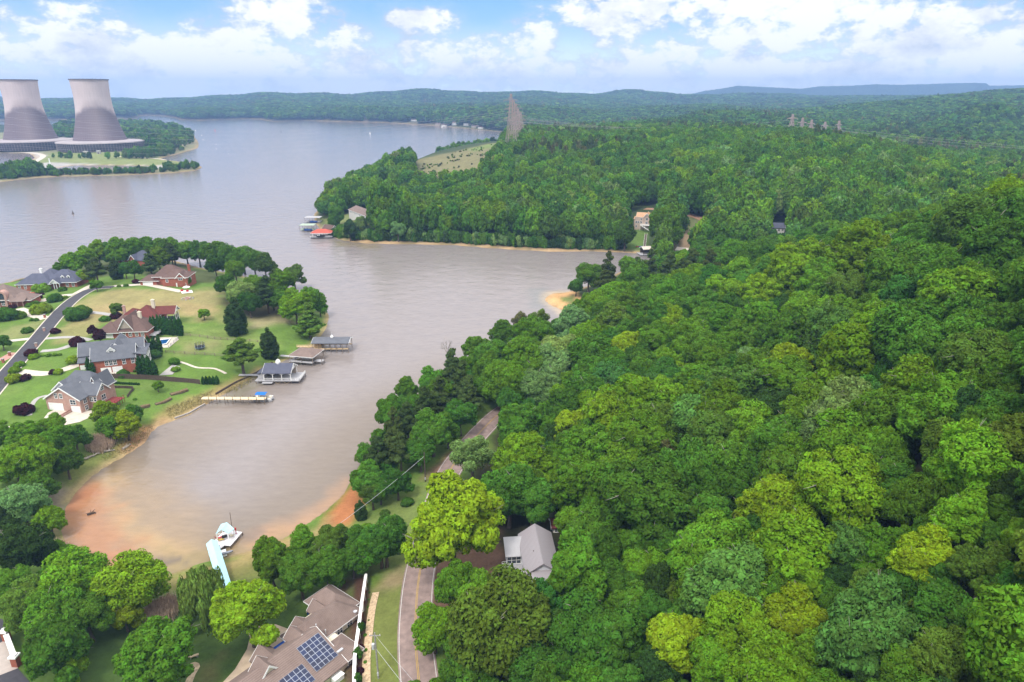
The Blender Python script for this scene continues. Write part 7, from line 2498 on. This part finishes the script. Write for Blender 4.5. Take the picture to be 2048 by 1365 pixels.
# reeds: dry pink blades
def reeds(polys, n, m, hgt):
    mb = MB()
    for poly, k in zip(polys, n):
        pl = poly_px(poly)
        x0, x1, y0, y1 = pl[:, 0].min(), pl[:, 0].max(), pl[:, 1].min(), pl[:, 1].max()
        c = 0
        while c < k:
            x, y = rnd.uniform(x0, x1), rnd.uniform(y0, y1)
            if seg_sd(np.array([x]), np.array([y]), pl)[0] < rnd.uniform(-0.5, 0.8):
                continue
            c += 1
            z = max(H(x, y), 0) - 0.1
            hh_ = hgt * rnd.uniform(0.6, 1.15)
            a = rnd.uniform(0, 6.28)
            w = rnd.uniform(0.05, 0.11)
            lx, ly = rnd.gauss(0, 0.25), rnd.gauss(0, 0.25)
            cx, cy_ = w * math.cos(a), w * math.sin(a)
            mb.face([(x - cx, y - cy_, z), (x + cx, y + cy_, z), (x + lx + cx * 0.8, y + ly + cy_ * 0.8, z + hh_ * 0.8), (x + lx * 1.3, y + ly * 1.3, z + hh_)])
    return mb.build('reeds', m)
rm_ = mat('dry_reed', (0.46, 0.34, 0.25), 0.9, 0.3, 1.5)
tag(reeds([[(172, 898), (180, 882), (215, 876), (234, 880), (226, 896), (205, 908), (180, 906)], [(278, 1250), (300, 1220), (345, 1202), (362, 1212), (350, 1240), (310, 1255)], [(112, 1094), (124, 1092), (158, 1118), (152, 1124), (118, 1106)]], [2600, 2600, 900], rm_, 2.6), kind='stuff')
tag(reeds([[(330, 820), (395, 792), (430, 780), (400, 812), (340, 840)], [(440, 790), (500, 750), (525, 742), (530, 748), (470, 785)], [(200, 905), (300, 850), (310, 858), (270, 900), (210, 925)]], [900, 900, 700], mat('bank_grass', (0.22, 0.19, 0.07), 0.9, 0.3, 1.5), 0.8), kind='stuff').name = 'bank_grass'

# ------------------------------------------------------------------ shrubs
def shrub(px, py, w, tint, lab, kind=None, cat='shrub', name='shrub', zs=0.9, group='garden shrubs'):
    q = G(px, py)
    d = (q - Vector((0, 0, CAMZ))).length
    R = w / 2 / F * d
    return plant(name, kind or SHRUB[rnd.randrange(2)], q - Vector((0, 0, 0.1)), R, R * zs, tint, lab, cat, group)
TINT['maroon'] = (0.045, 0.012, 0.018)
for px, py, w, ti, lb in ((64.5, 712, 24, 'maroon', 'round maroon shrub beside the lane below the pale mailbox pier'), (51, 760, 22, 'maroon', 'round maroon shrub at the corner of the concrete drive'), (48, 826, 35, 'maroon', 'wide maroon shrub by the grey curved path'), (107, 748, 16, 'maroon', 'low maroon shrub in front of the pink brick house roof'), (155, 690, 28, 'maroon', 'maroon shrub behind the grey curved drive'), (26, 617, 15, 'maroon', 'maroon shrub by the porch of the tan brown roofed house'),
                          (73, 598, 19, 'maroon', 'maroon shrub beside the slate roofed house drive'), (313, 567, 19, 'maroon', 'maroon shrub in front of the brown roofed garage wing'), (111, 667, 18, 'maroon', 'maroon shrub pair by the lane verge'), (272, 567, 15, 'maroon', 'small maroon shrub left of the white garage by the road end'), (84, 590, 9, 'maroon', 'small maroon shrub near the slate house portico'),
                          (80, 713, 7, 'fresh', 'first green ball shrub from the lane in the drive row'), (87, 713, 7, 'fresh', 'second green ball shrub from the lane in the drive row'), (98, 713, 10, 'fresh', 'third green ball shrub from the lane in the drive row'), (110, 712, 10, 'fresh', 'fourth green ball shrub from the lane in the drive row'), (120, 711, 8, 'fresh', 'green ball shrub at the house end of the drive row'),
                          (40, 733, 19, 'bright', 'clipped flat topped bright shrub at the lane, upper of two'), (30, 746, 21, 'bright', 'clipped flat topped bright shrub at the lane, lower of two'), (29, 764, 28, 'yellow', 'long low yellow green hedge at the lane corner'), (147, 727, 26, 'yellow', 'yellow green low hedge beside the red brick garage drive'), (68, 717, 18, 'bright', 'bright low shrub below the round maroon shrub'),
                          (155, 722, 18, 'blue', 'bluish low shrub left of the red brick garage'), (309, 715, 28, 'blue', 'spreading bluish juniper below the arborvitae trio'), (247, 753, 24, 'deep', 'clipped dark hedge by the basement garage doors'), (275, 742, 20, 'mid', 'green shrub at the corner of the white porch'), (118, 748, 18, 'yellow', 'yellow shrub beside the low maroon shrub'),
                          (348, 728, 22, 'fresh', 'fresh green hedge round the curved patio'), (352, 742, 18, 'bright', 'bright shrub on the curved patio edge'), (270, 800, 8, 'fresh', 'tiny green shrub near the red deck'), (84, 848, 14, 'mid', 'green shrub by the curved grey path bend'), (5, 848, 14, 'bright', 'bright shrub at the left edge by the drive'), (415, 759, 12, 'yellow', 'yellow green shrub behind the five small cypresses'),
                          (60, 613, 14, 'fresh', 'fresh round shrub on the tan house garden mound'), (70, 610, 16, 'mid', 'mid green shrub right of the garden mound'), (105, 600, 20, 'fresh', 'green shrub by the slate house drive'), (125, 582, 16, 'mid', 'round green shrub at the slate house entrance'), (83, 584, 32, 'bright', 'bright hedge along the slate roofed house wall'), (83, 626, 36, 'yellow', 'yellow green curved hedge on the brick edged bed'),
                          (130, 597, 11, 'bright', 'bright ball shrub at the end of the slate drive'), (112, 603, 26, 'deep', 'dark clipped hedge strip below the slate house drive'), (64, 642, 9, 'mid', 'left ball shrub of the pair above the lane'), (73, 642, 10, 'mid', 'right ball shrub of the pair above the lane'), (15, 640, 40, 'deep', 'large dark shrub mass at the left edge above the lane'), (38, 636, 26, 'fresh', 'fresh shrub beside the dark shrub mass'),
                          (145, 632, 30, 'mid', 'left bush of the big roadside clump'), (166, 630, 32, 'mid', 'right bush of the big roadside clump'), (156, 640, 40, 'deep', 'low dark groundcover bush under the roadside clump'), (210, 642, 20, 'mid', 'rounded bush at the end of the upper drive'), (232, 636, 22, 'maroon', 'maroon shrub under the olive tree by the red roofed house'), (252, 573, 10, 'mid', 'round bush at the road end drive'), (238, 574, 8, 'yellow', 'small yellow bush at the road end drive'), (283, 564, 10, 'bright', 'bright bush beside the small maroon shrub'),
                          (55, 665, 20, 'mid', 'low shrubs on the left lane verge'), (358, 656, 14, 'yellow', 'yellow bush behind the tall arborvitae row'), (580, 590, 10, 'mid', 'bush under the point trees'), (735, 1062, 30, 'fresh', 'fresh bush on the grass slope below the cedar'), (700, 1072, 26, 'mid', 'mid green bush at the clay bank foot'), (792, 1050, 34, 'mid', 'wide bush on the verge behind the lime green tree'), (815, 1010, 30, 'deep', 'dark bush at the road verge below the dark pole'), (770, 1030, 22, 'olive', 'olive bush midway on the grass slope'),
                          (690, 472, 14, 'mid', 'lone bush on the lawn right of the red roofed dock'), (664, 462, 26, 'fresh', 'rounded bush behind the red roofed dock'), (684, 460, 24, 'mid', 'second rounded bush behind the red roofed dock')):
    shrub(px, py, w, ti, lb)
for px, py, w, lb in ((185, 672, 19, 'small maroon leaved tree left of the brown hip roof'), (199, 680, 24, 'wider maroon leaved tree in front of the brown hip roof')):
    loc, R, zs = crown_at(px, py - 8, w, 0.95, 1.5)
    plant('maroon_tree', BROAD[3], loc, R, zs, 'maroon', lb, 'tree', 'maroon leaved trees')
# arborvitae columns
AV = [(306, 667, 8, 30), (312, 668, 8, 32), (320, 668, 9, 34), (326, 669, 8, 34), (333, 669, 9, 32), (340, 670, 9, 30), (347, 671, 9, 32), (355, 671, 9, 34), (363, 672, 9, 34),
      (301, 712, 10, 36), (311, 709, 9, 32), (321, 708, 9, 34), (284, 755, 12, 38), (293, 755, 12, 40), (302, 756, 12, 40), (311, 757, 11, 34), (180, 745, 9, 26), (187, 748, 9, 24), (407, 769, 6, 15), (414, 769, 6, 16), (421, 769, 6, 16), (428, 769, 6, 16), (435, 769, 7, 17)]
for i, (px, py, w, hp) in enumerate(AV):
    q = G(px, py)
    d = (q - Vector((0, 0, CAMZ))).length
    R = w / 2 / F * d / 0.30
    zs = hp / F * d / 0.93 / 2.05
    nm = ('cypress %s in the pool hedge row' if i < 9 else 'cypress %s in the trio by the pool fence' if i < 12 else 'cypress %s in the tall clump beside the white porch' if i < 16 else 'cypress %s by the basement garage doors' if i < 18 else 'small cypress %s at the board fence end')
    k = i - (0 if i < 9 else 9 if i < 12 else 12 if i < 16 else 16 if i < 18 else 18)
    plant('cypress', ARBOR, q - Vector((0, 0, 0.1)), R * 0.92, zs, 'arbor', 'narrow dark green ' + nm % (['leftmost', 'second from left', 'third from left', 'fourth from left', 'fifth from left', 'sixth from left', 'seventh from left', 'eighth from left', 'rightmost'][k]), 'cypress', 'columnar cypresses')
for i in range(14):
    shrub(220 + i * 4.4, 767 + 0.25 * i, 5.5, 'arbor', 'small clipped green shrub in the row before the board fence', zs=1.5, group='shrub row before the board fence')
# mulch bed planting by the white capped wall
for i, (px, py, w, ti) in enumerate(((725, 1250, 15, 'maroon'), (722, 1298, 16, 'maroon'), (720, 1345, 18, 'maroon'), (731, 1272, 9, 'fresh'), (732, 1302, 9, 'fresh'), (731, 1326, 9, 'fresh'), (738, 1242, 6, 'mid'), (737, 1200, 5, 'deep'), (739, 1186, 5, 'deep'), (736, 1215, 5, 'deep'))):
    shrub(px, py, w, ti, ['upper maroon shrub in the mulch bed', 'middle maroon shrub in the mulch bed', 'lower maroon shrub in the mulch bed', 'upper small green shrub in the mulch bed', 'middle small green shrub in the mulch bed', 'lower small green shrub in the mulch bed', 'green tuft beside the stone channel', 'narrow dark plant at the mulch bed top', 'topmost dark plant of the mulch bed', 'dark plant midway up the mulch bed'][i], zs=1.0, group='mulch bed plants')
for px, py, w, lb in ((722, 1259, 17, 'upper crape myrtle standard in the mulch bed'), (717, 1313, 18, 'middle crape myrtle standard in the mulch bed'), (715, 1362, 18, 'lower crape myrtle standard in the mulch bed')):
    loc, R, zs = crown_at(px, py, w, 1.3, 1.5)
    plant('crape_myrtle', BROAD[0], loc, R, zs, 'deep', lb, 'tree', 'crape myrtles')

# ------------------------------------------------------------------ poles and wires
def pole_top(q, py):
    lo, hi = 0.0, 40.0
    for _ in range(30):
        m = (lo + hi) / 2
        if proj(q.x, q.y, q.z + m)[1] > py: lo = m
        else: hi = m
    return lo
WIRES = []
def utility_pole(px, py, pyt, lab, m, transformer=True, arm=True):
    q = G(px, py)
    hh_ = pole_top(q, pyt)
    t = thing('utility_pole', lab, 'utility pole', q)
    MB().tube((0, 0, -1), (0, 0, hh_), 0.17, 0.12, 9).build('pole', m, t)
    if arm:
        MB().box(-1.0, 1.0, -0.06, 0.06, hh_ - 0.7, hh_ - 0.55).build('crossarm', m, t)
        ib = MB()
        for x in (-0.9, 0, 0.9):
            ib.tube((x, 0, hh_ - 0.55), (x, 0, hh_ - 0.3), 0.05, 0.04, 6)
        ib.build('insulator', M_WHITE, t)
    if transformer:
        MB().tube((-0.45, 0, hh_ - 3.6), (-0.45, 0, hh_ - 2.5), 0.28, 0.28, 12).tube((-0.45, 0, hh_ - 2.5), (-0.45, 0, hh_ - 2.4), 0.3, 0.2, 12).build('transformer', M_METAL, t)
    MB().box(-0.15, 0.15, -0.3, -0.15, 0.8, 1.5).build('meter_box', M_METAL, t)
    return q + Vector((0, 0, hh_))
def wire(a, b, lab, sag=0.03, r=0.03, m=None, group=None, n=14, balls=0, name='power_line'):
    a, b = Vector(a), Vector(b)
    pts = [a.lerp(b, k / n) + Vector((0, 0, -4 * sag * (b - a).length * (k / n) * (1 - k / n))) - a for k in range(n + 1)]
    mb = MB()
    for p, q in zip(pts[:-1], pts[1:]):
        mb.tube(p, q, r, n=4, cap=False)
    o = mb.build(name, m or M_METAL)
    o.location = a
    tag(o, lab, 'power line', group)
    for i in range(balls):
        k = int(n * (i + 1) / (balls + 1))
        s = MB().lathe([(0.02, -0.9), (0.65, -0.65), (0.9, 0), (0.65, 0.65), (0.02, 0.9)], 10).build('marker_ball', [M_WHITE, mat('marker_orange', (0.6, 0.12, 0.03), 0.5, 0.05, 1.0)][i % 2], o)
        s.location = pts[k]
        s.scale = (0.75,) * 3
    return o
M_POLE = mat('grey_pole', (0.27, 0.25, 0.24), 0.9, 0.2, 3.0)
p1 = utility_pole(757, 1357, 1266, 'grey utility pole with transformer on the verge left of the road', M_POLE)
p2 = utility_pole(851, 964, 905, 'dark leaning utility pole at the road edge by the shore trees', M_DARKW, False, False)
p3 = utility_pole(652, 1132, 1070, 'utility pole hidden among the trees above the low house', M_POLE, False, False)
p4 = Vector((*P(925, 1470, 15), 15))
wire(p2 - Vector((0, 0, 1.2)), p3 - Vector((0, 0, 0.3)), 'pale cable from the dark pole down across the trees', 0.015, 0.035, M_METAL)
wire(p1 - Vector((0, 0, 0.4)), p4, 'upper thin wire from the grey pole across the road', 0.02, 0.02, M_METAL)
wire(p1 - Vector((0, 0, 3.6)), p4 - Vector((0, 0, 4)), 'lower pale cable from the grey pole across the road', 0.02, 0.03, M_METAL)

# ------------------------------------------------------------------ lattice pylons
def lattice(Hh, w0, w1, arms, armw, r, n=8, head=None):
    mb = MB()
    def half(z):
        f_ = z / Hh
        return (w0 * (1 - f_) ** 1.25 + w1) / 2
    zs_ = [Hh * (1 - (1 - k / n) ** 1.25) for k in range(n + 1)]
    for i in range(n):
        a, b = half(zs_[i]), half(zs_[i + 1])
        z0, z1 = zs_[i], zs_[i + 1]
        c0 = [(-a, -a, z0), (a, -a, z0), (a, a, z0), (-a, a, z0)]
        c1 = [(-b, -b, z1), (b, -b, z1), (b, b, z1), (-b, b, z1)]
        for k in range(4):
            l = (k + 1) % 4
            mb.tube(c0[k], c1[k], r * 1.5, n=4, cap=False)
            mb.tube(c0[k], c1[l], r, n=4, cap=False)
            mb.tube(c0[l], c1[k], r, n=4, cap=False)
            mb.tube(c1[k], c1[l], r, n=4, cap=False)
    body = mb
    ab = MB()
    for z in arms:
        for s in (-1, 1):
            b = half(z)
            ab.tube((s * b, -b, z), (s * armw, 0, z), r * 1.1, n=4).tube((s * b, b, z), (s * armw, 0, z), r * 1.1, n=4).tube((0, 0, z + armw * 0.28), (s * armw, 0, z), r, n=4)
            ab.tube((s * armw, 0, z), (s * armw, 0, z - 2.6), r * 0.9, n=4)
            for q in (0.35, 0.7):
                ab.tube((s * (b + (armw - b) * q), 0, z), (s * b * 0.5, 0, z + armw * 0.2), r * 0.8, n=4)
    return body, ab
TOPS = []
def pylon(px, py_top, D, w0, lab, arms=(0.62, 0.76, 0.9), armw=9, r=0.22, rz=0.3, group='lattice pylons on the crest', hmax=None):
    d = ray(px, py_top)
    x, y = d[0] * D / d[1], D
    zt_ = CAMZ + d[2] * D / d[1]
    zg = H(x, y)
    Hh = zt_ - zg
    body, ab = lattice(Hh, w0, 1.8, [Hh * a for a in arms], armw, r)
    t = thing('lattice_pylon', lab, 'pylon', (x, y, zg), rz, group)
    body.build('mast', M_STEEL, t)
    ab.build('crossarm', M_STEEL, t)
    c, s = math.cos(rz), math.sin(rz)
    TOPS.append([Vector((x + c * k * armw, y + s * k * armw, zg + Hh * a - 2.6)) for a in arms for k in (-1, 1)])
    return t
pylon(1022, 188, 880, 13, 'tallest lattice pylon of the crest cluster, farthest left', r=0.15)
pylon(1027, 200, 930, 13, 'second lattice pylon of the crest cluster, just right of the tallest', r=0.15)
pylon(1032, 208, 975, 16, 'middle lattice pylon of the crest cluster', r=0.15)
pylon(1036, 218, 1020, 15, 'fourth lattice pylon of the crest cluster', r=0.15)
pylon(1041, 226, 1060, 15, 'rightmost lattice pylon of the crest cluster', r=0.15)
pylon(1586, 229, 1110, 12, 'left leg of the portal pylon on the right crest', (0.86,), 9, 0.26, 0.2, 'lattice pylons on the right crest')
pylon(1606, 236, 1110, 9, 'right leg of the portal pylon on the right crest', (0.82,), 8, 0.26, 0.2, 'lattice pylons on the right crest')
pylon(1624, 240, 1130, 10, 'slim lattice pylon just right of the portal', (0.7, 0.85), 6, 0.24, 0.2, 'lattice pylons on the right crest')
pylon(1651, 244, 1150, 10, 'slim lattice pylon second right of the portal', (0.7, 0.85), 6, 0.24, 0.2, 'lattice pylons on the right crest')
pylon(1679, 242, 1170, 10, 'rightmost slim lattice pylon on the right crest', (0.7, 0.85), 6, 0.24, 0.2, 'lattice pylons on the right crest')
M_WIRE = mat('line_wire', (0.42, 0.38, 0.38), 0.5, 0.1, 1.0)
far_r = [P(2300, 300 + 10 * k, 45 - 3 * k) for k in range(6)]
names = ['top', 'second', 'third', 'fourth', 'fifth', 'lowest']
for k in range(6):
    a = TOPS[[0, 1, 2, 3, 4, 4][k]][k % 6]
    b = TOPS[5 + min(k, 4)][0 if k < 5 else 1]
    wire(a, b, f'{names[k]} power line strung between the crest pylons and the right pylons', 0.02, 0.11, M_WIRE, 'power lines over the wooded hill', 24)
    e = Vector((720 + 20 * k, 760 + 40 * k, 42 - 4 * k))
    wire(b, e, f'{names[k]} power line sagging from the right pylons to the right edge', 0.012, 0.11, M_WIRE, 'power lines to the right edge', 24)
for k in range(6):
    a = TOPS[[0, 0, 1, 2, 3, 4][k]][k % 2 + 2]
    d = ray(-60, 205 + 15 * k)
    D = 1240
    e = Vector((d[0] * D / d[1], D, CAMZ + d[2] * D / d[1]))
    wire(a, e, f'{names[k]} power line crossing the lake before the cooling towers', 0.035, 0.09, M_WIRE, 'power lines across the lake', 40, 1)
# far mast
d = ray(1187, 179)
xm, ym = d[0] * 5100 / d[1], 5100
zm = H(xm, ym)
tag(MB().tube((0, 0, 0), (0, 0, CAMZ + d[2] * 5100 / d[1] - zm), 1.4, 0.9, 6).build('radio_mast', M_METAL), 'thin radio mast on the far skyline', 'mast').location = (xm, ym, zm)

# ------------------------------------------------------------------ cooling towers
t_ = NT('stained_concrete')
p = t_.principled(0.95, 0.1)
tc = t_.n('ShaderNodeTexCoord')
sx = t_.n('ShaderNodeSeparateXYZ')
t_.l(tc.outputs['Object'], sx.inputs[0])
nz = t_.noise(0.05, 6, 0.65)
nz2 = t_.noise(0.25, 4, 0.6)
# weather stain: climbs higher on the lake side than on the flanks
ln = t_.math('DIVIDE', sx.outputs[0], 42.0)
dome = t_.math('MULTIPLY', t_.math('MULTIPLY', ln, ln), 17.0)
line = t_.math('ADD', sx.outputs[2], t_.math('ADD', dome, t_.math('MULTIPLY', t_.math('SUBTRACT', nz.outputs[0], 0.5), 16.0)))
st = t_.n('ShaderNodeMapRange', interpolation_type='SMOOTHSTEP')
t_.l(line, st.inputs[0])
st.inputs[1].default_value, st.inputs[2].default_value, st.inputs[3].default_value, st.inputs[4].default_value = 78.0, 92.0, 1.0, 0.0
pale = (0.62, 0.51, 0.49)
dark = (0.150, 0.112, 0.122)
base = t_.mixc(st.outputs[0], pale, dark)
# crown stain
cr_ = t_.n('ShaderNodeMapRange', interpolation_type='SMOOTHSTEP')
t_.l(t_.math('SUBTRACT', sx.outputs[2], t_.math('MULTIPLY', t_.math('ABSOLUTE', ln), 14.0)), cr_.inputs[0])
cr_.inputs[1].default_value, cr_.inputs[2].default_value, cr_.inputs[3].default_value, cr_.inputs[4].default_value = 122.0, 132.0, 0.0, 0.55
base = t_.mixc(t_.math('MULTIPLY', cr_.outputs[0], nz.outputs[0]), base, (0.20, 0.12, 0.12))
md_ = t_.n('ShaderNodeMapRange', interpolation_type='SMOOTHSTEP')
t_.l(line, md_.inputs[0])
md_.inputs[1].default_value, md_.inputs[2].default_value, md_.inputs[3].default_value, md_.inputs[4].default_value = 90.0, 104.0, 0.5, 0.0
base = t_.mixc(t_.math('MULTIPLY', md_.outputs[0], t_.math('SUBTRACT', 1.0, t_.math('MULTIPLY', t_.math('ABSOLUTE', ln), 1.6), True)), base, (0.30, 0.235, 0.225))
# lift joints and ribs
an = t_.n('ShaderNodeMath', operation='ARCTAN2')
t_.l(sx.outputs[0], an.inputs[0]); t_.l(sx.outputs[1], an.inputs[1])
rib = t_.math('GREATER_THAN', t_.math('FRACT', t_.math('MULTIPLY', an.outputs[0], 72 / 6.2832)), 0.88)
jo = t_.math('GREATER_THAN', t_.math('FRACT', t_.math('MULTIPLY', sx.outputs[2], 0.22)), 0.86)
base = t_.mixc(t_.math('MULTIPLY', t_.math('MAXIMUM', rib, jo), 0.22), base, (0.42, 0.37, 0.40))
strk = t_.n('ShaderNodeCombineXYZ')
t_.l(t_.math('MULTIPLY', an.outputs[0], 14.0), strk.inputs[0]); t_.l(t_.math('MULTIPLY', sx.outputs[2], 0.03), strk.inputs[1])
sn_ = t_.noise(1.0, 5, 0.6, vec=strk.outputs[0])
t_.l(t_.mixc(t_.math('MULTIPLY', sn_.outputs[0], 0.42), base, (0.16, 0.13, 0.14)), p.inputs['Base Color'])
M_SHELL = t_.m
M_FILL = mat('tower_fill', (0.05, 0.043, 0.055), 0.9, 0.3, 0.1)
M_FRAME = mat('tower_frame', (0.24, 0.20, 0.20), 0.9, 0.2, 0.1)
M_RIM = mat('basin_roof', (0.36, 0.315, 0.32), 0.9, 0.15, 0.05)
def cooling_tower(px, D, lab):
    d = ray(px, 290)
    x, y = d[0] * D / d[1], D
    t = thing('cooling_tower', lab, 'cooling tower', (x, y, 3.0), math.atan2(-x, y))
    def rr(z):
        b = 70.0 if z < 97 else 112.0
        return 38.0 * math.sqrt(1 + ((z - 97) / b) ** 2) * (1 if z < 97 else 0.985)
    prof = [(rr(z), z) for z in np.linspace(19, 134, 28)]
    prof += [(prof[-1][0] + 0.8, 134.1), (prof[-1][0] + 0.8, 135.4), (prof[-1][0] - 1.5, 135.5)] + [(rr(z) - 1.5, z) for z in (134, 120, 100, 70)]
    sh = MB().lathe(prof, 72).build('shell', M_SHELL, t, True)
    MB().lathe([(rr(134) + 1.0, 134.3), (rr(134) + 1.3, 134.3), (rr(134) + 1.3, 136.2), (rr(134) + 1.0, 136.2)], 72).build('rim', mat('dark_rim', (0.12, 0.10, 0.11), 0.9, 0.2, 0.2), t)
    MB().lathe([(88, 0), (89, 16), (88, 16.2)], 72).build('louvre_wall', M_FILL, t)
    MB().lathe([(57, 20), (92.5, 17.6), (93, 15.6), (91.5, 15.6), (60, 17)], 72).build('basin_roof', M_RIM, t)
    fb = MB()
    for k in range(96):
        a = 2 * math.pi * k / 96
        fb.tube((90.5 * math.cos(a), 90.5 * math.sin(a), -0.5), (92 * math.cos(a), 92 * math.sin(a), 16), 0.42, n=4, cap=False)
    for z in (2.0, 5.5, 9, 12.5):
        n = 96
        for k in range(n):
            a, b = 2 * math.pi * k / n, 2 * math.pi * (k + 1) / n
            r_ = 90.6 + 1.5 * z / 16
            fb.tube((r_ * math.cos(a), r_ * math.sin(a), z), (r_ * math.cos(b), r_ * math.sin(b), z), 0.3, n=4, cap=False)
    fb.build('frame', M_FRAME, t)
    t.scale = (0.83, 0.83, 0.955)
    return t, x, y
cooling_tower(203, 1395, 'right of two hourglass cooling towers, dark stained up to half its height')
cooling_tower(65, 1430, 'left of two hourglass cooling towers, cut near the frame edge')
for px, py, lb in ((172, 309, 'small pale doorway hut in front of the right tower basin, left'), (198, 308, 'small pale doorway hut in front of the right tower basin, right')):
    q = G(px, py)
    t = thing('service_hut', lb, 'hut', q)
    MB().box(-3, 3, -2, 2, -0.5, 5).build('wall', M_CONCG, t)
    MB().box(-3.4, 3.4, -2.4, 2.4, 5.004, 5.5).build('roof', M_WHITE, t)
    MB().box(-1, 1, -2.1, -2.004, 0, 3).build('door', M_DARKW, t)
q = G(100.5, 330)
t = thing('stack_post', 'white marker post on the pale dike before the towers', 'post', q)
MB().tube((0, 0, 0), (0, 0, 9), 0.8, 0.7, 8).build('post', M_WHITE, t)
MB().tube((0, 0, 9), (0, 0, 9.6), 1.1, 1.1, 8).build('cap', M_WHITE, t)
# channel buoys
for px, py, m, lb in ((146, 428, M_DARKW, 'dark channel buoy on the open lake left of the point'), (562, 265, M_DARKW, 'dark channel buoy in mid lake below the far wood'), (740, 268, M_WHITE, 'white buoy on the far right of the lake'), (430, 262, M_RED, 'red buoy near the plant headland'), (884, 255, M_WHITE, 'white motor launch shaped buoy by the far shore')):
    x, y = P(px, py, 0)
    k = math.hypot(x, y) / 700
    o = MB().lathe([(0.02, -0.5), (0.7 * k + 0.3, -0.2), (0.7 * k + 0.3, 0.4), (0.3 * k + 0.15, 0.7), (0.25 * k, 1.8 + k), (0.02, 2.0 + k)], 10).build('channel_buoy', m)
    o.location = (x, y, 0)
    tag(o, lb, 'buoy', 'lake buoys')
